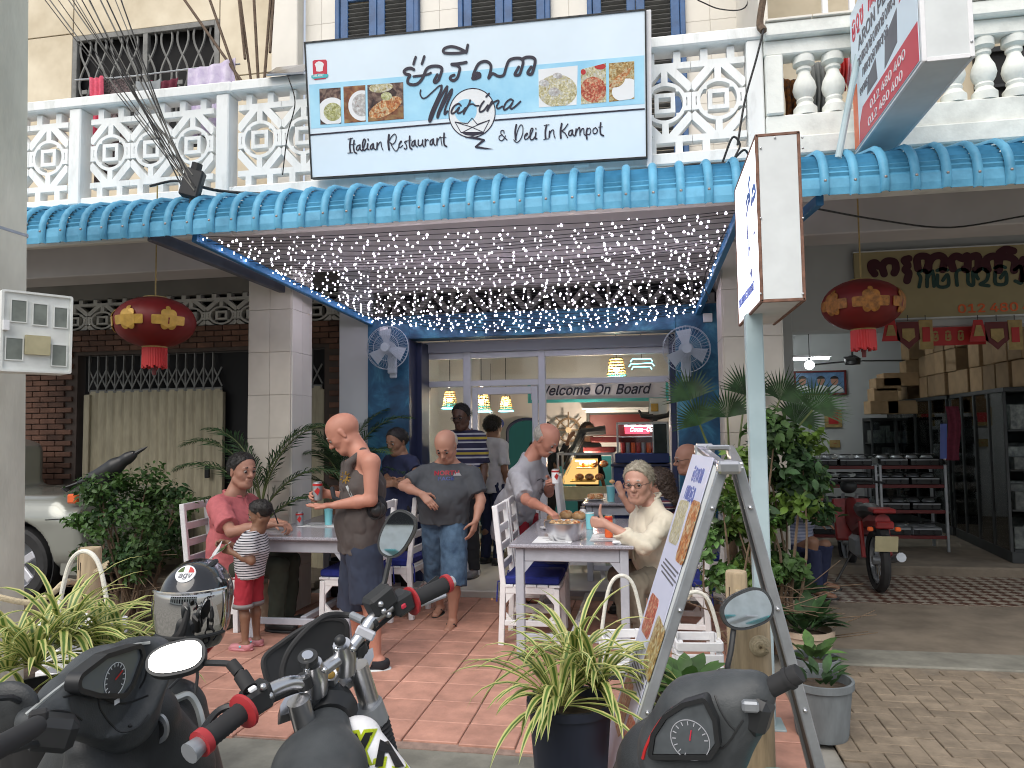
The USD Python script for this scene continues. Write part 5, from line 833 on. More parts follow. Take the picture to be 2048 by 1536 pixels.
def person(label,J,skin,res=.0075,wear=(),hair=None,haircol='hair_dark',belly=0.,girth=1.,shoes=None,lab2=None,specs=False,beard=None,group=None,brow=None,neckr=.060,headk=1.07):
    s=J['s']; keys=[k for k in J if isinstance(J[k],np.ndarray) and k not in('f','l','u','face','bend')]; pts=A([J[k] for k in keys]); lo=pts.min(0)-.2; hi=pts.max(0)+.22; loc=A([J['pelvis'][0],J['pelvis'][1],min(J['al'][2],J['ar'][2])-.085*s])
    T=thing('person',label,'person',loc,0,group); lat=norm(J['sl']-J['sr']); out={}
    def put(par,nm,m,mt,sm=True,lb=None): return obj(par,nm,(m[0]-loc,m[1]),mt,sm,lb)
    F_=norm(np.cross(lat,J['neck']-J['pelvis'])); ls=s*girth
    torso=[('pelvis','waist',.108*ls,.105*ls,1.42),('waist','chest',.107*ls,.118*ls,1.40),('chest','neck',.110*ls,.05*s,1.5)]
    def body(fd,inf=0.,parts='TLARH',k=.04):
        if 'T' in parts:
            for a,b,ra,rb,w in torso: fd.cone(J[a],J[b],ra+inf,rb+inf,k,lat,w)
            fd.cone(J['sl'],J['sr'],.055*s+inf,.055*s+inf,.06)
            if belly: fd.cone(J['waist']+F_*.05*belly-norm(J['neck']-J['pelvis'])*.03,J['chest']+F_*.03*belly-norm(J['neck']-J['pelvis'])*.08,.10*ls+.02*belly+inf,.095*ls+inf,.07,lat,1.25)
        for e in 'lr':
            if 'A' in parts: fd.cone(J['s'+e],J['e'+e],.052*ls+inf,.040*s+inf,.03); fd.cone(J['e'+e],J['e'+e]*.62+J['w'+e]*.38,.041*s+inf,.042*s+inf,.02); fd.cone(J['e'+e]*.62+J['w'+e]*.38,J['w'+e],.042*s+inf,.027*s+inf,.02)
            if 'L' in parts: fd.cone(J['h'+e],J['k'+e],.088*ls+inf,.056*s+inf,.03); m=J['k'+e]*.68+J['a'+e]*.32-norm(J['t'+e]-J['a'+e])*.02*s; fd.cone(J['k'+e],m,.054*s+inf,.055*s+inf,.02); fd.cone(m,J['a'+e],.055*s+inf,.034*s+inf,.02); fd.cone(J['a'+e]-norm(J['t'+e]-J['a'+e])*.03*s-A([0,0,.03*s]),J['t'+e],.034*s+inf,.027*s+inf,.02,np.cross(J['t'+e]-J['a'+e],[0,0,1]),1.25)
    fd=Field(lo,hi,res); body(fd)
    for e in 'lr':
        d,n,ps=J['hd'+e]
        d=norm(J['w'+e]-J['e'+e]) if d is None else A(d,float); n=(J['l']*(1 if e=='l' else -1) if n is None else A(n,float))
        for a,b,ra,rb,k in hand_prims(J['w'+e]+norm(d)*.005,d,n,e=='l',ps,max(s,.6)*1.02): fd.cone(a,b,max(ra,res*1.05),max(rb,res*1.05),k)
    # head: frame f forward, l to the person's left, u up
    f=norm(J['face']); l=norm(np.cross([0,0,1.],f)); u=np.cross(f,l)
    if 'roll' in J: l=norm(l+u*J['roll']); u=np.cross(f,l)
    hs=(.30+.70*s)*1.04*headk; H0=J['head']
    def hp(a,b,c): return H0+(f*a+l*b+u*c)*hs
    C=lambda a,b,ra,rb,k=.02,w=1.,la=None,sub=False: fd.cone(hp(*a),hp(*b),ra*hs,rb*hs,k*hs,la if la is not None else l,w,False,sub)
    fd.cone(J['neck'],hp(-.025,0,-.05),neckr*s*1.08,neckr*s*1.0,.04)
    for e in 'lr': fd.cone(J['neck']+(hp(-.03,0,-.06)-J['neck'])*.45,J['s'+e]*.75+J['neck']*.25,.045*s,.045*s,.05)
    C((-.035,0,.035),(.02,0,.038),.083,.076,.02,.93); C((.0,0,.05),(.0,0,.055),.075,.075,.03)
    C((.025,0,-.01),(.045,0,-.075),.066,.044,.03,.98); C((.062,0,-.092),(.066,0,-.092),.022,.022,.02,1.4)
    C((.0,.052,-.055),(.04,.03,-.085),.022,.02,.03); C((.0,-.052,-.055),(.04,-.03,-.085),.022,.02,.03)
    C((.055,.040,-.018),(.06,.034,-.03),.026,.022,.02); C((.055,-.040,-.018),(.06,-.034,-.03),.026,.022,.02)
    C((.083,.036,.024),(.090,-.0,.024),.012,.013,.016); C((.083,-.036,.024),(.090,0,.024),.012,.013,.016)
    for sg in (1,-1): C((.100,sg*.030,.006),(.094,sg*.036,.006),.012,.010,.01,1,None,True)
    C((.090,0,.015),(.112,0,-.022),.009,.0135,.012); C((.098,.011,-.027),(.098,-.011,-.027),.0095,.0095,.008)
    C((.088,.018,-.053),(.088,-.018,-.053),.009,.009,.008); C((.086,.016,-.066),(.086,-.016,-.066),.0095,.0095,.008); C((.099,.02,-.0595),(.099,-.02,-.0595),.0035,.0035,.003,1,None,True)
    for sg in (1,-1): C((-.004,sg*.078,.018),(-.010,sg*.076,-.024),.016,.011,.006,.55)
    m=fd.mesh(); body_path=put(T,'body',m,skin); out['body']=body_path
    for sg in (1,-1):
        put(T,'eye',ball(hp(.0835,sg*.032,.006),.0125*hs,1),'eye_white'); put(T,'iris',ball(hp(.0915,sg*.032,.004),.0085*hs,1),'eye_dark')
        put(T,'eyebrow',tube([hp(.094,sg*.014,.030),hp(.099,sg*.028,.035),hp(.085,sg*.047,.029)],[.004*hs,.005*hs,.003*hs],5),brow or haircol)
    put(T,'mouth',tube([hp(.090,.02,-.060),hp(.0965,0,-.0585),hp(.090,-.02,-.060)],[.002*hs,.003*hs,.002*hs],5),'lips')
    if specs:
        for sg in (1,-1): put(T,'spectacles',tube([hp(.112+.0*math.cos(t),sg*.033+.023*math.cos(t),.003+.016*math.sin(t)) for t in np.linspace(0,2*PI,17)]+[hp(.108,sg*.058,.008),hp(0,sg*.081,.012)],.0015*hs,5),'black')
        put(T,'bridge',tube([hp(.112,.01,.006),hp(.115,0,.009),hp(.112,-.01,.006)],.002*hs,5),'black')
    if beard:
        put(T,'moustache',tube([hp(.088,.030,-.052),hp(.103,.008,-.041),hp(.103,-.008,-.041),hp(.088,-.030,-.052)],[.003*hs,.008*hs,.008*hs,.003*hs],7),beard)
    if hair:
        hf=Field(H0-.22*hs,H0+.22*hs,.006); hc=lambda a,b,ra,rb,k=.02,w=1.: hf.cone(hp(*a),hp(*b),ra*hs,rb*hs,k,l,w)
        t=.012 if hair!='crop' else .009
        if hair in('short','crop','full'):
            hc((-.035,0,.035),(.02,0,.038),.083+t,.076+t,.02,.95); hc((0,0,.05),(0,0,.055),.075+t,.075+t,.03)
            if hair=='full': hc((.045,.03,.085),(-.05,-.01,.095),.034,.045,.03)
            hf.plane(hp(.0,0,-.052),-u); hf.rough(.0065,(45,45,28))
            # hairline: slopes from the forehead down behind the ears
            hf.plane(hp(.058,0,.062),f*.85-u*.62) 
            for sg in (1,-1): hf.cone(hp(.06,sg*.08,-.02),hp(.005,sg*.095,-.03),.045*hs,.026*hs,.004,None,1,False,True)
        elif hair=='fringe':
            hc((-.035,0,.03),(.01,0,.03),.083+.006,.076+.005,.02,.98); hf.plane(hp(-.02,0,.052),u*.9+f*.3); hf.plane(hp(-.0,0,-.055),-u); hf.plane(hp(.02,0,0),f); hf.rough(.003,(60,60,60))
        elif hair=='long':
            hc((0,0,.05),(0,0,.055),.09,.09,.03); hc((-.035,0,.035),(.02,0,.04),.098,.088,.02,1.0); hc((-.05,0,.0),(-.06,0,-.16),.085,.07,.03,1.15); hf.plane(hp(.062,0,.066),f*.85-u*.5); hf.cone(hp(.1,0,-.03),hp(.06,0,-.05),.075*hs,.07*hs,.004,None,1,False,True); hf.rough(.012,(38,38,38))
        elif hair=='bun':
            hc((0,0,.05),(0,0,.055),.086,.086,.03); hc((-.035,0,.035),(.02,0,.038),.093,.086,.02,.95); hc((-.10,0,.03),(-.12,0,.0),.04,.035,.02); hf.plane(hp(.062,0,.066),f*.85-u*.62); hf.plane(hp(0,0,-.06),-u); hf.cone(hp(.075,0,-.03),hp(.06,0,-.05),.075*hs,.07*hs,.004,None,1,False,True); hf.rough(.003,(60,60,60))
        m=hf.mesh()
        if len(m[1]):
            hpth=put(T,'hair',m,haircol); tm_=trimesh.Trimesh(*m,process=False); rgh=np.random.default_rng(len(m[1])); nS=900 if hair!='long' else 1500
            w_=tm_.area_faces/tm_.area_faces.sum(); fi=rgh.choice(len(w_),nS,p=w_); bc=rgh.dirichlet([1,1,1],nS); q=(tm_.vertices[tm_.faces[fi]]*bc[:,:,None]).sum(1); nn=A(tm_.face_normals)[fi]
            side=((q-H0)@l)[:,None]; cb=-f*.75-u*.45+l*np.sign(side)*.25+rgh.normal(0,.30,(nS,3)); cb=cb-nn*(cb*nn).sum(1,keepdims=True); cb/=np.maximum(np.linalg.norm(cb,axis=1,keepdims=True),1e-6); Lh=(.022 if hair in('full','long') else .010)*rgh.uniform(.6,1.3,(nS,1))*hs
            C_=np.stack([q-nn*.002,q+nn*.004*hs+cb*Lh*.5,q+nn*.0025*hs+cb*Lh],1)-loc; bcv=UsdGeom.BasisCurves.Define(stage,path(hpth,'strands')); bcv.CreateTypeAttr('linear'); bcv.CreatePointsAttr(Vt.Vec3fArray.FromNumpy(C_.reshape(-1,3).astype(np.float32))); bcv.CreateCurveVertexCountsAttr(Vt.IntArray([3]*nS)); bcv.CreateWidthsAttr(Vt.FloatArray([.0022*hs,.002*hs,.0008*hs]*nS)); bcv.SetWidthsInterpolation('vertex'); UsdShade.MaterialBindingAPI.Apply(bcv.GetPrim()).Bind(MT[haircol]); tag(bcv.GetPrim(),kind='stuff')
    # clothes
    for wdef in wear:
        kind,mt=wdef[:2]; o=dict(wdef[2]) if len(wdef)>2 else {}
        cf=Field(lo,hi,o.get('res',max(res,.009))); inf=o.get('inf',.016)
        if kind in('shirt','tank'):
            for a,b,ra,rb,w in torso: cf.cone(J[a],J[b],ra+inf,rb+inf*.6,.05,lat,w)
            if kind=='shirt': cf.cone(J['sl'],J['sr'],.058*s+inf,.058*s+inf,.06)
            if belly: cf.cone(J['waist']+F_*.05*belly-norm(J['neck']-J['pelvis'])*.03,J['chest']+F_*.03*belly-norm(J['neck']-J['pelvis'])*.08,.10*ls+.02*belly+inf,.095*ls+inf,.07,lat,1.25)
            dn=norm(J['pelvis']-J['waist']); hem=J['pelvis']+dn*o.get('hem',.06); cf.cone(J['waist'],hem+dn*.08,.118*ls+inf+.01+.012*belly,.125*ls+inf+o.get('flare',.0),.05,lat,1.35)
            if kind=='shirt':
                sl=o.get('sleeve',.62)
                for e in 'lr':
                    if sl<=1: b=J['s'+e]*(1-sl)+J['e'+e]*sl; cf.cone(J['s'+e],b,.066*ls+inf*.6,.055*ls+inf+.004,.03,None,1,True)
                    else: cf.cone(J['s'+e],J['e'+e],.060*ls+inf*.6,.046*s+inf,.03); q=sl-1; cf.cone(J['e'+e],J['e'+e]*(1-q)+J['w'+e]*q,.048*s+inf,.036*s+inf,.02,None,1,True)
            cf.plane(hem,dn); cf.rough(o.get('wr',.012),o.get('ws',(11,11,6)),len(CNT)%7)
            if kind=='shirt':
                nu=norm(norm(J['neck']-J['pelvis'])*.6+A([0,0,.6])); cf.cone(J['chest'],J['neck']+nu*.03,.10*ls+inf,neckr*s+.018,.04,lat,1.12)
                for e in 'lr': cf.cone(J['neck']+nu*.012,J['s'+e]*.8+J['neck']*.2,.050*s+inf*.7,.052*s+inf*.6,.04)
            if kind=='tank':
                for e in 'lr': 
                    sg=1 if e=='l' else -1; cf.cone(J['s'+e]+lat*sg*.02,J['e'+e]+lat*sg*.05,.085*s,.07*s,.012,None,1,False,True)
                cf.cone(J['neck']+F_*.05,J['neck']+F_*.16+A([0,0,.02]),.075*s,.10*s,.01,lat,1,False,True)
            nu=norm(J['neck']-J['chest']); nu=norm(norm(J['neck']-J['pelvis'])*.6+A([0,0,.6])); cf.plane(J['neck']+nu*(.034 if kind=='shirt' else .022),nu+F_*o.get('vneck',.25)*.7)
            if kind=='tank':
                for sg in (1,-1):
                    b_=J['neck']+nu*.034+lat*sg*.092*s; m_=J['neck']+F_*.085*ls-nu*.045+lat*sg*.09; cf.cone(J['chest']+F_*.112*ls+lat*sg*.075+nu*.01,m_,.036,.030,.02); cf.cone(m_,b_,.030,.028,.01); cf.cone(b_,J['chest']-F_*.095*ls+lat*sg*.07+nu*.03,.028,.036,.02)
            if o.get('placket'): cf.cone(J['neck']+F_*.085*s+nu*.045,J['neck']*.55+J['chest']*.45+F_*.125*ls,.036*s,.012*s,.006,None,1,False,True)
            p=put(T,o.get('name','shirt'),cf.mesh(),mt)
            if o.get('collar'):
                rr=neckr*s+.018; put(p,'collar',tube([J['neck']+nu*(.030-.026*math.cos(t))+F_*rr*1.15*math.cos(t)+lat*rr*1.1*math.sin(t) for t in np.linspace(.35,2*PI-.35,21)],.013,6),mt)
            if o.get('placket'):
                put(p,'placket',tube([J['neck']+F_*(.075*ls)-nu*.02,J['chest']+F_*(.125*ls+inf),J['waist']+F_*(.118*ls+inf+.06*belly)],.009,5),mt)
        elif kind in('shorts','trousers'):
            cf.cone(J['pelvis'],J['waist'],.112*ls+inf,.10*ls+inf,.04,lat,1.40); q=o.get('len',1.)
            for e in 'lr':
                if kind=='shorts':
                    b=J['h'+e]*(1-q)+J['k'+e]*q if q<=1 else J['k'+e]*(2-q)+J['a'+e]*(q-1); cf.cone(J['h'+e],b,.092*ls+inf,o.get('leg',.078)*ls+inf,.03,None,1,True)
                else:
                    cf.cone(J['h'+e],J['k'+e],.094*ls+inf,.064*s+inf,.03); cf.cone(J['k'+e],J['a'+e]-A([0,0,.02]),.064*s+inf,.05*s+inf,.02,None,1,True)
            ax=norm((J['waist']-J['pelvis'])*A([.25,.25,1])); cf.plane(J['pelvis']+ax*.11,ax); cf.rough(o.get('wr',.008),o.get('ws',(17,17,8)),3)
            put(T,kind,cf.mesh(),mt)
            if o.get('cuff'):
                for e in 'lr':
                    b=J['h'+e]*(1-q)+J['k'+e]*q if q<=1 else J['k'+e]*(2-q)+J['a'+e]*(q-1); d=norm(b-J['h'+e]); put(T,'turn_up',cyl(b-d*.028,b+d*.004,o.get('leg',.078)*ls+inf+.004,18),o['cuff'])
        elif kind=='pouch':
            pass
    if shoes:
        for e in 'lr':
            d=norm((J['t'+e]-J['a'+e])*A([1,1,0])); z=J['a'+e][2]-.085*s; a=J['a'+e]*A([1,1,0])+A([0,0,z]); sd=A([-d[1],d[0],0])
            if shoes[0]=='flip':
                so=put(T,'sandal',prism(affinity.scale(Point(.06,0).buffer(.14*s,quad_segs=8),1,.36),.018,d,sd,a+A([0,0,.001])),shoes[1])
                put(so,'strap',tube([a+d*.02+sd*.045+A([0,0,.02]),a+d*.07+sd*.03+A([0,0,.062*s]),a+d*.13+A([0,0,.035]),a+d*.07-sd*.03+A([0,0,.062*s]),a+d*.02-sd*.045+A([0,0,.02])],.006,5),shoes[1])
            else:
                sf=Field(a-.25,a+.3,.007); sf.cone(a-d*.045*s+A([0,0,.045*s]),a+d*.15*s+A([0,0,.032*s]),.046*s,.040*s,.02,sd,1.12); sf.cone(a-d*.03*s+A([0,0,.05*s]),J['a'+e]+A([0,0,-.01]),.047*s,.044*s,.02); sf.plane(a+A([0,0,.003]),(0,0,-1)); sf.plane(J['a'+e]+A([0,0,-.012*s]),(0,0,1))
                so=put(T,'shoe',sf.mesh(),shoes[1]); put(so,'sole',prism(affinity.scale(Point(.052*s,0).buffer(.152*s,quad_segs=8),1,.37),.02,d,sd,a+A([0,0,.0])),shoes[2] if len(shoes)>2 else shoes[1])
                if shoes[0]=='croc': put(so,'heel_strap',tube([a+d*.03+sd*.05*s+A([0,0,.05*s]),a-d*.06*s+A([0,0,.065*s]),a+d*.03-sd*.05*s+A([0,0,.05*s])],.009,6),shoes[3])
    return T,loc,hp
mat('skin_red',(.43,.185,.125),.55,.1,4,.05,120,col2=(.49,.225,.16)); mat('skin_pale',(.46,.245,.18),.55,.1,4,.05,120,col2=(.51,.285,.215)); mat('skin_tan',(.39,.20,.14),.55,.08,4,.05,120); mat('skin_brown',(.225,.115,.07),.55,.08,4,.05,120); mat('skin_dark',(.10,.05,.032),.5,.1,9)
mat('eye_white',(.30,.27,.25),.3,0); mat('eye_dark',(.02,.014,.01),.2,0); mat('lips',(.22,.07,.06),.5,.1); mat('hair_dark',(.012,.010,.009),.55,.3,60,.3,200); mat('hair_grey',(.40,.38,.34),.6,.2,60,.4,200); mat('hair_blond',(.28,.24,.175),.6,.3,40,.6,160,col2=(.42,.38,.30)); mat('hair_brown',(.045,.028,.02),.6,.35,60,.5,120); mat('stubble',(.25,.17,.14),.7,.2,40)
mat('c_pink',(.50,.135,.145),.85,.08,30,.15,120); mat('c_olive',(.045,.055,.04),.9,.12,14); mat('c_tank',(.075,.062,.058),.9,.1,20,.1,150); mat('c_navy',(.022,.030,.055),.9,.14,10,.1,150); mat('c_grey_dark',(.058,.064,.074),.9,.08,30,.1,150); mat('c_grey',(.36,.36,.39),.9,.05,20,.1,150); mat('c_denim',(.040,.085,.16),.9,.25,9,.15,200,col2=(.09,.16,.25)); mat('c_navy2',(.016,.022,.06),.9,.1,20); mat('c_white',(.55,.55,.57),.9,.05,20); mat('c_cream',(.60,.55,.44),.85,.06,14,.1,160); mat('c_khaki',(.19,.165,.125),.9,.09,10,.12,150); mat('c_redshorts',(.36,.022,.038),.85,.08,14); mat('c_cuff',(.22,.21,.21),.9); mat('c_black',(.013,.014,.018),.9,.15); mat('c_plum',(.03,.012,.018),.9,.1)
def striped(n,cols,per,rough=.9):
    """a knit with level stripes of the given tones"""
    k=len(cols); N={'t':('geometry',{}),'s':('separate_xyz',{}),'m':('math',{'math_type':'multiply','value2':1/per}),'f':('math',{'math_type':'fraction'}),'r':('rgb_ramp',{'ramp':cols,'interpolate':False}),'p':('principled_bsdf',{'roughness':rough})}
    raw(n,N,[('t.position','s.vector'),('s.z','m.value1'),('m.value','f.value1'),('f.value','r.fac'),('r.color','p.base_color')],'p.BSDF')
striped('c_boy',[(0.,(.60,.60,.62)),(.62,(.025,.025,.035))],.0185); striped('c_polo',[(0.,(.02,.02,.05)),(.18,(.42,.42,.45)),(.28,(.03,.03,.09)),(.42,(.45,.36,.06)),(.58,(.03,.03,.09)),(.72,(.40,.40,.44)),(.84,(.02,.02,.05))],.16); striped('c_plaid',[(0.,(.02,.025,.06)),(.3,(.35,.30,.28)),(.5,(.10,.02,.03)),(.75,(.02,.025,.06))],.05)
P3=lambda u,v,Y: at(u,v,Y=Y)
def setj(J,**k):
    for n,p in k.items(): J[n]=A(p,float) if not (isinstance(p,tuple) and len(p)==3 and isinstance(p[2],str)) else p
    return J
# 1 man in the pink shirt, seated at the left table
J=stand(-3.42,5.75,.05,1.80,lean=.10,seat=True)
setj(J,head=P3(484,943,5.72),face=norm([.90,-.42,-.05]),neck=P3(470,995,5.76),sl=P3(500,1010,5.98),sr=P3(436,1012,5.56),er=P3(462,1064,5.40),wr=P3(545,1048,5.45),el=P3(505,1055,5.95),wl=P3(552,1042,5.72),hdr=(A([1,.15,-.05]),A([0,-.1,1]),'grip'),hdl=(A([1,-.3,-.1]),A([0,.1,1]),'relax'))
J['chest']=(J['sl']+J['sr'])/2-A([0,0,.10]); J['waist']=(J['chest']+J['pelvis'])/2
person('seated man in pink shirt with short dark hair at the left table',J,'skin_tan',.0068,[('shirt','c_pink',{'sleeve':.8,'collar':1,'placket':1,'inf':.02,'hem':.12,'vneck':.5}),('trousers','c_olive')],'crop','hair_dark',belly=.8,girth=1.24,shoes=('shoe','black','black'),headk=1.12)
pen=J['wr']; solo('pen',cyl(pen+A([.06,-.02,.0]),pen+A([.03,-.05,.12]),.005,6),'black','dark pen held by the man in the pink shirt','pen')
# 2 boy in the striped shirt
J=stand(-2.955,5.20,PI-.15,1.14); 
setj(J,head=P3(521,1028,5.2),face=norm([-.93,-.22,-.32]),sl=P3(497,1080,5.10),sr=P3(520,1078,5.32),el=P3(503,1122,5.08),wl=P3(462,1104,5.05),er=P3(495,1108,5.32),wr=P3(458,1086,5.2),hdl=(A([-1,0,.25]),A([0,-1,.1]),'grip'),hdr=(A([-1,-.1,.2]),A([0,.6,.6]),'grip'))
J['neck']=(J['sl']+J['sr'])/2+A([.0,0,.035]); J['chest']=J['neck']-A([0,0,.12])
person('small boy in striped shirt and red shorts holding a leaflet',J,'skin_brown',.0055,[('shirt','c_boy',{'sleeve':.7,'inf':.018,'hem':.10,'res':.006,'wr':.005,'collar':1}),('shorts','c_redshorts',{'len':1.05,'leg':.088,'inf':.014,'res':.006,'cuff':'c_cuff'})],'crop','hair_dark',shoes=('croc','cl_pinkcroc','cl_pinkcroc','turq') if mat('cl_pinkcroc',(.50,.20,.22),.5,.1) else None,girth=1.0,headk=1.02)
w=J['wl']; LF=thing('leaflet','folded grey and green leaflet held by the boy','leaflet',w+A([-.05,.0,.03])); obj(LF,'page',mv(bx((-.06,.03,0),(.13,.16,.003),0),rx=.3,ry=-.55),'grey_lt',False); obj(LF,'green_page',mv(bx((-.0,-.01,.006),(.05,.1,.003),0),rx=.3,ry=-.5),'leaf_lime',False); obj(LF,'back_page',mv(bx((-.08,.05,.03),(.12,.14,.003),0),rx=.5,ry=-.9),'paper',False)
# 3 bald man in the dark tank top
J=stand(-2.0,4.98,PI-.12,1.80,lean=.13)
setj(J,head=P3(688,868,4.98),face=norm([-.80,-.16,-.58]),neck=P3(722,915,5.0),sl=P3(742,925,4.80),sr=P3(722,930,5.18),el=P3(742,1000,4.76),wl=P3(672,1010,4.74),er=P3(712,1000,5.2),wr=P3(658,988,5.06),hdl=(A([-1,0,-.05]),A([.1,.15,-1]),'flat'),hdr=(A([-1,-.5,.0]),A([-.3,.8,.4]),'grip'),
  pelvis=P3(722,1095,4.98),waist=P3(722,1035,4.98),hl=P3(730,1108,4.89),hr=P3(716,1108,5.07),kl=P3(735,1195,4.86),kr=P3(708,1205,5.1),al=P3(752,1315,4.86),ar=P3(716,1290,5.2))
J['chest']=P3(728,975,4.99)
for e in 'lr': J['t'+e]=J['a'+e]+A([-.15,-.03,-.055])
T,loc,hp=BM=person('bald man in dark grey tank top and navy shorts looking down at a can',J,'skin_red',.006,[('tank','c_tank',{'inf':.014,'hem':.03,'res':.0075,'vneck':.3,'name':'tank_top'}),('shorts','c_navy',{'len':1.10,'leg':.095,'inf':.02,'flare':1})],None,'hair_grey',belly=.8,girth=1.12,shoes=('croc','c_black','grey_lt','c_black'),brow='hair_grey')
pr=thing('waist_pouch','black zipped pouch worn at the bald man\'s back','pouch',P3(752,1015,4.88)); obj(pr,'bag',(lambda m:(m[0],m[1]))(ball((0,0,0),(.075,.10,.085),3)),'c_black'); obj(pr,'zip',tube([(.02+.055*math.cos(t),-.095+.02*abs(math.sin(t)),.07*math.sin(t)) for t in np.linspace(0,2*PI,17)],.006,5),'rubber'); obj(pr,'front_pocket',ball((.03,-.05,-.01),(.055,.065,.055),2),'black')
obj(pr,'strap',tube([(-.05,-.04,.02),(-.16,-.09,.03),(-.28,-.06,.07),(-.33,.02,.13)],.016,6),'c_black')
LG=Plane(P3(683,962,4.83),(1,0,0),(0,0,1)); 
can('silver and red cola can held by the bald man',P3(635,1001,4.98),'galv',.034,.13,None,'red')
# 4 man in the grey mountain T-shirt walking out
J=stand(-1.70,6.12,-PI/2+.05,1.66,sw=1.12)
setj(J,head=P3(892,893,6.02),face=norm([-.05,-.80,-.55]),sr=P3(846,955,6.12),sl=P3(945,950,6.12),er=P3(806,972,5.98),wr=P3(843,988,5.86),el=P3(962,1000,6.08),wl=P3(952,1040,5.98),hdr=(A([.7,-.2,-.6]),A([.2,-.9,.3]),'relax'),hdl=(A([-.25,-.1,-1]),A([.9,-.4,0]),'relax'),kl=P3(908,1165,5.98),kr=P3(872,1150,6.3),al=P3(905,1238,6.02),ar=P3(880,1210,6.42))
for e in 'lr': J['t'+e]=J['a'+e]+A([.0,-.15,-.055])
J['neck']=P3(893,932,6.1); J['chest']=J['neck']-A([0,0,.16]); J['sr']=P3(848,948,6.12)
T,loc,hp=person('heavy man in dark grey mountain T-shirt and denim shorts walking out',J,'skin_tan',.0068,[('shirt','c_grey_dark',{'sleeve':.75,'inf':.018,'hem':.08,'wr':.010}),('shorts','c_denim',{'len':1.12,'leg':.088,'inf':.018})],'fringe','hair_grey',belly=1.25,girth=1.16,shoes=('flip','black'),brow='hair_dark')
_=J['chest'][1]-.118*J['s']*1.16-.075
def decal(T,loc,g2,c,m,nm,vd=None,rot=0.,on=('shirt','tank_top')):
    """flat print g2 (metres about c) pressed onto the cloth facing the street"""
    import trimesh as tm
    pr=[p for p in stage.GetPrimAtPath(T).GetChildren() if p.GetName() in on][0]; v=A(UsdGeom.Mesh(pr).GetPointsAttr().Get()); f=A(UsdGeom.Mesh(pr).GetFaceVertexIndicesAttr().Get()).reshape(-1,3); mm=tm.Trimesh(v,f,process=False)
    d=norm(c-EYE) if vd is None else norm(vd); X=norm(np.cross(d,[0,0,1.])); Y=np.cross(X,d); q=[]
    mh=prism(g2.segmentize(.012),.001); p2=mh[0][:,[0,2]]; P_=(A(c)-loc)+X*p2[:,:1]*math.cos(rot)+Y*p2[:,1:]+X*0-d*.5; hit,ri,_=mm.ray.intersects_location(P_,np.tile(d,(len(P_),1)),multiple_hits=False)
    ok=np.zeros(len(P_),bool); ok[ri]=True; out=P_+d*.5; out[ri]=hit-d*(.006 if m=='black' else .004); fk=mh[1][ok[mh[1]].all(1)]; obj(T,nm,(out,fk),m,False) if len(fk) else None
def word2d(t,h,sx=1.): 
    m=meshkit.text_mesh(t,h,.001,True); v=A(m.vertices); top=m.faces[(m.face_normals[:,2]>.9)]; return unary_union([Polygon([(v[i,0]*sx,v[i,1]) for i in fc]).buffer(.0005) for fc in top])
cc=P3(893,950,6.0); nw=affinity.translate
decal(T,loc,nw(word2d('NORTH',.035,1.25),-.105,0),cc,'ink_red','print_word'); decal(T,loc,nw(word2d('FACE',.026,1.5),-.075,-.042),cc,'ink_blue','print_word'); decal(T,loc,unary_union([Polygon([(.055,-.008),(.075,.032),(.09,.01),(.10,.03),(.125,-.008)])]),cc,'c_white','print_mountain')
decal(BM[0],BM[1],unary_union([affinity.scale(Point(0,0).buffer(.02),1,1.3)]+[LineString([(0,0),(.034*math.cos(t),.04*math.sin(t))]).buffer(.004) for t in np.linspace(0,2*PI,10)[:-1]]),P3(690,955,4.8),'gold','sun_print'); decal(BM[0],BM[1],affinity.rotate(sbox(-.010,-.05,.006,.05),25),P3(700,985,4.8),'grey_lt','ray_print')
# 5 woman in navy behind
J=stand(-2.36,6.90,-PI/2-.5,1.60)
setj(J,face=norm([-.42,-.88,-.25]),el=P3(835,945,6.75),wl=P3(800,965,6.62),er=P3(775,960,6.8),wr=P3(790,968,6.6),hdl=(A([-1,-.2,-.1]),A([0,-1,.2]),'relax'))
person('woman in navy T-shirt with tied back black hair standing by the blue wall',J,'skin_brown',.009,[('shirt','c_navy2',{'sleeve':.8,'hem':.1}),('trousers','c_black')],'bun','hair_dark',shoes=('shoe','black','black'))
# 6 man in glasses in the doorway
J=stand(-1.93,7.75,-PI/2-.25,1.80,z0=.06)
setj(J,face=norm([-.25,-.95,-.15]))
person('tall man in glasses and striped polo shirt in the doorway',J,'skin_dark',.009,[('shirt','c_polo',{'sleeve':.9,'hem':.1,'collar':1}),('trousers','c_black')],'crop','hair_dark',specs=True,shoes=('shoe','ink_grey','black'))
# 7 dark haired person in white behind
J=stand(-1.78,8.5,PI/2-.5,1.68,z0=.06)
person('dark haired person in white T-shirt seen from behind inside the door',J,'skin_brown',.010,[('shirt','c_white',{'sleeve':.8,'hem':.1}),('trousers','c_navy2')],'full','hair_dark',shoes=('shoe','black','black'))
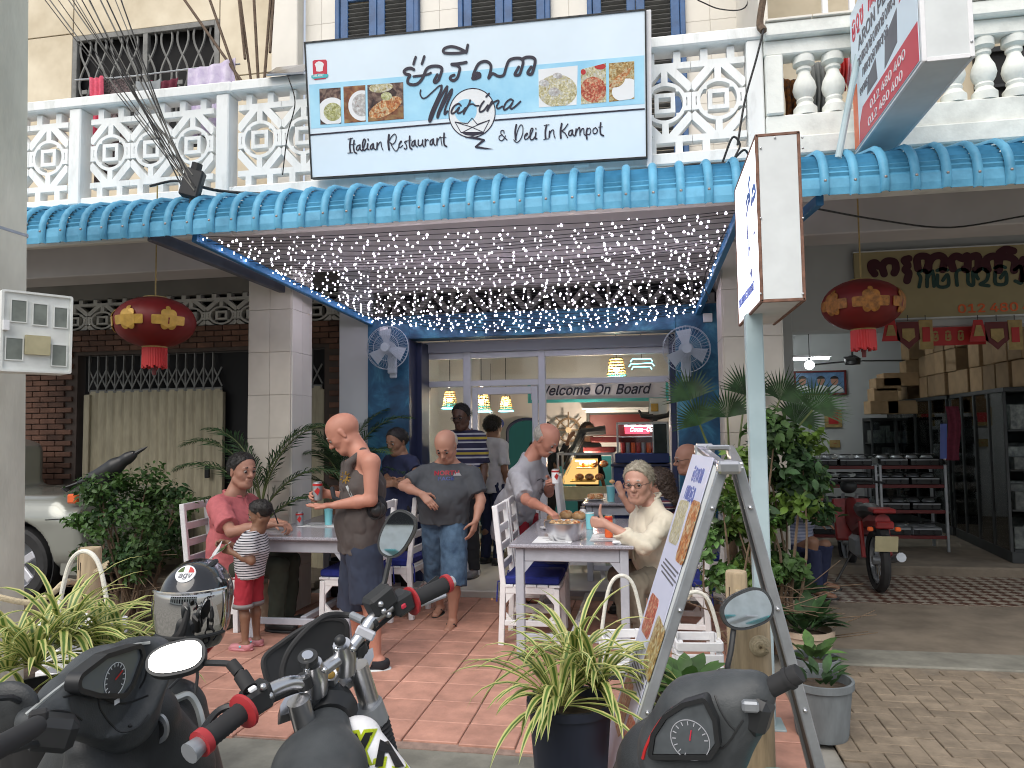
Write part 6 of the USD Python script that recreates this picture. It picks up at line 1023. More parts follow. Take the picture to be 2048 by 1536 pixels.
# 8 man in the light grey T-shirt reaching for the bowl
J=stand(-1.13,6.72,-.35,1.74,lean=.42,sw=1.05)
setj(J,head=P3(1092,880,6.42),face=norm([.74,-.30,-.62]),neck=P3(1062,918,6.5),sr=P3(1036,950,6.36),sl=P3(1078,945,6.72),er=P3(1052,1000,6.12),wr=P3(1092,1018,5.78),el=P3(1098,985,6.7),wl=P3(1098,965,6.45),hdr=(A([.75,-.35,-.45]),A([.35,-.3,.85]),'pinch'),hdl=(A([.5,-.85,.1]),A([.7,.6,.2]),'grip'),pelvis=P3(1022,1050,6.72),waist=P3(1030,1010,6.66))
J['chest']=P3(1050,965,6.56)
T,loc,hp=person('bald man in light grey T-shirt with moustache reaching into the bowl',J,'skin_red',.0068,[('shirt','c_grey',{'sleeve':.9,'inf':.022,'hem':.12}),('shorts','c_redshorts',{'len':.9})],'fringe','hair_grey',belly=.9,girth=1.1,beard='hair_grey',brow='hair_grey',shoes=('flip','black'))
cc=P3(1085,968,6.3); decal(T,loc,unary_union([stroke([(-.03,.06),(0,.075),(.03,.06),(.01,.05)],.008),stroke([(-.02,-.03),(.0,-.06),(.03,-.03),(0,-.02)],.007),stroke([(-.03,-.09),(.04,-.085)],.012)]),P3(1082,975,6.3),'ink_grey','shirt_print')
can('white and red cola can held by the man in light grey',P3(1111,968,6.34),'paper',.033,.125,None,'red')
# 9 man in the cream shirt with thumb up
J=stand(.12,5.72,PI-.1,1.82,seat=True,lean=.06)
setj(J,head=P3(1277,968,5.58),face=norm([-.30,-.95,-.06]),neck=P3(1298,1008,5.68),sl=P3(1330,1046,5.48),sr=P3(1280,1040,5.90),el=P3(1288,1092,5.28),wl=P3(1212,1048,5.32),er=P3(1262,1100,5.95),wr=P3(1195,1075,5.95),hdl=(A([-1,.05,.12]),A([-.05,-1,.0]),'fist_thumb'),hdr=(A([-1,-.1,0]),A([0,.2,1]),'relax'),kl=P3(1262,1172,5.42),al=P3(1303,1290,5.50),kr=P3(1240,1150,5.9),ar=P3(1255,1240,5.9))
J['chest']=(J['sl']+J['sr'])/2-A([0,0,.08]); J['waist']=(J['chest']+J['pelvis'])/2
for e in 'lr': J['t'+e]=J['a'+e]+A([-.15,-.04,-.055])
T,loc,hp=person('grey haired man in cream shirt and glasses giving a thumbs up',J,'skin_pale',.0055,[('shirt','c_cream',{'sleeve':1.97,'inf':.022,'hem':.18,'collar':1,'placket':1,'vneck':.6,'res':.0075,'wr':.014}),('trousers','c_khaki',{'inf':.024,'wr':.014})],'full','hair_blond',belly=.6,girth=1.2,specs=True,brow='hair_grey',shoes=('shoe','twig','black'),headk=1.12)
# 10 curly haired person behind
J=stand(.22,6.66,PI-.1,1.62,seat=True,lean=.12)
setj(J,head=P3(1318,968,6.55),face=norm([-.9,.35,-.25]),el=P3(1272,1030,6.5),wl=P3(1244,992,6.45),hdl=(A([-.3,0,1]),A([.2,-.9,.1]),'grip'))
person('person with long curly brown hair in checked shirt behind the cream shirt',J,'skin_tan',.009,[('shirt','c_plaid',{'sleeve':.8}),('trousers','c_navy2')],'long','hair_brown',shoes=('shoe','black','black'))
q=J['wl']+A([-.02,-.02,.07]); fk=thing('fork','steel fork with a bite of food in the raised hand','fork',q); obj(fk,'handle',cyl((0,0,-.06),(-.06,-.01,.05),.004,6),'steel'); obj(fk,'bite',ball((-.06,-.01,.055),(.025,.02,.018),1),'bun')
# 11 bald man against the blue wall
J=stand(.46,6.86,PI+.1,1.72,seat=True)
setj(J,head=P3(1376,920,6.84),face=norm([-.96,-.2,-.12]))
person('bald man in glasses and grey shirt seated against the blue wall',J,'skin_tan',.009,[('shirt','c_grey',{'sleeve':.8}),('trousers','c_olive')],None,'hair_grey',specs=True,brow='hair_grey',shoes=('shoe','black','black'))
dup(CH,(.42,6.86,0),PI,'white chair under the bald man against the blue wall')
# 12, 13 people in the room
J=stand(-1.45,10.6,PI/2-.4,1.62,z0=.06); person('person in dark clothes seen from behind by the arched mirror',J,'skin_brown',.012,[('shirt','c_black',{'sleeve':.9}),('trousers','c_black')],'bun','hair_dark',shoes=('shoe','black','black'))
J=stand(-.82,10.4,-PI/2+.6,1.60,z0=.06); setj(J,er=P3(1118,925,10.3),wr=P3(1135,885,10.2)); person('woman with brown hair beside the ship wheel holding a hand to her face',J,'skin_brown',.012,[('shirt','c_black',{'sleeve':1.9}),('trousers','c_black')],'long','hair_brown',shoes=('shoe','black','black'))
# 14 person seated behind the leaves at the right arcade
J=stand(1.36,7.55,-.2,1.66,seat=True,lean=.25); zz=A([0,0,-.13])
for k in ('pelvis','waist','chest','neck','head','sl','sr','el','er','wl','wr','hl','hr','kl','kr'): J[k]=J[k]+zz
setj(J,er=P3(1590,1025,7.3),wr=P3(1622,1035,7.2),el=P3(1600,1020,7.6),wl=P3(1630,1040,7.5),hdr=(A([1,0,.1]),A([0,-1,.3]),'relax'),hdl=(A([1,0,-.2]),A([0,-.2,1]),'relax'),kr=P3(1625,1085,7.2),ar=P3(1632,1178,7.2),kl=P3(1650,1090,7.5),al=P3(1640,1160,7.55))
for e in 'lr': J['t'+e]=J['a'+e]+A([.14,-.05,-.055])
striped('c_bluestripe',[(0.,(.30,.32,.40)),(.5,(.16,.18,.26))],.03)
person('person in striped shirt and dark jeans seated behind the leaves of the right shop',J,'skin_brown',.010,[('shirt','c_bluestripe',{'sleeve':1.6}),('trousers','c_navy2')],'crop','hair_dark',shoes=('flip','black'))
st=thing('plastic_stool','blue plastic stool under the person behind the leaves','stool',(1.36,7.55,0)); obj(st,'seat',lathe([(0,.30),(.15,.30),(.16,.29),(.155,.27),(0,.275)],20),'shutter_blue')
for k in range(4): t=PI/4+k*PI/2; obj(st,'leg',beam((.11*math.cos(t),.11*math.sin(t),.28),(.16*math.cos(t),.16*math.sin(t),.0),.05,.02),'shutter_blue',False)
# ================= menu board, motorbikes, helmet, car
def dp(u,v,d): return EYE+ray(u,v)/F*d
def dps(L): return A([dp(*q) for q in L])
def panel3(nm,par,q,th,m,inset=0):
    """a board with the four corners q, th thick"""
    q=A(q,float); X=norm(q[1]-q[0]); N=norm(np.cross(q[1]-q[0],q[3]-q[0])); 
    c=q.mean(0); q=c+(q-c)*(1-inset) ; V=np.vstack([q-N*th/2,q+N*th/2]); f=[[0,1,2],[0,2,3],[6,5,4],[7,6,4]]+[k for i in range(4) for k in ([i,i+4,(i+1)%4+4],[i,(i+1)%4+4,(i+1)%4])]
    return obj(par,nm,(V,A(f)[:,::-1]),m,False)
AF=thing('menu_board','silver framed folding menu board with lilac food menu, leaning open','menu board')
nt,ft,nb,fb=dp(1447,950,2.62),dp(1402,892,3.08),dp(1190,1770,2.62),dp(1178,1638,3.08)
nt[2]=1.46; ft[2]=1.51; nb[2]=fb[2]=.03; n2,f2=dp(1478,958,2.62),dp(1460,905,3.08); n2[2]=1.46; f2[2]=1.51; nb2,fb2=dp(1696,1770,2.62),dp(1643,1638,3.08); nb2[2]=fb2[2]=.03
panel3('board',AF,[nb,fb,ft,nt],.03,'grey_lt'); Xb=norm(nb-fb); Yb=norm(ft-fb); Nn=norm(np.cross(Xb,Yb)); W_=np.linalg.norm(nb-fb); H_=np.linalg.norm(ft-fb); Pb=Plane(fb+Nn*.016,Xb,Yb-Xb*(Yb@Xb))
if Nn[0]>0: Nn=-Nn
obj(AF,'menu_sheet',Pb.put(sbox(.02,.03,W_-.02,H_-.03),.001,.002),'sign_lilac',False)
for a,b in (((fb,ft),(nb,nt)),((fb2,f2),(nb2,n2))):
    for s,e in (a,b): obj(AF,'frame_bar',beam(s,e,.035,.035,.004,(0,1,0)),'galv',False)
for s,e in ((ft,nt),(f2,n2),(fb,nb),(fb2,nb2)): obj(AF,'frame_bar',beam(s,e,.035,.03,.004),'steel',False)
for k in range(2): q=(ft,nt)[k]; obj(AF,'taped_corner',bx(q+A([.015,.03*(1-2*k),.0]),(.08,.07,.045),.012),'steel',False)
obj(AF,'hinge',cat(bx((ft+f2)/2+A([0,-.12,.01]),(.09,.05,.02),.006),bx((nt+n2)/2+A([0,.12,.01]),(.09,.05,.02),.006)),'steel',False)
panel3('back_board',AF,[nb2,fb2,f2,n2],.012,'black')
for t in (.1,.35,.6,.85): 
    obj(AF,'bolt',ball(nt+(nb-nt)*t+A([.005,-.022,0]),.008,1),'steel'); obj(AF,'bolt',ball(n2+(nb2-n2)*t+A([.0,-.022,0]),.008,1),'steel')
rb=np.random.default_rng(21)
for i,(x,y,w,h,m) in enumerate(((.06,1.16,.20,.18,'food_clam'),(.30,1.12,.16,.24,'food_fish'),(.06,.78,.2,.16,'food_red'),(.30,.70,.2,.2,'food_mix'),(.06,.40,.22,.2,'food_fish'),(.34,.36,.16,.18,'food_red'),(.07,.10,.2,.16,'food_green'),(.30,.08,.2,.18,'food_clam'))):
    if y+h<H_: obj(AF,'food_picture',Pb.put(affinity.rotate(rrect(x,y,x+w,y+h,.03),rb.uniform(-6,6)),.003,.001),m,False)
[obj(AF,'script_line',kline(Pb,t,x,y,.055,.010,.003,.001,.75),'ink_blue',False) for t,x,y in (('fbcad',.16,H_-.13),('adbfe',.12,H_-.21))]
for k in range(9): obj(AF,'menu_line',Pb.put(sbox(.08+.02*(k%3),.62+k*.017+(.33 if k>4 else 0),.44-.03*(k%2),.627+k*.017+(.33 if k>4 else 0)),.0032,.001),'ink_grey',False)
def lay(par,nm,pts,r,m,on,lift=.0):
    """a thin line laid on the surface of a part, through the photograph's points"""
    g_=UsdGeom.Mesh(stage.GetPrimAtPath(on)); mm=trimesh.Trimesh(A(g_.GetPointsAttr().Get()),A(g_.GetFaceVertexIndicesAttr().Get()).reshape(-1,3),process=False); q=spl([(x,y,0) for x,y in pts],6); D=A([norm(ray(x,y)) for x,y,_ in q]); hit,ri,_=mm.ray.intersects_location(np.tile(EYE,(len(D),1)),D,multiple_hits=False)
    if len(hit)>2: o_=np.argsort(ri); obj(par,nm,tube(hit[o_]-D[ri[o_]]*lift,r,5),m)
Z1=lambda L:[(x/2.866,1000+y/2.866) for x,y in L]; ZR=lambda L:[(980+x/2.844,1180+y/2.844) for x,y in L]
# ---------------- helmet
HC=dp(393,1203,2.1); HF=thing('helmet','glossy black full face helmet with mirrored visor set on the scooter handlebar','helmet',HC); UsdGeom.Xformable(stage.GetPrimAtPath(HF)).AddScaleOp().Set(Gf.Vec3f(.89,.89,.89)); hx=RT*.97-fw*.25; hx=norm(hx*A([1,1,0])); hy=A([0,0,1.]); hz=norm(np.cross(hx,hy))  # hx right, hy up, hz towards the camera
if hz@fw>0: hz=-hz
f0_=norm((EYE-HC)*A([1,1,0])); f_=norm(f0_*math.cos(.22)-np.cross(hy,f0_)*math.sin(.22)); l_=norm(np.cross(hy,f_)); HL=lambda a,b,c: f_*a+l_*b+hy*c
fd=Field([-.2]*3,[.2]*3,.005); 
for a,b,ra,rb_,k,w in (((-.02,0,.02),(.01,0,.02),.112,.110,.02,.96),((.0,0,-.05),(.02,0,-.06),.106,.102,.02,.96),((.04,0,-.09),(.068,0,-.085),.062,.052,.03,1.25),((-.03,0,.02),(-.06,0,.03),.10,.075,.02,.9)): fd.cone(HL(*a),HL(*b),ra,rb_,k,l_,w)
fd.plane(HL(0,0,-.128),-hy); obj(HF,'shell',fd.mesh(),'gloss_black',True)
def visor(r,t0,t1,z0,z1,off):
    def g(u,v):
        th=t0+(t1-t0)*u; z=z0+(z1-z0)*v; R=r*np.sqrt(np.clip(1-((z-.0)/.21)**2,.1,1)); a=np.cos(th)*R*1.06+.018; b=np.sin(th)*R*.97; P_=f_[:,None,None]*a+l_[:,None,None]*b+hy[:,None,None]*z; return P_
    return g
obj(HF,'visor',thick(grid(visor(.126,-1.05,1.05,-.075,.052,0),30,10),.003),'visor',True)
obj(HF,'visor_trim',tube([A(visor(.129,-1.05,1.05,.055,.055,0)(A([[u]]),A([[0.]]))).ravel() for u in np.linspace(0,1,25)],.005,5),'chrome'); obj(HF,'lower_trim',tube([A(visor(.128,-1.05,1.05,-.078,-.078,0)(A([[u]]),A([[0.]]))).ravel() for u in np.linspace(0,1,25)],.005,5),'black')
n_=norm(HL(.72,-.12,.68)); c=HL(-.005,0,.02)+n_*.108; lx=norm(np.cross(hy,n_)); ly=np.cross(n_,lx); pl=Plane(c+n_*.012,lx,ly)
obj(HF,'badge',pl.put(Point(0,0).buffer(.03,quad_segs=8),-.006,.008),'paper',False); obj(HF,'badge_green',pl.put(Point(0,0).buffer(.026).intersection(sbox(-.03,.006,-.008,.03)),.002,.001),'leaf_lime',False); obj(HF,'badge_red',pl.put(Point(0,0).buffer(.026).intersection(sbox(.008,.004,.03,.03)),.002,.001),'red',False); obj(HF,'badge_lettering',pl.text('agv',.019,-.02,-.014,.002,True,.9,.1,.001),'ink_grey',False)
for k in range(3): obj(HF,'vent',tube([HL(.05-.03*k,.03,.112+.005*k),HL(.02-.03*k,.05,.117),HL(-.01-.03*k,.045,.118)],[.004,.009,.003],6),'black')
obj(HF,'pivot',cyl(HL(.02,-.112,-.01),HL(.02,-.122,-.01),.028,16),'black'); obj(HF,'chin_strap',tube([HL(.0,-.06,-.125),HL(.01,-.03,-.16),HL(.02,.03,-.16),HL(.0,.06,-.125)],.009,5),'red')
mat('silver_trim',(.5,.52,.5),.35,.05,5,metal=.5)
# ---------------- the near left scooter
SC=thing('scooter','black scooter with round speedometer at the lower left','scooter')
D1=lambda x: 1.28+(x/2.866)/430*.62
z1=lambda x,y,d=None: dp(x/2.866,1000+y/2.866,d or D1(x))
fd=Field(z1(-200,1700,1.5)-.3,z1(1000,700,1.9)+.35,.0065)
lat=norm(z1(860,850)-z1(180,1260))
for a,b,ra,rb_,k in (((175,1262),(400,1165),.026,.046,.03),((400,1165),(600,1075),.055,.072,.04),((600,1060),(800,965),.078,.062,.04),((800,940),(890,880),.058,.036,.03),((560,1160),(680,1290),.072,.056,.05),((740,1060),(760,1230),.066,.054,.05)): fd.cone(z1(*a),z1(*b),ra,rb_,k)
up_=norm(UP*.75-fw*.65); gp=[z1(*q,D1(q[0])-.060) for q in ((425,1052),(590,925),(790,868),(800,900),(735,1040),(690,1090),(545,1088))]
g0=A(gp).mean(0); nrm=norm(np.cross(gp[1]-gp[0],gp[5]-gp[0])); nrm=nrm if nrm@fw<0 else -nrm; gx=norm(gp[2]-gp[0]); gx=norm(gx-nrm*(gx@nrm)); gy=np.cross(nrm,gx); pg=Plane(g0,gx,gy); pg.N=nrm
g2=[((p-g0)@gx,(p-g0)@gy) for p in gp]; gl=Polygon(g2).buffer(-.006).buffer(.012)
fd.flat(g0-nrm*.012,nrm,.15); HB=obj(SC,'handlebar_cover',fd.mesh(),'plastic_grey',True)
for L in ([(360,1130),(450,1118),(560,1130),(650,1165),(740,1160),(850,1120)],[(560,1130),(575,1200),(640,1290),(700,1330),(790,1300),(850,1230)],[(190,1250),(290,1210),(390,1215),(470,1260)],[(800,870),(840,930),(835,1010),(800,1080)]): lay(SC,'seam',Z1(L),.0022,'black',HB)
for x,y in ((752,850),(437,1003),(745,1292)): lay(SC,'screw',Z1([(x-4,y),(x,y+3),(x+5,y)]),.005,'black',HB,.001)
lay(SC,'edge_trim',Z1([(150,1232),(260,1140),(360,1062),(480,975),(590,905),(690,860),(780,830),(860,818)]),.004,'silver_trim',HB)
mat('lens',(.12,.135,.145),.25,.1,6,coat=.4)
obj(SC,'gauge_rim',pg.put(gl.buffer(.010).difference(gl),-.02,.03),'black',False); G_=obj(SC,'gauge_panel',pg.put(gl,-.02,.024),'lens',False)
cx,cy=[((z1(640,1028,D1(640)-.060)-g0)@q) for q in (gx,gy)]; dial=Point(cx,cy).buffer(.034,quad_segs=12)
obj(G_,'dial',pg.put(dial,.004,.001),'plastic_grey',False); obj(G_,'dial_ring',pg.put(dial.difference(dial.buffer(-.0016)),.005,.001),'grey_lt',False)
obj(G_,'dial_ticks',pg.put(unary_union([LineString([(cx+.026*math.cos(t),cy+.026*math.sin(t)),(cx+.031*math.cos(t),cy+.031*math.sin(t))]).buffer(.0008) for t in np.linspace(-.7,3.9,13)]),.005,.001),'grey_lt',False); obj(G_,'needle',pg.put(LineString([(cx,cy),(cx+.022,cy+.010)]).buffer(.0015),.006,.001),'red',False); obj(G_,'gear_light',pg.put(sbox(cx-.004,cy-.052,cx+.012,cy-.042),.005,.001),'paper',False)
obj(SC,'rim_line',tube(spl([z1(170,1200)-fw*-.01,z1(360,1055,D1(360)+.05),z1(560,905,D1(560)+.05),z1(760,822,D1(760)+.05),z1(930,812,D1(930)+.03)],6),.005,5),'silver_trim')
obj(SC,'grip',tube([z1(-120,1480,1.1),z1(150,1330,1.24),z1(215,1290,1.27)],[.018,.0175,.0165],12),'rubber'); obj(SC,'switch_box',mv(bx((0,0,0),(.08,.06,.06),.015),z1(300,1330,1.36),rz=.7,ry=.3),'black'); obj(SC,'switch',mv(bx((0,0,0),(.03,.02,.02),.005),z1(222,1235,1.30),rz=.7),'rubber'); obj(SC,'lever',tube([z1(330,1385,1.38),z1(150,1405,1.3),z1(0,1450,1.2)],.007,6),'black')
fd=Field(z1(300,1900,1.5)-.25,z1(1250,1000,2.1)+.3,.009)
for a,b,ra,rb_,k,w in (((700,1270,1.72),(720,1560,1.78),.10,.16,.05,1.3),((980,1230,1.95),(1000,1600,1.95),.09,.12,.06,1.),((520,1430,1.6),(560,1640,1.6),.05,.08,.05,1.)): fd.cone(z1(*a),z1(*b),ra,rb_,k,RT,w)
obj(SC,'leg_shield',fd.mesh(),'gloss_black' if 0 else 'plastic_black',True); obj(SC,'shield_edge',tube(spl([z1(880,1150,1.86),z1(1000,1140,1.88),z1(1080,1118,1.9),z1(1130,1180,1.9),z1(1160,1290,1.88),z1(1190,1500,1.85)],6),.010,6),'silver_trim')
pk=z1(922,1305,1.68); kp=Plane(pk,RT*.97-fw*.2,UP); obj(SC,'key_switch',kp.put(affinity.scale(Point(0,0).buffer(.028),.8,1.15),0,.008),'galv',False); obj(SC,'key_slot',kp.put(affinity.scale(Point(0,0).buffer(.018),.8,1.1),.008,.003),'black',False)
obj(SC,'mirror_arm',tube([z1(-60,1140,1.3),z1(60,1130,1.34),z1(170,1180,1.4)],.006,6),'black'); fm=ball((0,0,0),(.055,.02,.05),2); obj(SC,'mirror_housing',(xf(fm,RT,fw,UP,z1(60,1190,1.38))),'plastic_black'); obj(SC,'bar_end',tube([z1(880,900),z1(1000,850,2.0),z1(1090,820,2.1)],[.03,.02,.017],10),'rubber')
obj(SC,'body_under',bb(-1.35,-.75,.9,1.35,.25,.80,.08),'plastic_black'); obj(SC,'front_wheel',xf(lathe([(.16,-.04),(.25,-.05),(.29,-.02),(.29,.02),(.25,.05),(.16,.04)],28),(0,1,0),(0,0,1),(1,0,0),z1(760,1500,1.9)*A([1,1,0])+A([0,.1,.29])),'rubber'); obj(SC,'front_fork',cyl(z1(760,1500,1.85)*A([1,1,0])+A([.05,.1,.29]),z1(760,1250,1.75),.03,8),'black')
obj(SC,'brake_cable',tube(spl([z1(1085,980,1.95),z1(1010,1040,1.9),z1(880,1180,1.86)],6),.004,5),'black'); obj(SC,'side_cable',tube(spl([z1(1130,950,2.0),z1(1130,1020,1.96),z1(1115,1130,1.92)],6),.0045,5),'black')
# ---------------- the dirt bike
DB=thing('dirt_bike','white and black dirt bike with silver handlebar and yellow lettering in the foreground','motorcycle')
dd=lambda u: 1.36+(u-400)/505*.55
B=lambda u,v,o=0.: dp(u,v,dd(u)+o)
bar=spl([B(470,1440),B(525,1390),B(575,1366),B(612,1362),B(660,1330),B(700,1298),B(728,1262),B(748,1235),B(790,1208),B(830,1196),B(895,1166)],5)
obj(DB,'handlebar',tube(bar,.0145,12),'alu' if 0 else 'steel')
ax=norm(B(895,1166)-B(830,1196)); axl=norm(B(400,1490)-B(485,1420))
for nm,a,b,r0_,r1_ in (('grip',B(490,1418),B(404,1486),.0195,.0185),('grip',B(826,1200),B(898,1166),.0195,.0185)):
    V=[a+(b-a)*t for t in np.linspace(0,1,25)]; obj(DB,nm,tube(V,[r0_+(.0012 if i%2 else 0) for i in range(25)],14),'rubber')
for a,v in ((B(488,1422),axl),(B(822,1202),ax)): obj(DB,'grip_flange',lathe_at if 0 else tube([a-v*.006,a-v*.002,a+v*.004,a+v*.010],[.024,.036,.035,.022],20),'red_rub')
obj(DB,'grip_ring',tube([B(408,1482)-axl*.004,B(408,1482)+axl*.01],[.026,.026],16),'red_rub'); obj(DB,'grip_ring',tube([B(892,1168)-ax*.004,B(892,1168)+ax*.008],[.024,.024],16),'red_rub'); obj(DB,'bar_end',tube([B(898,1166),B(898,1166)+ax*.012],[.017,.015],14),'steel'); obj(DB,'bar_end',tube([B(404,1486),B(404,1486)+axl*.03],[.016,.020],14),'galv')
def blk(nm,u,v,sz,m='black',o=0.,rz=.9,ry=-.35,bev=.008): return obj(DB,nm,mv(bx((0,0,0),sz,bev),B(u,v,o),rz=rz,ry=ry),m)
blk('switch_box',512,1398,(.055,.05,.05)); blk('switch_button',505,1378,(.015,.012,.008),'paper',-.03); blk('perch_clamp',527,1383,(.025,.045,.045)); blk('throttle_box',800,1205,(.055,.055,.05)); blk('master_cylinder',760,1200,(.07,.05,.05),'black',0,.9,-.5); blk('throttle_label',806,1212,(.014,.012,.012),'ink_red',-.03)
for u,v in ((526,1374),(540,1392),(761,1208),(777,1229),(767,1222)): obj(DB,'bolt',ball(B(u,v,-.03),.0075,2),'steel')
obj(DB,'clutch_lever',tube(spl([B(505,1405),B(440,1420,.06),B(400,1470,.05),B(380,1500,.04)],5),[.008]*5*0 or .0075,6),'black'); obj(DB,'brake_lever',tube(spl([B(790,1225,-.0),B(850,1205,.06),B(890,1190,.06)],5),.007,6),'alu'); obj(DB,'hand_guard',thick((dps([(832,1185,dd(832)+.07),(872,1152,dd(872)+.08),(888,1155,dd(888)+.08),(850,1200,dd(850)+.06)]),A([[0,1,2],[0,2,3]])),.004),'black')
for u,v,u2,v2 in ((632,1350,625,1318),(690,1308,683,1280)):
    obj(DB,'bar_clamp',tube([B(u,v+32,.02),B(u,v,0),B(u2,v2+8,-.01)],[.026,.026,.020],14),'steel')
    for s in (-.018,.018): obj(DB,'clamp_bolt',ball(B(u,v-10,-.028)+RT*s,.007,1),'chrome')
obj(DB,'key_cap',tube([B(617,1322,-.01),B(615,1312,-.015)],[.021,.021],16),'black'); obj(DB,'key_face',tube([B(615,1312,-.015),B(615,1309,-.017)],[.013,.012],14),'chrome'); obj(DB,'ball_mount',ball(B(680,1281,-.02),.013,2),'black'); obj(DB,'ball_stem',cyl(B(681,1285,-.015),B(683,1300,-.0),.008,8),'steel')
obj(DB,'top_clamp',prism(Polygon([(-.115,-.03),(-.05,-.045),(.05,-.045),(.115,-.03),(.125,.0),(.115,.032),(.05,.025),(-.05,.025),(-.115,.032),(-.125,0)]).buffer(.008),.026,norm(B(715,1330)-B(590,1395)),norm(fw*.9+UP*.35),B(655,1376,.06)),'steel',False)
obj(DB,'steering_nut',tube([B(662,1362,.03),B(661,1350,.02)],[.018,.017],6),'steel'); obj(DB,'nut_hole',tube([B(661,1350,.02),B(661,1349,.019)],[.011,.010],12),'gold')
obj(DB,'brace_clamp',mv(bx((0,0,0),(.045,.016,.022),.004),B(731,1266,-.018),ry=.45,rz=.2),'alu'); obj(DB,'tie_band',tube([B(606,1352),B(611,1374)],.018,12),'black'); obj(DB,'tie_band',tube([B(716,1290),B(722,1305)],.018,12),'black'); obj(DB,'tie_band',tube([B(742,1247),B(748,1240)],.0165,12),'black')
fk=[dp(715,1335,1.72),dp(742,1418,1.74),dp(750,1432,1.75)]; obj(DB,'fork_tube',tube([dp(715,1330,1.72),dp(744,1420,1.75)],.024,18),'steel'); obj(DB,'lower_clamp',tube([dp(735,1410,1.74),dp(750,1445,1.75)],[.036,.034],16),'galv'); V=[dp(748+t*45,1440+t*170,1.75+.02*t) for t in np.linspace(0,1,41)]; obj(DB,'fork_gaiter',tube(V,[.031+(.005 if i%2 else 0) for i in range(41)],16),'rubber')
obj(DB,'fork_tube',tube([dp(596,1400,1.55),dp(615,1470,1.57)],.024,18),'steel'); V=[dp(612+t*45,1465+t*170,1.57+.02*t) for t in np.linspace(0,1,41)]; obj(DB,'fork_gaiter',tube(V,[.031+(.005 if i%2 else 0) for i in range(41)],16),'rubber')
fd=Field(dp(520,1560,1.5)-.2,dp(720,1200,1.95)+.2,.006)   # number plate screen
cs=[(555,1375,1.74),(570,1310,1.78),(620,1262,1.80),(665,1248,1.82),(684,1262,1.82)]
sc_=[(535,1365,1.72),(528,1318,1.74),(565,1285,1.77),(610,1255,1.80),(650,1238,1.83),(688,1243,1.85),(694,1275,1.85),(690,1310,1.85),(640,1372,1.80),(585,1392,1.74)]
q=A([dp(*c) for c in sc_]); c0_=q.mean(0); nn=norm(np.cross(q[2]-q[0],q[6]-q[0])); V=np.vstack([q,[c0_+fw*.03]]); k=len(q); Fq=A([[i,(i+1)%k,k] for i in range(k)]); m=trimesh.Trimesh(V,Fq,process=False); obj(DB,'number_screen',thick((A(m.vertices),A(m.faces)),.006),'gloss_black' if 0 else 'black',True)
obj(DB,'screen_beading',tube(spl(list(q)+[q[0]],5),.007,6),'rubber')
obj(DB,'brake_hose',tube(spl([dp(570,1390,1.66),dp(566,1335,1.68),dp(590,1285,1.70),dp(645,1235,1.74),dp(690,1230,1.78),dp(722,1238,1.76),dp(735,1252,1.72)],8),.0075,8),'rubber'); obj(DB,'hose_fitting',cyl(dp(704,1231,1.78),dp(728,1242,1.75),.010,10),'galv')
obj(DB,'clutch_cable',tube(spl([B(545,1400,.02),B(580,1385,.03),B(640,1365,.05),B(700,1320,.06)],6),.006,6),'rubber'); obj(DB,'throttle_cable',tube(spl([B(790,1225),B(745,1265,.03),B(725,1310,.05),B(700,1350,.05)],6),.006,6),'rubber')
fd=Field(dp(640,1560,1.5)-.3,dp(680,1380,1.6)+.3,.007)
for a,b,ra,rb_,w in (((655,1452,1.60),(640,1540,1.46),.038,.062,1.3),((640,1530,1.46),(625,1640,1.32),.064,.085,1.2)): fd.cone(dp(*a),dp(*b),ra,rb_,.05,RT,w)
obj(DB,'seat',fd.mesh(),'plastic_grey',True); 
fd=Field(dp(740,1560,1.5)-.3,dp(720,1400,1.6)+.3,.007); fd.cone(dp(716,1478,1.62),dp(736,1590,1.53),.048,.098,.04,RT,1.1); obj(DB,'tank_shroud',fd.mesh(),'white_paint',True)
obj(DB,'headstock_cover',tube([dp(655,1400,1.70),dp(658,1425,1.67),dp(658,1445,1.64)],[.055,.065,.05],16),'black')
tp=dp(742,1500,1.455); tn=norm(-fw*.86+RT*.42+UP*.25); tx=norm(np.cross(UP,tn)); ty=np.cross(tn,tx); pt=Plane(tp,tx*math.cos(.25)+ty*math.sin(.25),ty*math.cos(.25)-tx*math.sin(.25))
mat('neon_yellow',(.62,.72,.03),.45,0); xr=lambda b: unary_union([g.buffer(b,join_style='mitre') for g in (Polygon([(-.05,-.03),(-.032,-.03),(.005,.035),(-.012,.035)]),Polygon([(-.048,.035),(-.03,.035),(-.002,-.03),(-.02,-.03)]),Polygon([(.008,-.03),(.024,-.03),(.034,.012),(.02,.02)]),Polygon([(.02,.012),(.055,.02),(.062,-.004),(.03,-.006)]),Polygon([(.036,-.004),(.05,-.004),(.07,-.035),(.05,-.035)]))])
fdV=None
dc=dp(742,1500,1.5); DN=('tank_shroud',)
for nm,g_,m_ in (('decal_outline',xr(.006),'neon_yellow'),('decal_letters',xr(0),'black')): decal(DB,A([0,0,0]),g_,dc-fw*(.002 if m_=='black' else 0),m_,nm,None,.25,DN)
decal(DB,A([0,0,0]),affinity.translate(word2d('HONDA',.016),-.02,-.066),dc,'ink_grey','decal_word',None,.25,DN)
mo=lambda nm,c,rx,ry,N_,m0: None
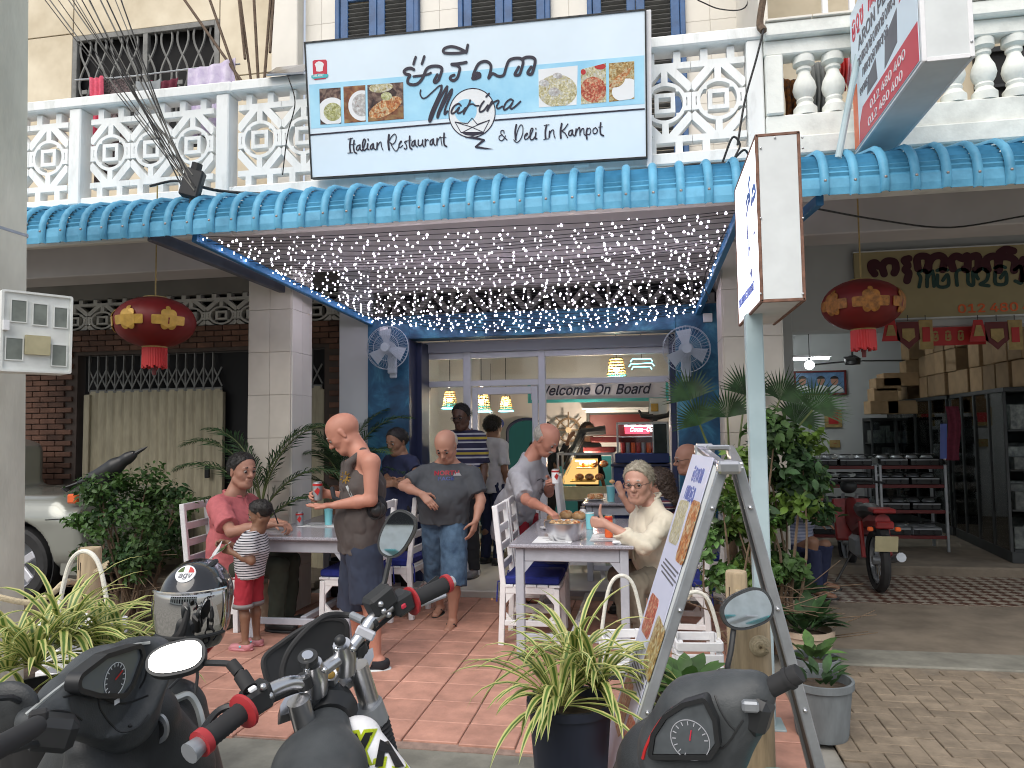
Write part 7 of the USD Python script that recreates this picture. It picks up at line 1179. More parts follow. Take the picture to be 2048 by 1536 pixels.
def mirror(par,c,rx,rz,n,roll,stem):
    n=norm(n); X=norm(np.cross([0,0,1.],n)); Y=np.cross(n,X); X,Y=X*math.cos(roll)+Y*math.sin(roll),Y*math.cos(roll)-X*math.sin(roll); g=affinity.scale(Point(0,0).buffer(1,quad_segs=12),rx,rz)
    g=affinity.scale(Polygon([(math.copysign(abs(math.cos(t))**.75,math.cos(t)),math.copysign(abs(math.sin(t))**.8,math.sin(t))*(1+.12*math.cos(t))) for t in np.linspace(0,2*PI,41)[:-1]]),rx,rz,origin=(0,0))
    obj(par,'mirror_housing',prism(g.buffer(.006),.02,X,Y,A(c)-n*.02),'plastic_black',False); obj(par,'mirror_glass',prism(g,.0015,X,Y,A(c)+n*.0006),'mirror',False); obj(par,'mirror_stem',tube(spl(stem,5),.0065,8),'black')
mirror(DB,dp(351,1315,1.52),.052,.030,-fw+UP*.85+RT*.1,.2,[dp(395,1326,1.54),dp(430,1326,1.52),dp(468,1330,1.5),dp(485,1352,1.48),dp(500,1385,1.46)])
for a,b,r in (((462,1326,1.5),(478,1345,1.49),.012),((482,1350,1.48),(500,1378,1.46),.015)): obj(DB,'stem_boot',cyl(dp(*a),dp(*b),r,12),'rubber')
mirror(DB,dp(792,1068,1.86),.056,.034,-fw*.97+UP*.20-RT*.10,1.1,[dp(782,1105,1.86),dp(770,1160,1.84),dp(766,1175,1.83),dp(776,1205,1.80)]); obj(DB,'stem_boot',cyl(dp(767,1172,1.82),dp(776,1202,1.80),.013,12),'rubber')
obj(DB,'frame_body',bb(-.62,-.30,.7,1.35,.35,.82,.06),'black'); obj(DB,'front_wheel',xf(lathe([(.26,-.025),(.31,-.045),(.345,-.015),(.345,.015),(.31,.045),(.26,.025)],30),norm(A([-.5,.85,0])),(0,0,1),norm(A([.85,.5,0])),A([-.42,1.85,.345])),'rubber')
# ---------------- the near right scooter
S2=thing('scooter','black scooter with red edge at the lower right before the menu board','scooter')
D2=lambda x: 1.62-(x-300)/1500*.25
z2=lambda x,y,d=None: dp(980+x/2.844,1180+y/2.844,d or D2(x)); fd=Field(z2(700,1400,1.5)-.3,z2(1600,450,1.7)+.3,.0065)
for a,b,ra,rb_,k in (((1075,870),(1205,740),.072,.074,.05),((1200,730),(1400,650),.074,.056,.05),((1390,630),(1510,575),.052,.038,.03),((1040,970),(1110,1000),.062,.075,.05),((1330,740),(1300,900),.058,.055,.05)): fd.cone(z2(*a),z2(*b),ra,rb_,k)
gp=[z2(*q,D2(q[0])-.078) for q in ((930,930),(945,830),(1010,730),(1110,665),(1215,640),(1265,740),(1280,870),(1240,930))]; g0=A(gp).mean(0); nrm=norm(np.cross(gp[3]-gp[0],gp[6]-gp[0])); nrm=nrm if nrm@fw<0 else -nrm; gx=norm(gp[4]-gp[0]); gx=norm(gx-nrm*(gx@nrm)); pg=Plane(g0,gx,np.cross(nrm,gx)); pg.N=nrm; gl=Polygon([((p-g0)@pg.X,(p-g0)@pg.Y) for p in gp])
fd.flat(g0-nrm*.012,nrm,.16); HB=obj(S2,'handlebar_cover',fd.mesh(),'plastic_grey',True)
for L in ([(1280,600),(1310,680),(1360,760),(1400,800)],[(1280,880),(1320,900),(1370,850),(1400,800),(1440,740)],[(930,960),(1010,970),(1120,960),(1250,945)]): lay(S2,'seam',ZR(L),.0022,'black',HB)
lay(S2,'red_trim',ZR([(870,960),(890,890),(940,790),(1010,700),(1080,655),(1150,620)]),.004,'red',HB)
mat('lens_dusty',(.075,.085,.092),.6,.25,12); obj(S2,'gauge_rim',pg.put(gl.buffer(.01).difference(gl.buffer(.001)),-.03,.036),'black',False); G_=obj(S2,'gauge_panel',pg.put(gl,-.03,.032),'lens_dusty',False); cx,cy=[((z2(1140,850,D2(1140)-.078)-g0)@q) for q in (pg.X,pg.Y)]; dial=Point(cx,cy).buffer(.038,quad_segs=12); obj(G_,'dial_ring',pg.put(dial.difference(dial.buffer(-.0014)),.002,.001),'alu',False); obj(G_,'dial_ticks',pg.put(unary_union([LineString([(cx+.028*math.cos(t),cy+.028*math.sin(t)),(cx+.034*math.cos(t),cy+.034*math.sin(t))]).buffer(.0008) for t in np.linspace(-.7,3.9,13)]),.002,.001),'alu',False); obj(G_,'needle',pg.put(LineString([(cx,cy),(cx+.016,cy+.010)]).buffer(.0011),.003,.001),'ink_red',False)
obj(S2,'red_edge',tube(spl([z2(845,1010,1.66),z2(870,900,1.68),z2(940,740,1.70),z2(1060,625,1.72),z2(1180,580,1.70),z2(1280,580,1.68),z2(1390,520,1.64)],6),.005,6),'red'); obj(S2,'grip',tube([z2(1500,600),z2(1560,575),z2(1740,480),z2(1760,470)],[.017,.0185,.0185,.017],12),'rubber'); obj(S2,'grip_end',tube([z2(1690,508),z2(1712,496)],[.021,.021],14),'rubber'); obj(S2,'switch_box',mv(bx((0,0,0),(.07,.06,.07),.014),z2(1490,690,1.40),rz=-.4,ry=.3),'black'); obj(S2,'switch',mv(bx((0,0,0),(.03,.02,.02),.004),z2(1480,660,1.36)),'galv')
obj(S2,'cable',tube(spl([z2(1520,770,1.42),z2(1450,880,1.45),z2(1385,1010,1.5)],6),.0045,6),'black'); obj(S2,'front_cowl',bb(.18,.48,.75,1.25,.35,.80,.08),'plastic_black'); fd=Field(z2(700,1500,1.5)-.3,z2(1500,900,1.7)+.3,.009); fd.cone(z2(1080,1020,1.66),z2(1080,1300,1.7),.12,.16,.05,RT,1.2); obj(S2,'leg_shield',fd.mesh(),'plastic_black',True); obj(S2,'front_wheel',xf(lathe([(.16,-.04),(.25,-.05),(.29,-.02),(.29,.02),(.25,.05),(.16,.04)],28),(0,1,0),(0,0,1),(1,0,0),A([.42,1.75,.29])),'rubber')
mirror(S2,dp(1495,1219,1.62),.052,.034,-fw*.96+UP*.24-RT*.05,.35,[dp(1468,1250,1.63),dp(1462,1300,1.61),dp(1455,1335,1.6),dp(1462,1350,1.6),dp(1466,1362,1.6)]); obj(S2,'teal_guard',ball(dp(1560,1590,1.5),(.08,.05,.05),2),'teal')
# ---------------- the parked car
def rbox(fd,c,h,r,k=.02):
    sl,g=fd.block(A(c)-A(h)-r-.05,A(c)+A(h)+r+.05); q=[np.abs(g[i].reshape([-1 if j==i else 1 for j in range(3)])-c[i])-h[i]+r for i in range(3)]
    e=np.sqrt(sum(np.maximum(x,0)**2 for x in q))+np.minimum(np.maximum(np.maximum(q[0],q[1]),q[2]),0)-r; fd.D[sl]=fd.smin(fd.D[sl],e,k)
wc_=at(27,1131,Y=6.25); wr=wc_[2]; CR=thing('parked_car','silver car nose parked behind the utility pole at the left','car')
fd=Field((wc_[0]-2.2,6.1,.1),(wc_[0]+1.05,8.1,1.75),.022); fx=wc_[0]
rbox(fd,(fx-.75,7.07,.62),(1.55,.84,.30),.16); rbox(fd,(fx-.85,7.07,.86),(1.35,.78,.16),.14,.12); rbox(fd,(fx-1.7,7.07,1.2),(.75,.66,.4),.2,.1)
fd.plane((fx+.4,0,1.02),norm((.34,0,1))); fd.plane((fx+.74,0,.6),norm((1,0,.25)))
fd.cone((fx,6.0,wr),(fx,6.62,wr),wr*1.22,wr*1.22,.012,None,1,True,True); obj(CR,'body',fd.mesh(),'silver_car',True)
obj(CR,'wheel_arch',xf(lathe([(wr*1.18,-.3),(wr*1.18,.02),(wr*1.21,.02),(wr*1.21,-.3)],36),(1,0,0),(0,0,1),(0,-1,0),(fx,6.28,wr)),'dark'); obj(CR,'arch_back',cyl((fx,6.60,wr),(fx,6.61,wr),wr*1.2,30),'dark')
wh=obj(CR,'wheel',xf(lathe([(wr*.62,-.08),(wr*.9,-.10),(wr*.985,-.08),(wr,-.05),(wr,.05),(wr*.985,.085),(wr*.9,.10),(wr*.64,.085)],44),(1,0,0),(0,0,1),(0,-1,0),(fx,6.36,wr)),'rubber'); obj(wh,'rim',xf(lathe([(wr*.5,-.05),(wr*.60,-.05),(wr*.62,.07),(wr*.66,.085),(wr*.66,.07),(wr*.6,.05)],40),(1,0,0),(0,0,1),(0,-1,0),(fx,6.36,wr)),'alu')
for k in range(5):
    t=k*2*PI/5+.5; c_,s_=math.cos(t),math.sin(t); obj(wh,'spoke',beam((fx+.04*c_,6.31,wr+.04*s_),(fx+wr*.6*c_,6.295,wr+wr*.6*s_),.075,.035,.012,(0,1,0)),'alu'); obj(wh,'wheel_nut',cyl((fx+.06*math.cos(t+.6),6.29,wr+.06*math.sin(t+.6)),(fx+.06*math.cos(t+.6),6.275,wr+.06*math.sin(t+.6)),.011,6),'black')
obj(wh,'hub',cyl((fx,6.32,wr),(fx,6.275,wr),.07,20,.06),'alu'); obj(wh,'brake_disc',cyl((fx,6.40,wr),(fx,6.405,wr),wr*.5,24),'galv'); hp_=at(146,997,Y=6.32); obj(CR,'indicator',bx((hp_[0]+.02,6.30,hp_[2]),(.10,.06,.09),.02),'orange'); obj(CR,'trim_line',tube([(fx+.36,6.222,.80),(fx+.75,6.25,.82)],.004,5),'dark'); obj(CR,'bumper',bb(fx+.45,fx+.80,6.26,7.9,.22,.48,.08),'silver_car'); obj(CR,'window',bb(fx-2.2,fx-1.4,6.39,6.40,1.1,1.45,0),'glass_dark',False)
# ================= plants
rp=np.random.default_rng(77)
raw('stripe_leaf',{'u':('uvmap',{'attribute':'st'}),'s':('separate_xyz',{}),'r':('rgb_ramp',{'ramp':[(0.,(.62,.60,.24)),(.24,(.55,.55,.20)),(.34,(.10,.19,.035)),(.66,(.10,.19,.035)),(.76,(.55,.55,.20)),(1.,(.62,.60,.24))]}),'p':('principled_bsdf',{'roughness':.4}),'tr':('translucent_bsdf',{}),'mx':('mix_closure',{'fac':.22})},
 [('u.UV','s.vector'),('s.x','r.fac'),('r.color','p.base_color'),('r.color','tr.color'),('p.BSDF','mx.closure1'),('tr.BSDF','mx.closure2')],'mx.closure')
def blade(base,az,el,L,w,droop,n=9,twist=0.):
    """an arching strap leaf: vertices, faces, uv"""
    d=A([math.cos(az),math.sin(az),0]); sd=A([-math.sin(az),math.cos(az),0]); p=A(base,float); V=[];U=[]; a=el; st=L/(n-1)
    for i in range(n):
        t=i/(n-1); ww=w*(.55+.9*t if t<.5 else 1.0*(1-((t-.5)/.5)**2)+.02)*.5; up_=A([-d[0]*math.sin(a),-d[1]*math.sin(a),math.cos(a)])
        for j,k in enumerate((-1,0,1)): V.append(p+sd*k*ww+up_*(.25*ww*abs(k))); U.append((j/2,t))
        p=p+(d*math.cos(a)+A([0,0,math.sin(a)]))*st; a-=droop/(n-1)*(.5+t)
    Fc=[]
    for i in range(n-1):
        for j in (0,1): q=3*i+j; Fc+=[[q,q+1,q+4],[q,q+4,q+3]]
    return A(V),A(Fc),A(U)
def striped_plant(lab,bases,nl,L,pot=None,loc=None):
    T=thing('spider_plant',lab,'plant',loc)
    if pot:
        r,h,m=pot; obj(T,'pot',lathe([(0,0),(r*.72,0),(r,h-.03),(r*1.06,h-.03),(r*1.06,h),(r*.96,h),(r*.92,h-.04),(0,h-.04)],28),m); obj(T,'earth',cyl((0,0,h-.05),(0,0,h-.035),r*.9,20),'soil')
    for b in bases:
        b=A(b)-A(loc)
        for k in range(nl):
            az=rp.uniform(0,2*PI); el=rp.uniform(.15,1.45); ln=L*rp.uniform(.65,1.15); V,Fc,U=blade(b+A([math.cos(az),math.sin(az),0])*.015,az,el,ln,rp.uniform(.020,.030),rp.uniform(1.3,2.6) if el>.6 else rp.uniform(.9,1.7))
            p=path(T,'leaf'); usdkit.mesh(stage,p,(V,Fc),MT['stripe_leaf'],smooth=True,uv=U)
striped_plant('striped yellow green plant at the lower left corner behind the scooter',[dp(70,1330,2.75),dp(125,1290,2.9),dp(15,1340,2.8)],46,.43,(.16,.30,'pot_black'),dp(80,1300,2.8)*A([1,1,0])+A([0,0,.35]))
striped_plant('second striped plant by the rope post beside the helmet',[dp(205,1305,3.05),dp(250,1335,3.0)],44,.36,(.15,.28,'pot_black'),dp(225,1300,3.05)*A([1,1,0])+A([0,0,.4]))
striped_plant('striped plant in a dark blue pot at the front edge of the terrace',[dp(1118,1410,2.75),dp(1150,1330,2.95),dp(1195,1375,2.85)],46,.40,(.155,.58,'pot_navy'),dp(1140,1440,2.8)*A([1,1,0]))
def leafshape(L,w,fold=.25):
    ts=[0,.25,.55,.8,1.]; ws=[.05,.8,1.,.6,.0]; V=[];Fc=[]
    for t,q in zip(ts,ws):
        for k in (-1,0,1): V.append((k*w/2*q,L*t,abs(k)*w*fold*q*.5-.25*L*t*t))
    for i in range(4):
        for j in (0,1): q=3*i+j; Fc+=[[q,q+1,q+4],[q,q+4,q+3]]
    return A(V),A(Fc)
def scatter(pts,dirs,L,w,rg):
    lv=leafshape(1,w/L); out=[]
    n=len(pts); az=rg.uniform(0,2*PI,n); V=[];k=len(lv[0])
    for p,d,a in zip(pts,dirs,az):
        z=norm(d+rg.normal(0,.55,3)); x,y,_=frame_of(z); c,s=math.cos(a),math.sin(a); X=x*c+y*s; Y=y*c-x*s; V.append(lv[0]@np.vstack([X,Y,z])*L*rg.uniform(.6,1.25)+p)
    return np.vstack(V),np.vstack([lv[1]+i*k for i in range(n)])
def bush(lab,c,rad,n,L,w,m,twigs,name='bush',flat=.0,seed=0,nclump=26,cats='bush'):
    rg=np.random.default_rng(seed); T=thing(name,lab,cats,c*A([1,1,0])); o=A([c[0],c[1],0]); rad=A(rad); cl=[]; 
    for k in range(nclump):
        d=norm(rg.normal(0,1,3)); q=d*rg.uniform(.35,1.)**.6; cl.append((c+q*rad,rg.uniform(.16,.34)*rad.mean()))
    groups=[[],[],[]]; per=n//nclump
    for i,(p,r) in enumerate(cl):
        d=rg.normal(0,1,(per,3)); d/=np.linalg.norm(d,axis=1)[:,None]; pts=p+d*r*rg.uniform(.35,1.1,(per,1))*A([1.15,1.15,.8]); pts[:,2]=np.maximum(pts[:,2],.05); groups[i%3].append(scatter(pts,d*.5+A([0,0,.6])+norm(p-c)*.3,L,w,rg))
        pt=c*A([1,1,0])+A([rg.normal(0,.05),rg.normal(0,.05),.02]); 
        if i%2==0: obj(T,'stem',tube(spl([pt-o,(pt+p)/2+rg.normal(0,.06,3)-o,p-o],4),np.linspace(.014,.005,9),5),'twig')
    for g,mm in zip(groups,m): tag(obj(T,'foliage',(lambda q:(q[0]-o,q[1]))(cat(g)),mm,True),kind='stuff')
    for k in range(twigs):
        a=rg.uniform(0,2*PI); p0=A([0,0,rg.uniform(.1,.5)]); d=A([math.cos(a),math.sin(a)*.6-.4,rg.uniform(-.1,.5)]); obj(T,'twig',tube(spl([p0,p0+d*.3,p0+d*.6+A([0,0,rg.uniform(-.1,.1)])],4),np.linspace(.006,.002,9),4),'twig')
    return T
mat('leaf_mid',(.09,.19,.045),.45,.4,4,transl=.25,rnd=.3); 
bush('broad dark green bush between the car and the pink shirted man',at(268,1045,Y=5.75),(.58,.42,.52),5200,.055,.028,('leaf','leaf_mid','leaf_dark'),16,seed=3,nclump=46)
# fans and feathers
def frond(par,base,az,el,L,droop,nl,ll,m='palm'):
    d=A([math.cos(az),math.sin(az),0]); p=A(base,float); a=el; P_=[p]; n=22
    for i in range(n): a-=droop/n*(.4+1.2*i/n); p=p+(d*math.cos(a)+A([0,0,math.sin(a)]))*L/n; P_.append(p)
    P_=A(P_); f=obj(par,'frond',tube(P_,np.linspace(.010,.002,n+1),5),'palm_stem'); V=[];Fc=[]
    for i in range(nl):
        t=.12+.88*i/(nl-1); x=t*n; j=min(int(x),n-1); q=P_[j]+(P_[j+1]-P_[j])*(x-j); tg=norm(P_[j+1]-P_[j]); side=norm(np.cross(tg,[0,0,1])); up_=np.cross(side,tg)
        for s in (-1,1):
            l=ll*math.sin(PI*(.12+.85*t))**.7*rp.uniform(.8,1.1); dr=norm(side*s*.75+tg*.75+up_*rp.uniform(-.05,.25)); k=len(V); w=.008
            m1=q+dr*l*.5; e=q+dr*l-A([0,0,.22*l]); wv=tg*w; V+=[q-wv*.5,q+wv*.5,m1+wv,m1-wv,e]; Fc+=[[k,k+1,k+2],[k,k+2,k+3],[k+3,k+2,k+4]]
    tag(obj(f,'leaflets',(A(V),A(Fc)),m,False),kind='stuff')
def palm(lab,c,fr,h0=.0,pot=None,m='palm'):
    T=thing('palm',lab,'palm',c)
    if pot: obj(T,'pot',lathe([(0,0),(pot[0]*.75,0),(pot[0],pot[1]),(pot[0]*.9,pot[1]),(pot[0]*.88,pot[1]-.04),(0,pot[1]-.04)],24),pot[2])
    for az,el,L,dr,z in fr:
        obj(T,'stalk',tube([(0,0,.1),(0.01*math.cos(az),.01*math.sin(az),z)],[.016,.010],6),'palm_stem'); frond(T,(0.01*math.cos(az),.01*math.sin(az),z),az,el,L,dr,46,.26,m)
pc=at(505,1010,Y=6.0); palm('feathery palm in a pot in front of the left tiled pillar',(pc[0]+.05,6.06,0),[(-.05,1.38,1.15,1.75,1.0),(.2,1.5,.95,1.5,1.0),(PI-.02,1.25,1.05,1.7,1.0),(PI+.08,1.0,.95,1.5,.95),(.05,1.05,.9,1.6,.9),(0.0,.8,.85,1.4,.8),(PI-.1,1.45,.95,1.5,1.0),(PI,.75,.8,1.4,.8)],0,(.18,.32,'pot_clay'))
pc=at(690,1000,Y=7.0); palm('dark palm in the shade between the left pillar and the blue wall',(pc[0],7.0,0),[(0,1.3,1.0,1.5,1.15),(PI,1.35,.9,1.5,1.1),(-.6,1.0,.9,1.4,1.05),(2.4,1.1,.8,1.3,1.1),(-1.8,1.2,.8,1.5,1.0),(.6,1.5,.9,1.3,1.15),(3.6,.9,.75,1.3,.9),(-.2,.8,.9,1.3,.95)],0,(.18,.35,'pot_black'),'leaf_dark')
def fan(par,b,tip,n,r,m='palm'):
    b,tip=A(b,float),A(tip,float); f=obj(par,'stalk',tube(spl([b,(b+tip)/2+A([0,.02,.06]),tip],4),np.linspace(.012,.007,9),5),'palm_stem'); ax=norm(tip-b); sd=norm(np.cross(ax,A([.2,-1,.3]))); V=[];Fc=[]
    for i in range(n):
        t=-1.35+2.7*i/(n-1); d=norm(ax*math.cos(t)+sd*math.sin(t)+A([0,-.25,-.05])); k=len(V); w=np.cross(d,[0,-1,.3])*.009; l=r*(1-.12*abs(t))*rp.uniform(.9,1.08)
        V+=[tip,tip+d*l*.5+w,tip+d*l*.5-w,tip+d*l-A([0,0,.10*l*l/r])]; Fc+=[[k,k+1,k+2],[k+1,k+3,k+2]]
    tag(obj(f,'fan_leaf',(A(V),A(Fc)),m,False),kind='stuff')
bp=at(1470,1200,Y=5.95); T=thing('fan_palm','fan palm with stiff spiky leaves beside the right beige pillar','palm',(bp[0],5.95,0)); obj(T,'trunk',tube([(0,0,0),(0,0,.9)],[.04,.03],8),'twig'); o=A([bp[0],5.95,0])
for u,v,Y in ((1400,850,5.9),(1455,835,5.8),(1380,800,6.05),(1560,800,5.9),(1625,820,5.75),(1590,845,6.1),(1490,790,6.1)): fan(T,(0,0,.85),at(u,v,Y=Y)-o,24,.31,'palm' if u<1500 else 'leaf_dark')
bush('tall leafy climbing shrub behind the pale blue sign post',at(1545,985,Y=5.55),(.40,.34,.66),3600,.075,.042,('leaf','leaf_dark','leaf_lime'),14,'shrub',seed=9,nclump=34,cats='shrub')
bush('low tangle of bright leaves at the foot of the shrub by the menu board',at(1480,1090,Y=5.35),(.30,.26,.32),1300,.055,.036,('leaf_lime','leaf_mid','leaf'),12,'shrub',seed=12,nclump=18,cats='shrub')
def potted(lab,c,r,h,m,n,L,w,lm,seed,name='potted_plant'):
    rg=np.random.default_rng(seed); T=thing(name,lab,'plant',c); obj(T,'pot',lathe([(0,0),(r*.80,0),(r*.84,.02),(r*.98,h-.04),(r*1.06,h-.035),(r*1.07,h),(r*.97,h),(r*.93,h-.05),(0,h-.05)],32),m); obj(T,'earth',cyl((0,0,h-.06),(0,0,h-.045),r*.92,22),'soil')
    for k in range(n):
        a=k*2.4+rg.uniform(-.3,.3); rr=r*.55*math.sqrt(rg.random()); lf=leafshape(L*rg.uniform(.7,1.2),w); el=rg.uniform(.3,1.2); x=mv(lf,rx=el); x=mv(x,(rr*math.cos(a),rr*math.sin(a),h-.03+rg.uniform(0,L*.5)),rz=a-PI/2); obj(T,'leaf',x,lm,True)
q=at(1640,1356,Z=.29); potted('grey plastic pot with a small plant on the paving, nearest the menu board leg',(q[0],q[1],0),.155,.29,'pot_grey',14,.11,.05,'leaf_dark',1)
q=at(1628,1312,Z=.25); potted('second grey pot just behind the nearest grey pot',(q[0],q[1],0),.135,.25,'pot_grey',12,.13,.07,'leaf',2)
q=at(1612,1256,Z=.28); potted('cream clay pot with broad dark leaves by the sign post',(q[0],q[1],0),.165,.28,'pot_clay',34,.20,.085,'leaf_dark',3)
q=at(1588,1192,Z=.27); potted('farthest cream pot with dark leaves below the shrub',(q[0],q[1],0),.16,.27,'pot_clay',26,.2,.085,'leaf_dark',4)
q=dp(1372,1420,3.35); potted('wide black tub with leafy greens behind the right scooter',(q[0],q[1],0),.25,.42,'pot_black',34,.15,.075,'leaf_mid',5,'plant_tub')
q=at(1395,1290,Y=5.0); 
# ---- rope posts
def post(lab,u,vt,Y,r,knot=False):
    t=at(u,vt,Y=Y); T=thing('wooden_post',lab,'post',(t[0],Y,0)); rg=np.random.default_rng(int(u)); th=np.linspace(0,2*PI,25)[:-1]; m=lathe([(r*1.05,-.05),(r*1.02,.3),(r,t[2]*.7),(r*.98,t[2]-.012),(r*.9,t[2]),(0,t[2]+.002)],24); v=m[0]+0; v[:,:2]*=(1+.06*(meshkit.noise(v*A([9,9,3]),3)[:,None]-.5)); obj(T,'trunk',(v,m[1]),'wood_pale')
    for k in range(5): a=-PI/2+rg.uniform(-.9,.9); z=rg.uniform(.25,t[2]-.1); obj(T,'crack',tube([(r*1.0*math.cos(a),r*1.0*math.sin(a),z),(r*1.0*math.cos(a+.05),r*1.0*math.sin(a+.05),z+rg.uniform(.05,.15))],.003,4),'soil')
    return T,A([t[0],Y,0]),t[2]
T,o,h=post('pale wooden rope post beside the helmet and the bush',180,1095,3.95,.065)
solo('rope',tube(spl([o+A([-.06,-.03,h-.20]),dp(130,1165,3.85),dp(100,1190,3.8),dp(60,1205,3.75),dp(0,1195,3.7),dp(-60,1180,3.7)],6),.016,8),'rope','thick twisted rope from the left wooden post towards the pole','rope')
kn=obj(T,'rope_end',cat(*[tube([(.05,-.03,h-.14),(.10,-.02,h-.12+.01*k),(.125,-.015+.01*k,h-.11+.015*k)],.008,5) for k in range(3)]),'rope')
T,o,h=post('pale wooden rope post right of the menu board, farther one',1472,1142,4.0,.055); obj(T,'rope_end',tube([(0,-.06,h-.08),(.0,-.08,h-.16),(.01,-.075,h-.22)],.014,7),'rope')
T,o,h=post('thick pale wooden post with a rope knot, nearest the right scooter',1500,1230,3.45,.085)
kz=at(1520,1292,Y=3.36); 
for k in range(3): obj(T,'rope_knot',tube([kz-o+A([.034*math.cos(t)*(1-.25*k),-.012*k,.034*math.sin(t)*(1-.25*k)]) for t in np.linspace(0,2*PI*.93,15)],.012,7),'rope')
# ---- white crates with rope handles
def basket(lab,p,w,l,h,hh,rz=0.):
    T=thing('planter_crate',lab,'crate',p,rz)
    for k in range(3):
        z=h*(.16+.34*k)
        for s in (-1,1): obj(T,'slat',bx((0,s*l/2,z),(w,.012,h*.25),.003),'white_paint',False); obj(T,'slat',bx((s*w/2,0,z),(.012,l-.014,h*.25),.003),'white_paint',False)
    for s in (-1,1):
        for q in (-1,1): obj(T,'corner_post',bx((s*(w/2-.018),q*(l/2-.018),h/2),(.022,.022,h),.003),'white_paint',False)
    obj(T,'bottom',bx((0,0,.012),(w-.02,l-.02,.012),.002),'white_paint',False)
    obj(T,'rope_handle',tube(spl([(-w/2+.005,0,h*.8),(-w/2+.0,0,h*1.1),(-w*.30,0,h+hh*.8),(0,0,h+hh),(w*.30,0,h+hh*.8),(w/2-.0,0,h*1.1),(w/2-.005,0,h*.8)],6),.010,8),'rope_white')
    for s in (-1,1): obj(T,'knot',ball((s*(w/2-.02),-.02,h*.75),.018,1),'rope_white')
b=dp(1395,1340,3.75); basket('white slatted crate with rope handle right of the menu board',(b[0],b[1],b[2]),.22,.20,.17,.22,.1); 
stool=thing('crate_stand','dark wooden stand under the white crate by the posts','stand',(b[0],b[1],0)); obj(stool,'top',bx((0,0,b[2]-.014),(.26,.24,.025),.004),'shelf_dark',False)
for s in (-1,1):
    for q in (-1,1): obj(stool,'leg',bx((s*.1,q*.09,(b[2]-.03)/2),(.03,.03,b[2]-.03),.003),'shelf_dark',False)
b=dp(1248,1390,3.9); basket('white crate with tall rope handle behind the striped plant',(b[0],b[1],.34),.22,.2,.18,.30,.2); st2=thing('crate_stand','low stand under the white crate behind the striped plant','stand',(b[0],b[1],0)); obj(st2,'top',bx((0,0,.325),(.26,.24,.025),.004),'shelf_dark',False)
for s in (-1,1):
    for q in (-1,1): obj(st2,'leg',bx((s*.1,q*.09,.155),(.03,.03,.31),.003),'shelf_dark',False)
b=dp(165,1290,3.35); basket('white slatted crate with rope handle among the left striped plants',(b[0],b[1],b[2]-.18),.28,.22,.30,.30,-.1); st3=thing('crate_stand','low stand under the left white crate','stand',(b[0],b[1],0)); z=b[2]-.2; obj(st3,'top',bx((0,0,z),(.3,.26,.03),.004),'shelf_dark',False)
for s in (-1,1):
    for q in (-1,1): obj(st3,'leg',bx((s*.12,q*.1,z/2),(.03,.03,z-.01),.003),'shelf_dark',False)
# ---- crow on the bush
cb=at(215,945,Y=5.6); CB=thing('black_bird','glossy black crow figure perched on the bush with its beak raised','bird',cb); fd=Field([-.45]*3,[.5]*3,.008); R2=RT*A([1,1,0]); R2=norm(R2); C_=lambda a,c,b=0: R2*a+A([0,0,c])+fw*A([1,1,0])*b
for a,b,ra,rb_,k in ((C_(-.13,-.04),C_(.06,.05),.045,.065,.04),(C_(.06,.05),C_(.17,.12),.06,.045,.04),(C_(.17,.12),C_(.21,.145),.042,.038,.03),(C_(-.12,-.04),C_(-.28,-.10),.035,.012,.03),(C_(.0,-.0),C_(-.02,-.10),.05,.045,.05)): fd.cone(a,b,ra,rb_,k)
obj(CB,'body',fd.mesh(),'black',True); obj(CB,'beak',tube([C_(.23,.155),C_(.30,.195),C_(.335,.215)],[.020,.013,.003],8),'black'); obj(CB,'eye',ball(C_(.225,.165)-fw*A([1,1,0])*.034,.007,1),'eye_white'); 
for s in (-1,1): obj(CB,'leg',cyl(C_(-.01+.02*s,-.10,.02*s),C_(.0+.02*s,-.25,.02*s),.007,6),'black')
for k in range(4): obj(CB,'tail_feather',tube([C_(-.24,-.085,.01*(k-1.5)),C_(-.37,-.13-.01*k,.02*(k-1.5))],[.012,.006],5),'black')
# ================= the right shop
def rack(lab,x0,x1,y0,y1,z0,h,lv):
    T=thing('steel_rack',lab,'rack',(0,0,0))
    for x in (x0,x1):
        for y in (y0,y1): obj(T,'upright',bx((x,y,z0+h/2),(.03,.03,h),.003),'galv',False)
    for z in lv: obj(T,'shelf',bb(x0,x1,y0,y1,z0+z-.012,z0+z,.002),'galv',False); obj(T,'shelf_lip',bb(x0,x1,y0-.008,y0-.003,z0+z-.03,z0+z+.01,.001),'dk_red',False)
    return T
a0,a1,a2=at(1612,1090,Y=9.6)[0],at(1763,1090,Y=9.6)[0],at(1897,1090,Y=9.6)[0]; zt=at(1700,930,Y=9.6)[2]-.10
lv=[.18,.48,.78,zt-.02]
rack('left steel rack of gas stoves in the dark shop',a0,a1-.03,9.6,10.05,.1,zt,lv); rack('right steel rack of gas stoves in the dark shop',a1+.02,a2,9.6,10.05,.1,zt,lv)
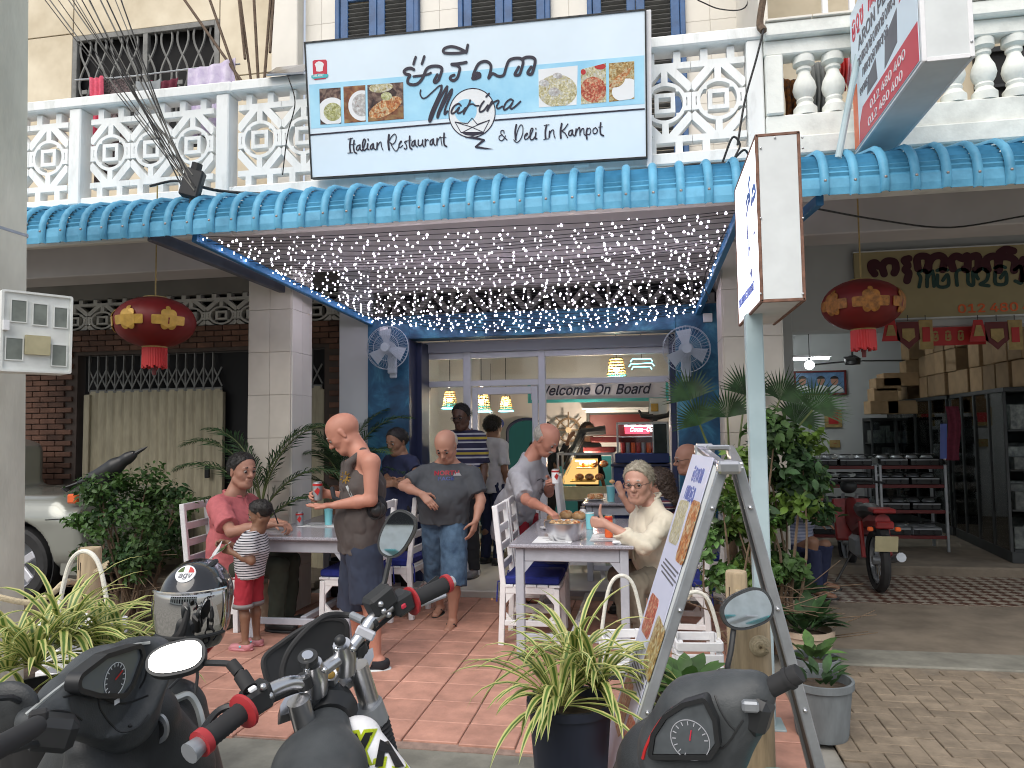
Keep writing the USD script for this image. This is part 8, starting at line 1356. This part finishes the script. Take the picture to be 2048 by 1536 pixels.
def stove(lab,x,z,w,m='gloss_black'):
    T=thing('gas_stove',lab,'stove',(x,9.82,z)); obj(T,'body',bx((0,0,.05),(w,.36,.09),.01),m); obj(T,'front_panel',bx((0,-.185,.045),(w-.02,.012,.07),.003),'black',False); obj(T,'trim',bx((0,-.193,.075),(w-.02,.006,.012),.001),'galv',False)
    for s in (-1,1): obj(T,'burner',lathe([(0,.12),(.05,.12),(.07,.10),(.07,.095)],16,(s*w*.26,0,0)),'galv'); obj(T,'pan_ring',tube([(s*w*.26+.09*math.cos(t),.09*math.sin(t),.135) for t in np.linspace(0,2*PI,17)],.007,5),'black'); obj(T,'knob',cyl((s*w*.25,-.19,.045),(s*w*.25,-.215,.045),.022,12),'black')
k=0
for (x0,x1,nm) in ((a0,a1,'left'),(a1,a2,'right')):
    for z,l in zip(lv,('lowest','second','third','top')):
        w=(x1-x0)*.44
        for j in (0,1): stove(f'two burner gas stove on the {l} shelf of the {nm} rack, {["left","right"][j]} of the pair',x0+(x1-x0)*(.26+.46*j),.1+z+.002,w,'gloss_black' if l!='lowest' else 'galv')
def cabinet(lab,P0,P1,z0,z1,n,lv):
    """a glazed cabinet whose front runs from P0 to P1"""
    P0,P1=A(P0,float),A(P1,float); X=norm(P1-P0); L=np.linalg.norm(P1-P0); N=norm(np.cross(X,[0,0,1.])); T=thing('glass_cabinet',lab,'cabinet',P0,math.atan2(X[1],X[0])); D_=.45
    obj(T,'carcass',cat(bb(0,L,.40,D_,0,z1,0),bb(0,L,0,D_,-.0,.12,.004),bb(0,L,0,D_,z1-.05,z1,.004)),'shelf_dark',False)
    for i in range(n+1): obj(T,'stile',bb(max(0,i*L/n-.025),min(L,i*L/n+.025),-.012,.02,.12,z1-.05,.004),'shelf_dark',False)
    rg=np.random.default_rng(int(L*100))
    for z in np.linspace(.12,z1-.05,lv+1)[:-1]:
        obj(T,'shelf',bb(.01,L-.01,.03,.39,z,z+.02,.002),'shelf_dark',False)
        x=.04
        while x<L-.1:
            w=rg.uniform(.06,.2); h=rg.uniform(.12,.30); obj(T,'stock',bb(x,x+w*.92,.06,.36,z+.021,z+.02+h,.004),'goods',False); x+=w
    for i in range(n): obj(T,'pane',bb(i*L/n+.026,(i+1)*L/n-.026,.0,.004,.125,z1-.055,0),'pane',False)
    return T
cz=at(1920,810,Y=9.0)[2]
cabinet('long glazed cabinet full of stock along the right shop wall',(4.05,10.9,.1),(3.85,8.9,.1),0,1.9,4,4); cabinet('farther glazed cabinet along the right shop wall behind the racks',(3.95,13.2,.1),(4.05,11.0,.1),0,1.9,4,4); 
rg=np.random.default_rng(31); k=0
for y in np.arange(8.95,13.1,.36):
    for lvl in range(3):
        if rg.random()<.2: continue
        h=rg.uniform(.22,.30); b=thing('carton',['large','medium','small'][lvl]+' brown carton in stack %s along the top of the right cabinets, %s'%(['one','two','three','four','five','six','seven','eight','nine','ten','eleven','twelve'][k//3%12],['bottom','middle','top'][lvl]),'carton',(4.22+rg.uniform(-.03,.03),y,2.003+lvl*.305),PI/2+rg.uniform(-.04,.04)); obj(b,'box',bx((0,0,.15),(.33,.38,.298),.006),'carton',False); obj(b,'tape',bx((0,0,.2992),(.05,.381,.002),0),'beige_box',False); k+=1
    k=(k//3+1)*3
sb=at(1765,830,Y=11.9)
for j,(u,v,w) in enumerate(((1762,815,.4),(1765,790,.34),(1795,760,.5),(1800,815,.45),(1770,770,.36))):
    p=at(u,v,Y=12.2); b=thing('carton','carton stacked at the left end of the far cabinets, '+['lowest','second','top right','right','top left'][j],'carton',(p[0],p[1],p[2]-.1)); obj(b,'box',bx((0,0,.1),(w,.35,.2),.006),'carton',False); obj(b,'tape',bx((0,0,.201),(.05,.352,.003),0),'beige_box',False)
c2=cabinet('glazed wardrobe cabinet at the far end of the dark shop',at(1748,1000,Y=12.4)*A([1,1,0])+A([0,0,.1]),at(1900,1000,Y=12.4)*A([1,1,0])+A([0,0,.1]),0,at(1800,835,Y=12.4)[2]-.1,3,4)
pf=thing('portrait_frame','framed portrait photograph of people on the pale shop wall','picture'); a,b=at(1592,788,Y=13.55),at(1687,744,Y=13.55); obj(pf,'photo',bb(a[0],b[0],13.54,13.56,a[2],b[2],0),'photo_blue',False); obj(pf,'frame',cat(bb(a[0]-.03,b[0]+.03,13.5,13.57,a[2]-.03,a[2],.004),bb(a[0]-.03,b[0]+.03,13.5,13.57,b[2],b[2]+.03,.004),bb(a[0]-.03,a[0],13.5,13.57,a[2],b[2],.004),bb(b[0],b[0]+.03,13.5,13.57,a[2],b[2],.004)),'dk_red',False)
for k,u in enumerate((1605,1642,1669)):
    p=at(u,764,Y=13.53); obj(pf,'face_print',prism(affinity.scale(Point(0,0).buffer(.075),.8,1),.004,o=p+A([0,0,.02])),'skin_tan',False); obj(pf,'shoulder_print',prism(affinity.scale(Point(0,0).buffer(.13),1.1,.8).intersection(sbox(-1,-.02,1,1)),.003,o=p+A([0,.001,-.16])),'grey_lt',False); obj(pf,'hair_print',prism(affinity.scale(Point(0,0).buffer(.085),.85,.7).intersection(sbox(-1,.01,1,1)),.005,o=p+A([0,-.001,.045])),'black',False)
for u0,v0,u1,v1,m,lb in ((1650,855,1683,818,'orange','orange poster on the pale shop wall'),(1660,895,1680,880,'orange','small orange shrine card low on the pale shop wall')):
    a,b=at(u0,v0,Y=13.55),at(u1,v1,Y=13.55); w=thing('wall_card',lb,'poster'); obj(w,'card',bb(a[0],b[0],13.55,13.57,a[2],b[2],0),'gold_dim',False); obj(w,'centre',bb(a[0]+.06,b[0]-.06,13.54,13.549,a[2]+.06,b[2]-.06,0),'red',False)
lp=at(1619,730,Y=10.4); L_=thing('shop_bulb','bright bare bulb hanging in the dark right shop','lamp',lp); obj(L_,'bulb',ball((0,0,0),.06,2),'tube_white'); obj(L_,'cord',cyl((0,0,.05),(0,0,3.2-lp[2]),.005,5),'cable'); obj(L_,'socket',cyl((0,0,.045),(0,0,.10),.02,10),'black')
tl=thing('fluorescent_tube','fluorescent tube under the shop ceiling near the bulb','lamp',at(1600,718,Y=12.0)); obj(tl,'tube',cyl((-.3,0,0),(.42,0,0),.018,8),'tube_white'); obj(tl,'holder',bx((.06,0,.035),(.8,.05,.03),.004),'white_paint')
cf=thing('ceiling_fan','dark ceiling fan in the right shop','fan',at(1705,722,Y=11.2)); obj(cf,'hub',lathe([(0,-.06),(.1,-.05),(.11,.03),(.04,.08),(0,.08)],18),'black'); obj(cf,'rod',cyl((0,0,.05),(0,0,.5),.015,8),'black')
for k in range(3): t=k*2*PI/3+.2; obj(cf,'blade',mv(bx((.42,0,0),(.62,.12,.012),.004),rz=t,rx=0),'black')
bg=thing('shiny_bag','crumpled silver bag hanging on the right rack corner','bag',at(1890,905,Y=9.5)); m=ball((0,0,0),(.05,.04,.09),3); obj(bg,'bag',(m[0]*(1+.3*(meshkit.noise(m[0]*50)[:,None]-.5)),m[1]),'chrome',False); obj(bg,'strap',cyl((0,0,.08),(0,0,.2),.006,5),'cable')
hg=thing('hanging_cloth','dark red and blue cloth hanging at the cabinet edge','cloth'); p=at(1905,830,Y=9.3); obj(hg,'cloth',thick(grid(lambda u,v:(p[0]-.07+.14*u+.02*np.sin(v*5),p[1]+.02*np.sin(u*9),p[2]+.1-.62*v),8,10),.008),'cl_maroon',True); obj(hg,'blue_strip',thick(grid(lambda u,v:(p[0]-.14+.07*u-.02*v,p[1]-.02+.01*np.sin(u*9),p[2]-.1-.4*v),5,8),.008),'ink_blue',True)
rs=thing('red_strip','narrow red vertical banner on the white jamb','banner'); p=at(1567,790,Y=8.15); obj(rs,'strip',bx((p[0],8.19,p[2]-.1),(.03,.01,.6),.002),'red',False); obj(rs,'rod',cyl((p[0]-.02,8.18,p[2]+.2),(p[0]+.02,8.18,p[2]+.2),.006,6),'cable')
# ---- red motorbike
mat('bike_red',(.22,.014,.014),.45,.25,8)
mb=at(1775,1195,Z=0); MB2=thing('red_motorbike','dusty red and black motorbike parked on the checkered arcade floor','motorcycle',(mb[0],mb[1]+.25,0),1.55)
tyre=lathe([(.22,-.03),(.27,-.045),(.30,-.02),(.30,.02),(.27,.045),(.22,.03)],30)
for x in (0.,1.22): 
    w=obj(MB2,'wheel',xf(tyre,(1,0,0),(0,0,1),(0,1,0),(x,0,.30)),'rubber'); obj(w,'rim',xf(lathe([(.2,-.02),(.222,-.02),(.222,.02),(.2,.02)],28),(1,0,0),(0,0,1),(0,1,0),(x,0,.30)),'galv'); obj(w,'hub',cyl((x,-.05,.3),(x,.05,.3),.045,14),'galv')
    for k in range(12): t=k*PI/6; obj(w,'spoke',cyl((x+.04*math.cos(t),0,.3+.04*math.sin(t)),(x+.205*math.cos(t),0,.3+.205*math.sin(t)),.003,4),'galv')
obj(MB2,'seat',tube(spl([(-.12,0,.76),(.15,0,.76),(.42,0,.72),(.62,0,.74)],5),np.concatenate([np.linspace(.06,.085,8),np.linspace(.085,.06,8)]),10),'black'); obj(MB2,'tail_cowl',tube([(-.22,0,.70),(0,0,.68),(.3,0,.62)],[.07,.085,.06],10),'bike_red'); obj(MB2,'tail_lamp',bx((-.27,0,.67),(.05,.16,.07),.015),'bike_red'); obj(MB2,'indicator',bx((-.25,-.12,.63),(.04,.05,.04),.01),'orange'); obj(MB2,'indicator',bx((-.25,.12,.63),(.04,.05,.04),.01),'orange'); obj(MB2,'carrier',bx((-.2,0,.80),(.2,.2,.04),.01),'bike_red'); obj(MB2,'number_plate',mv(bx((0,0,0),(.012,.20,.15),.004),(-.31,0,.50),ry=-.25),'beige_box'); obj(MB2,'mudguard',tube([(-.27,0,.55),(-.2,0,.63),(0,0,.655)],[.05,.055,.06],8),'black')
obj(MB2,'engine',bx((.52,0,.36),(.34,.22,.22),.04),'galv'); obj(MB2,'body',tube([(.35,0,.58),(.6,0,.5),(.85,0,.58),(1.0,0,.78)],[.08,.09,.085,.06],10),'dk_red'); obj(MB2,'leg_shield',mv(bx((0,0,0),(.06,.38,.46),.03),(.93,0,.58),ry=.35),'bike_red'); obj(MB2,'fork',cyl((1.22,.07,.3),(1.0,.07,.85),.02,8),'galv'); obj(MB2,'fork',cyl((1.22,-.07,.3),(1.0,-.07,.85),.02,8),'galv'); obj(MB2,'handlebar',tube([(.86,-.33,.98),(.97,-.15,1.0),(.97,.15,1.0),(.86,.33,.98)],.014,8),'black'); obj(MB2,'headlamp',ball((1.05,0,.93),(.08,.09,.08),2),'black'); obj(MB2,'front_mudguard',xf(lathe([(.325,-.05),(.335,0),(.325,.05)],30),(1,0,0),(0,0,1),(0,1,0),(1.22,0,.30)),'dk_red') if 0 else None; obj(MB2,'exhaust',tube([(.5,-.13,.25),(.2,-.15,.27),(-.18,-.16,.36)],[.025,.035,.045],10),'galv'); obj(MB2,'shock',cyl((.02,-.12,.32),(.1,-.12,.66),.022,8),'bike_red'); obj(MB2,'shock',cyl((.02,.12,.32),(.1,.12,.66),.022,8),'bike_red'); obj(MB2,'stand',cyl((.5,.12,.28),(.42,.30,.0),.012,6),'black')
# ================= across the street, seen only in the mirrors
OB=thing('opposite_shophouse','pale shophouse across the street seen in the motorbike mirrors','shophouse'); obj(OB,'wall',bb(-14,14,-15,-14.5,0,6.5,0),'meter_white',False)
for i in range(12):
    for z in (.4,3.9): obj(OB,'window',bb(-13+i*2.25,-11.7+i*2.25,-14.5,-14.45,z,z+2.0,0),'dark',False)
for i in range(56): obj(OB,'awning_stripe',mv(bb(-14+i*.5,-13.75+i*.5,-14.4,-13.0,3.1,3.13,0),(0,0,0)),'teal' if i%2 else 'white_paint',False)
obj(OB,'parapet',bb(-14,14,-14.45,-14.3,6.0,6.6,0),'lattice_white',False)
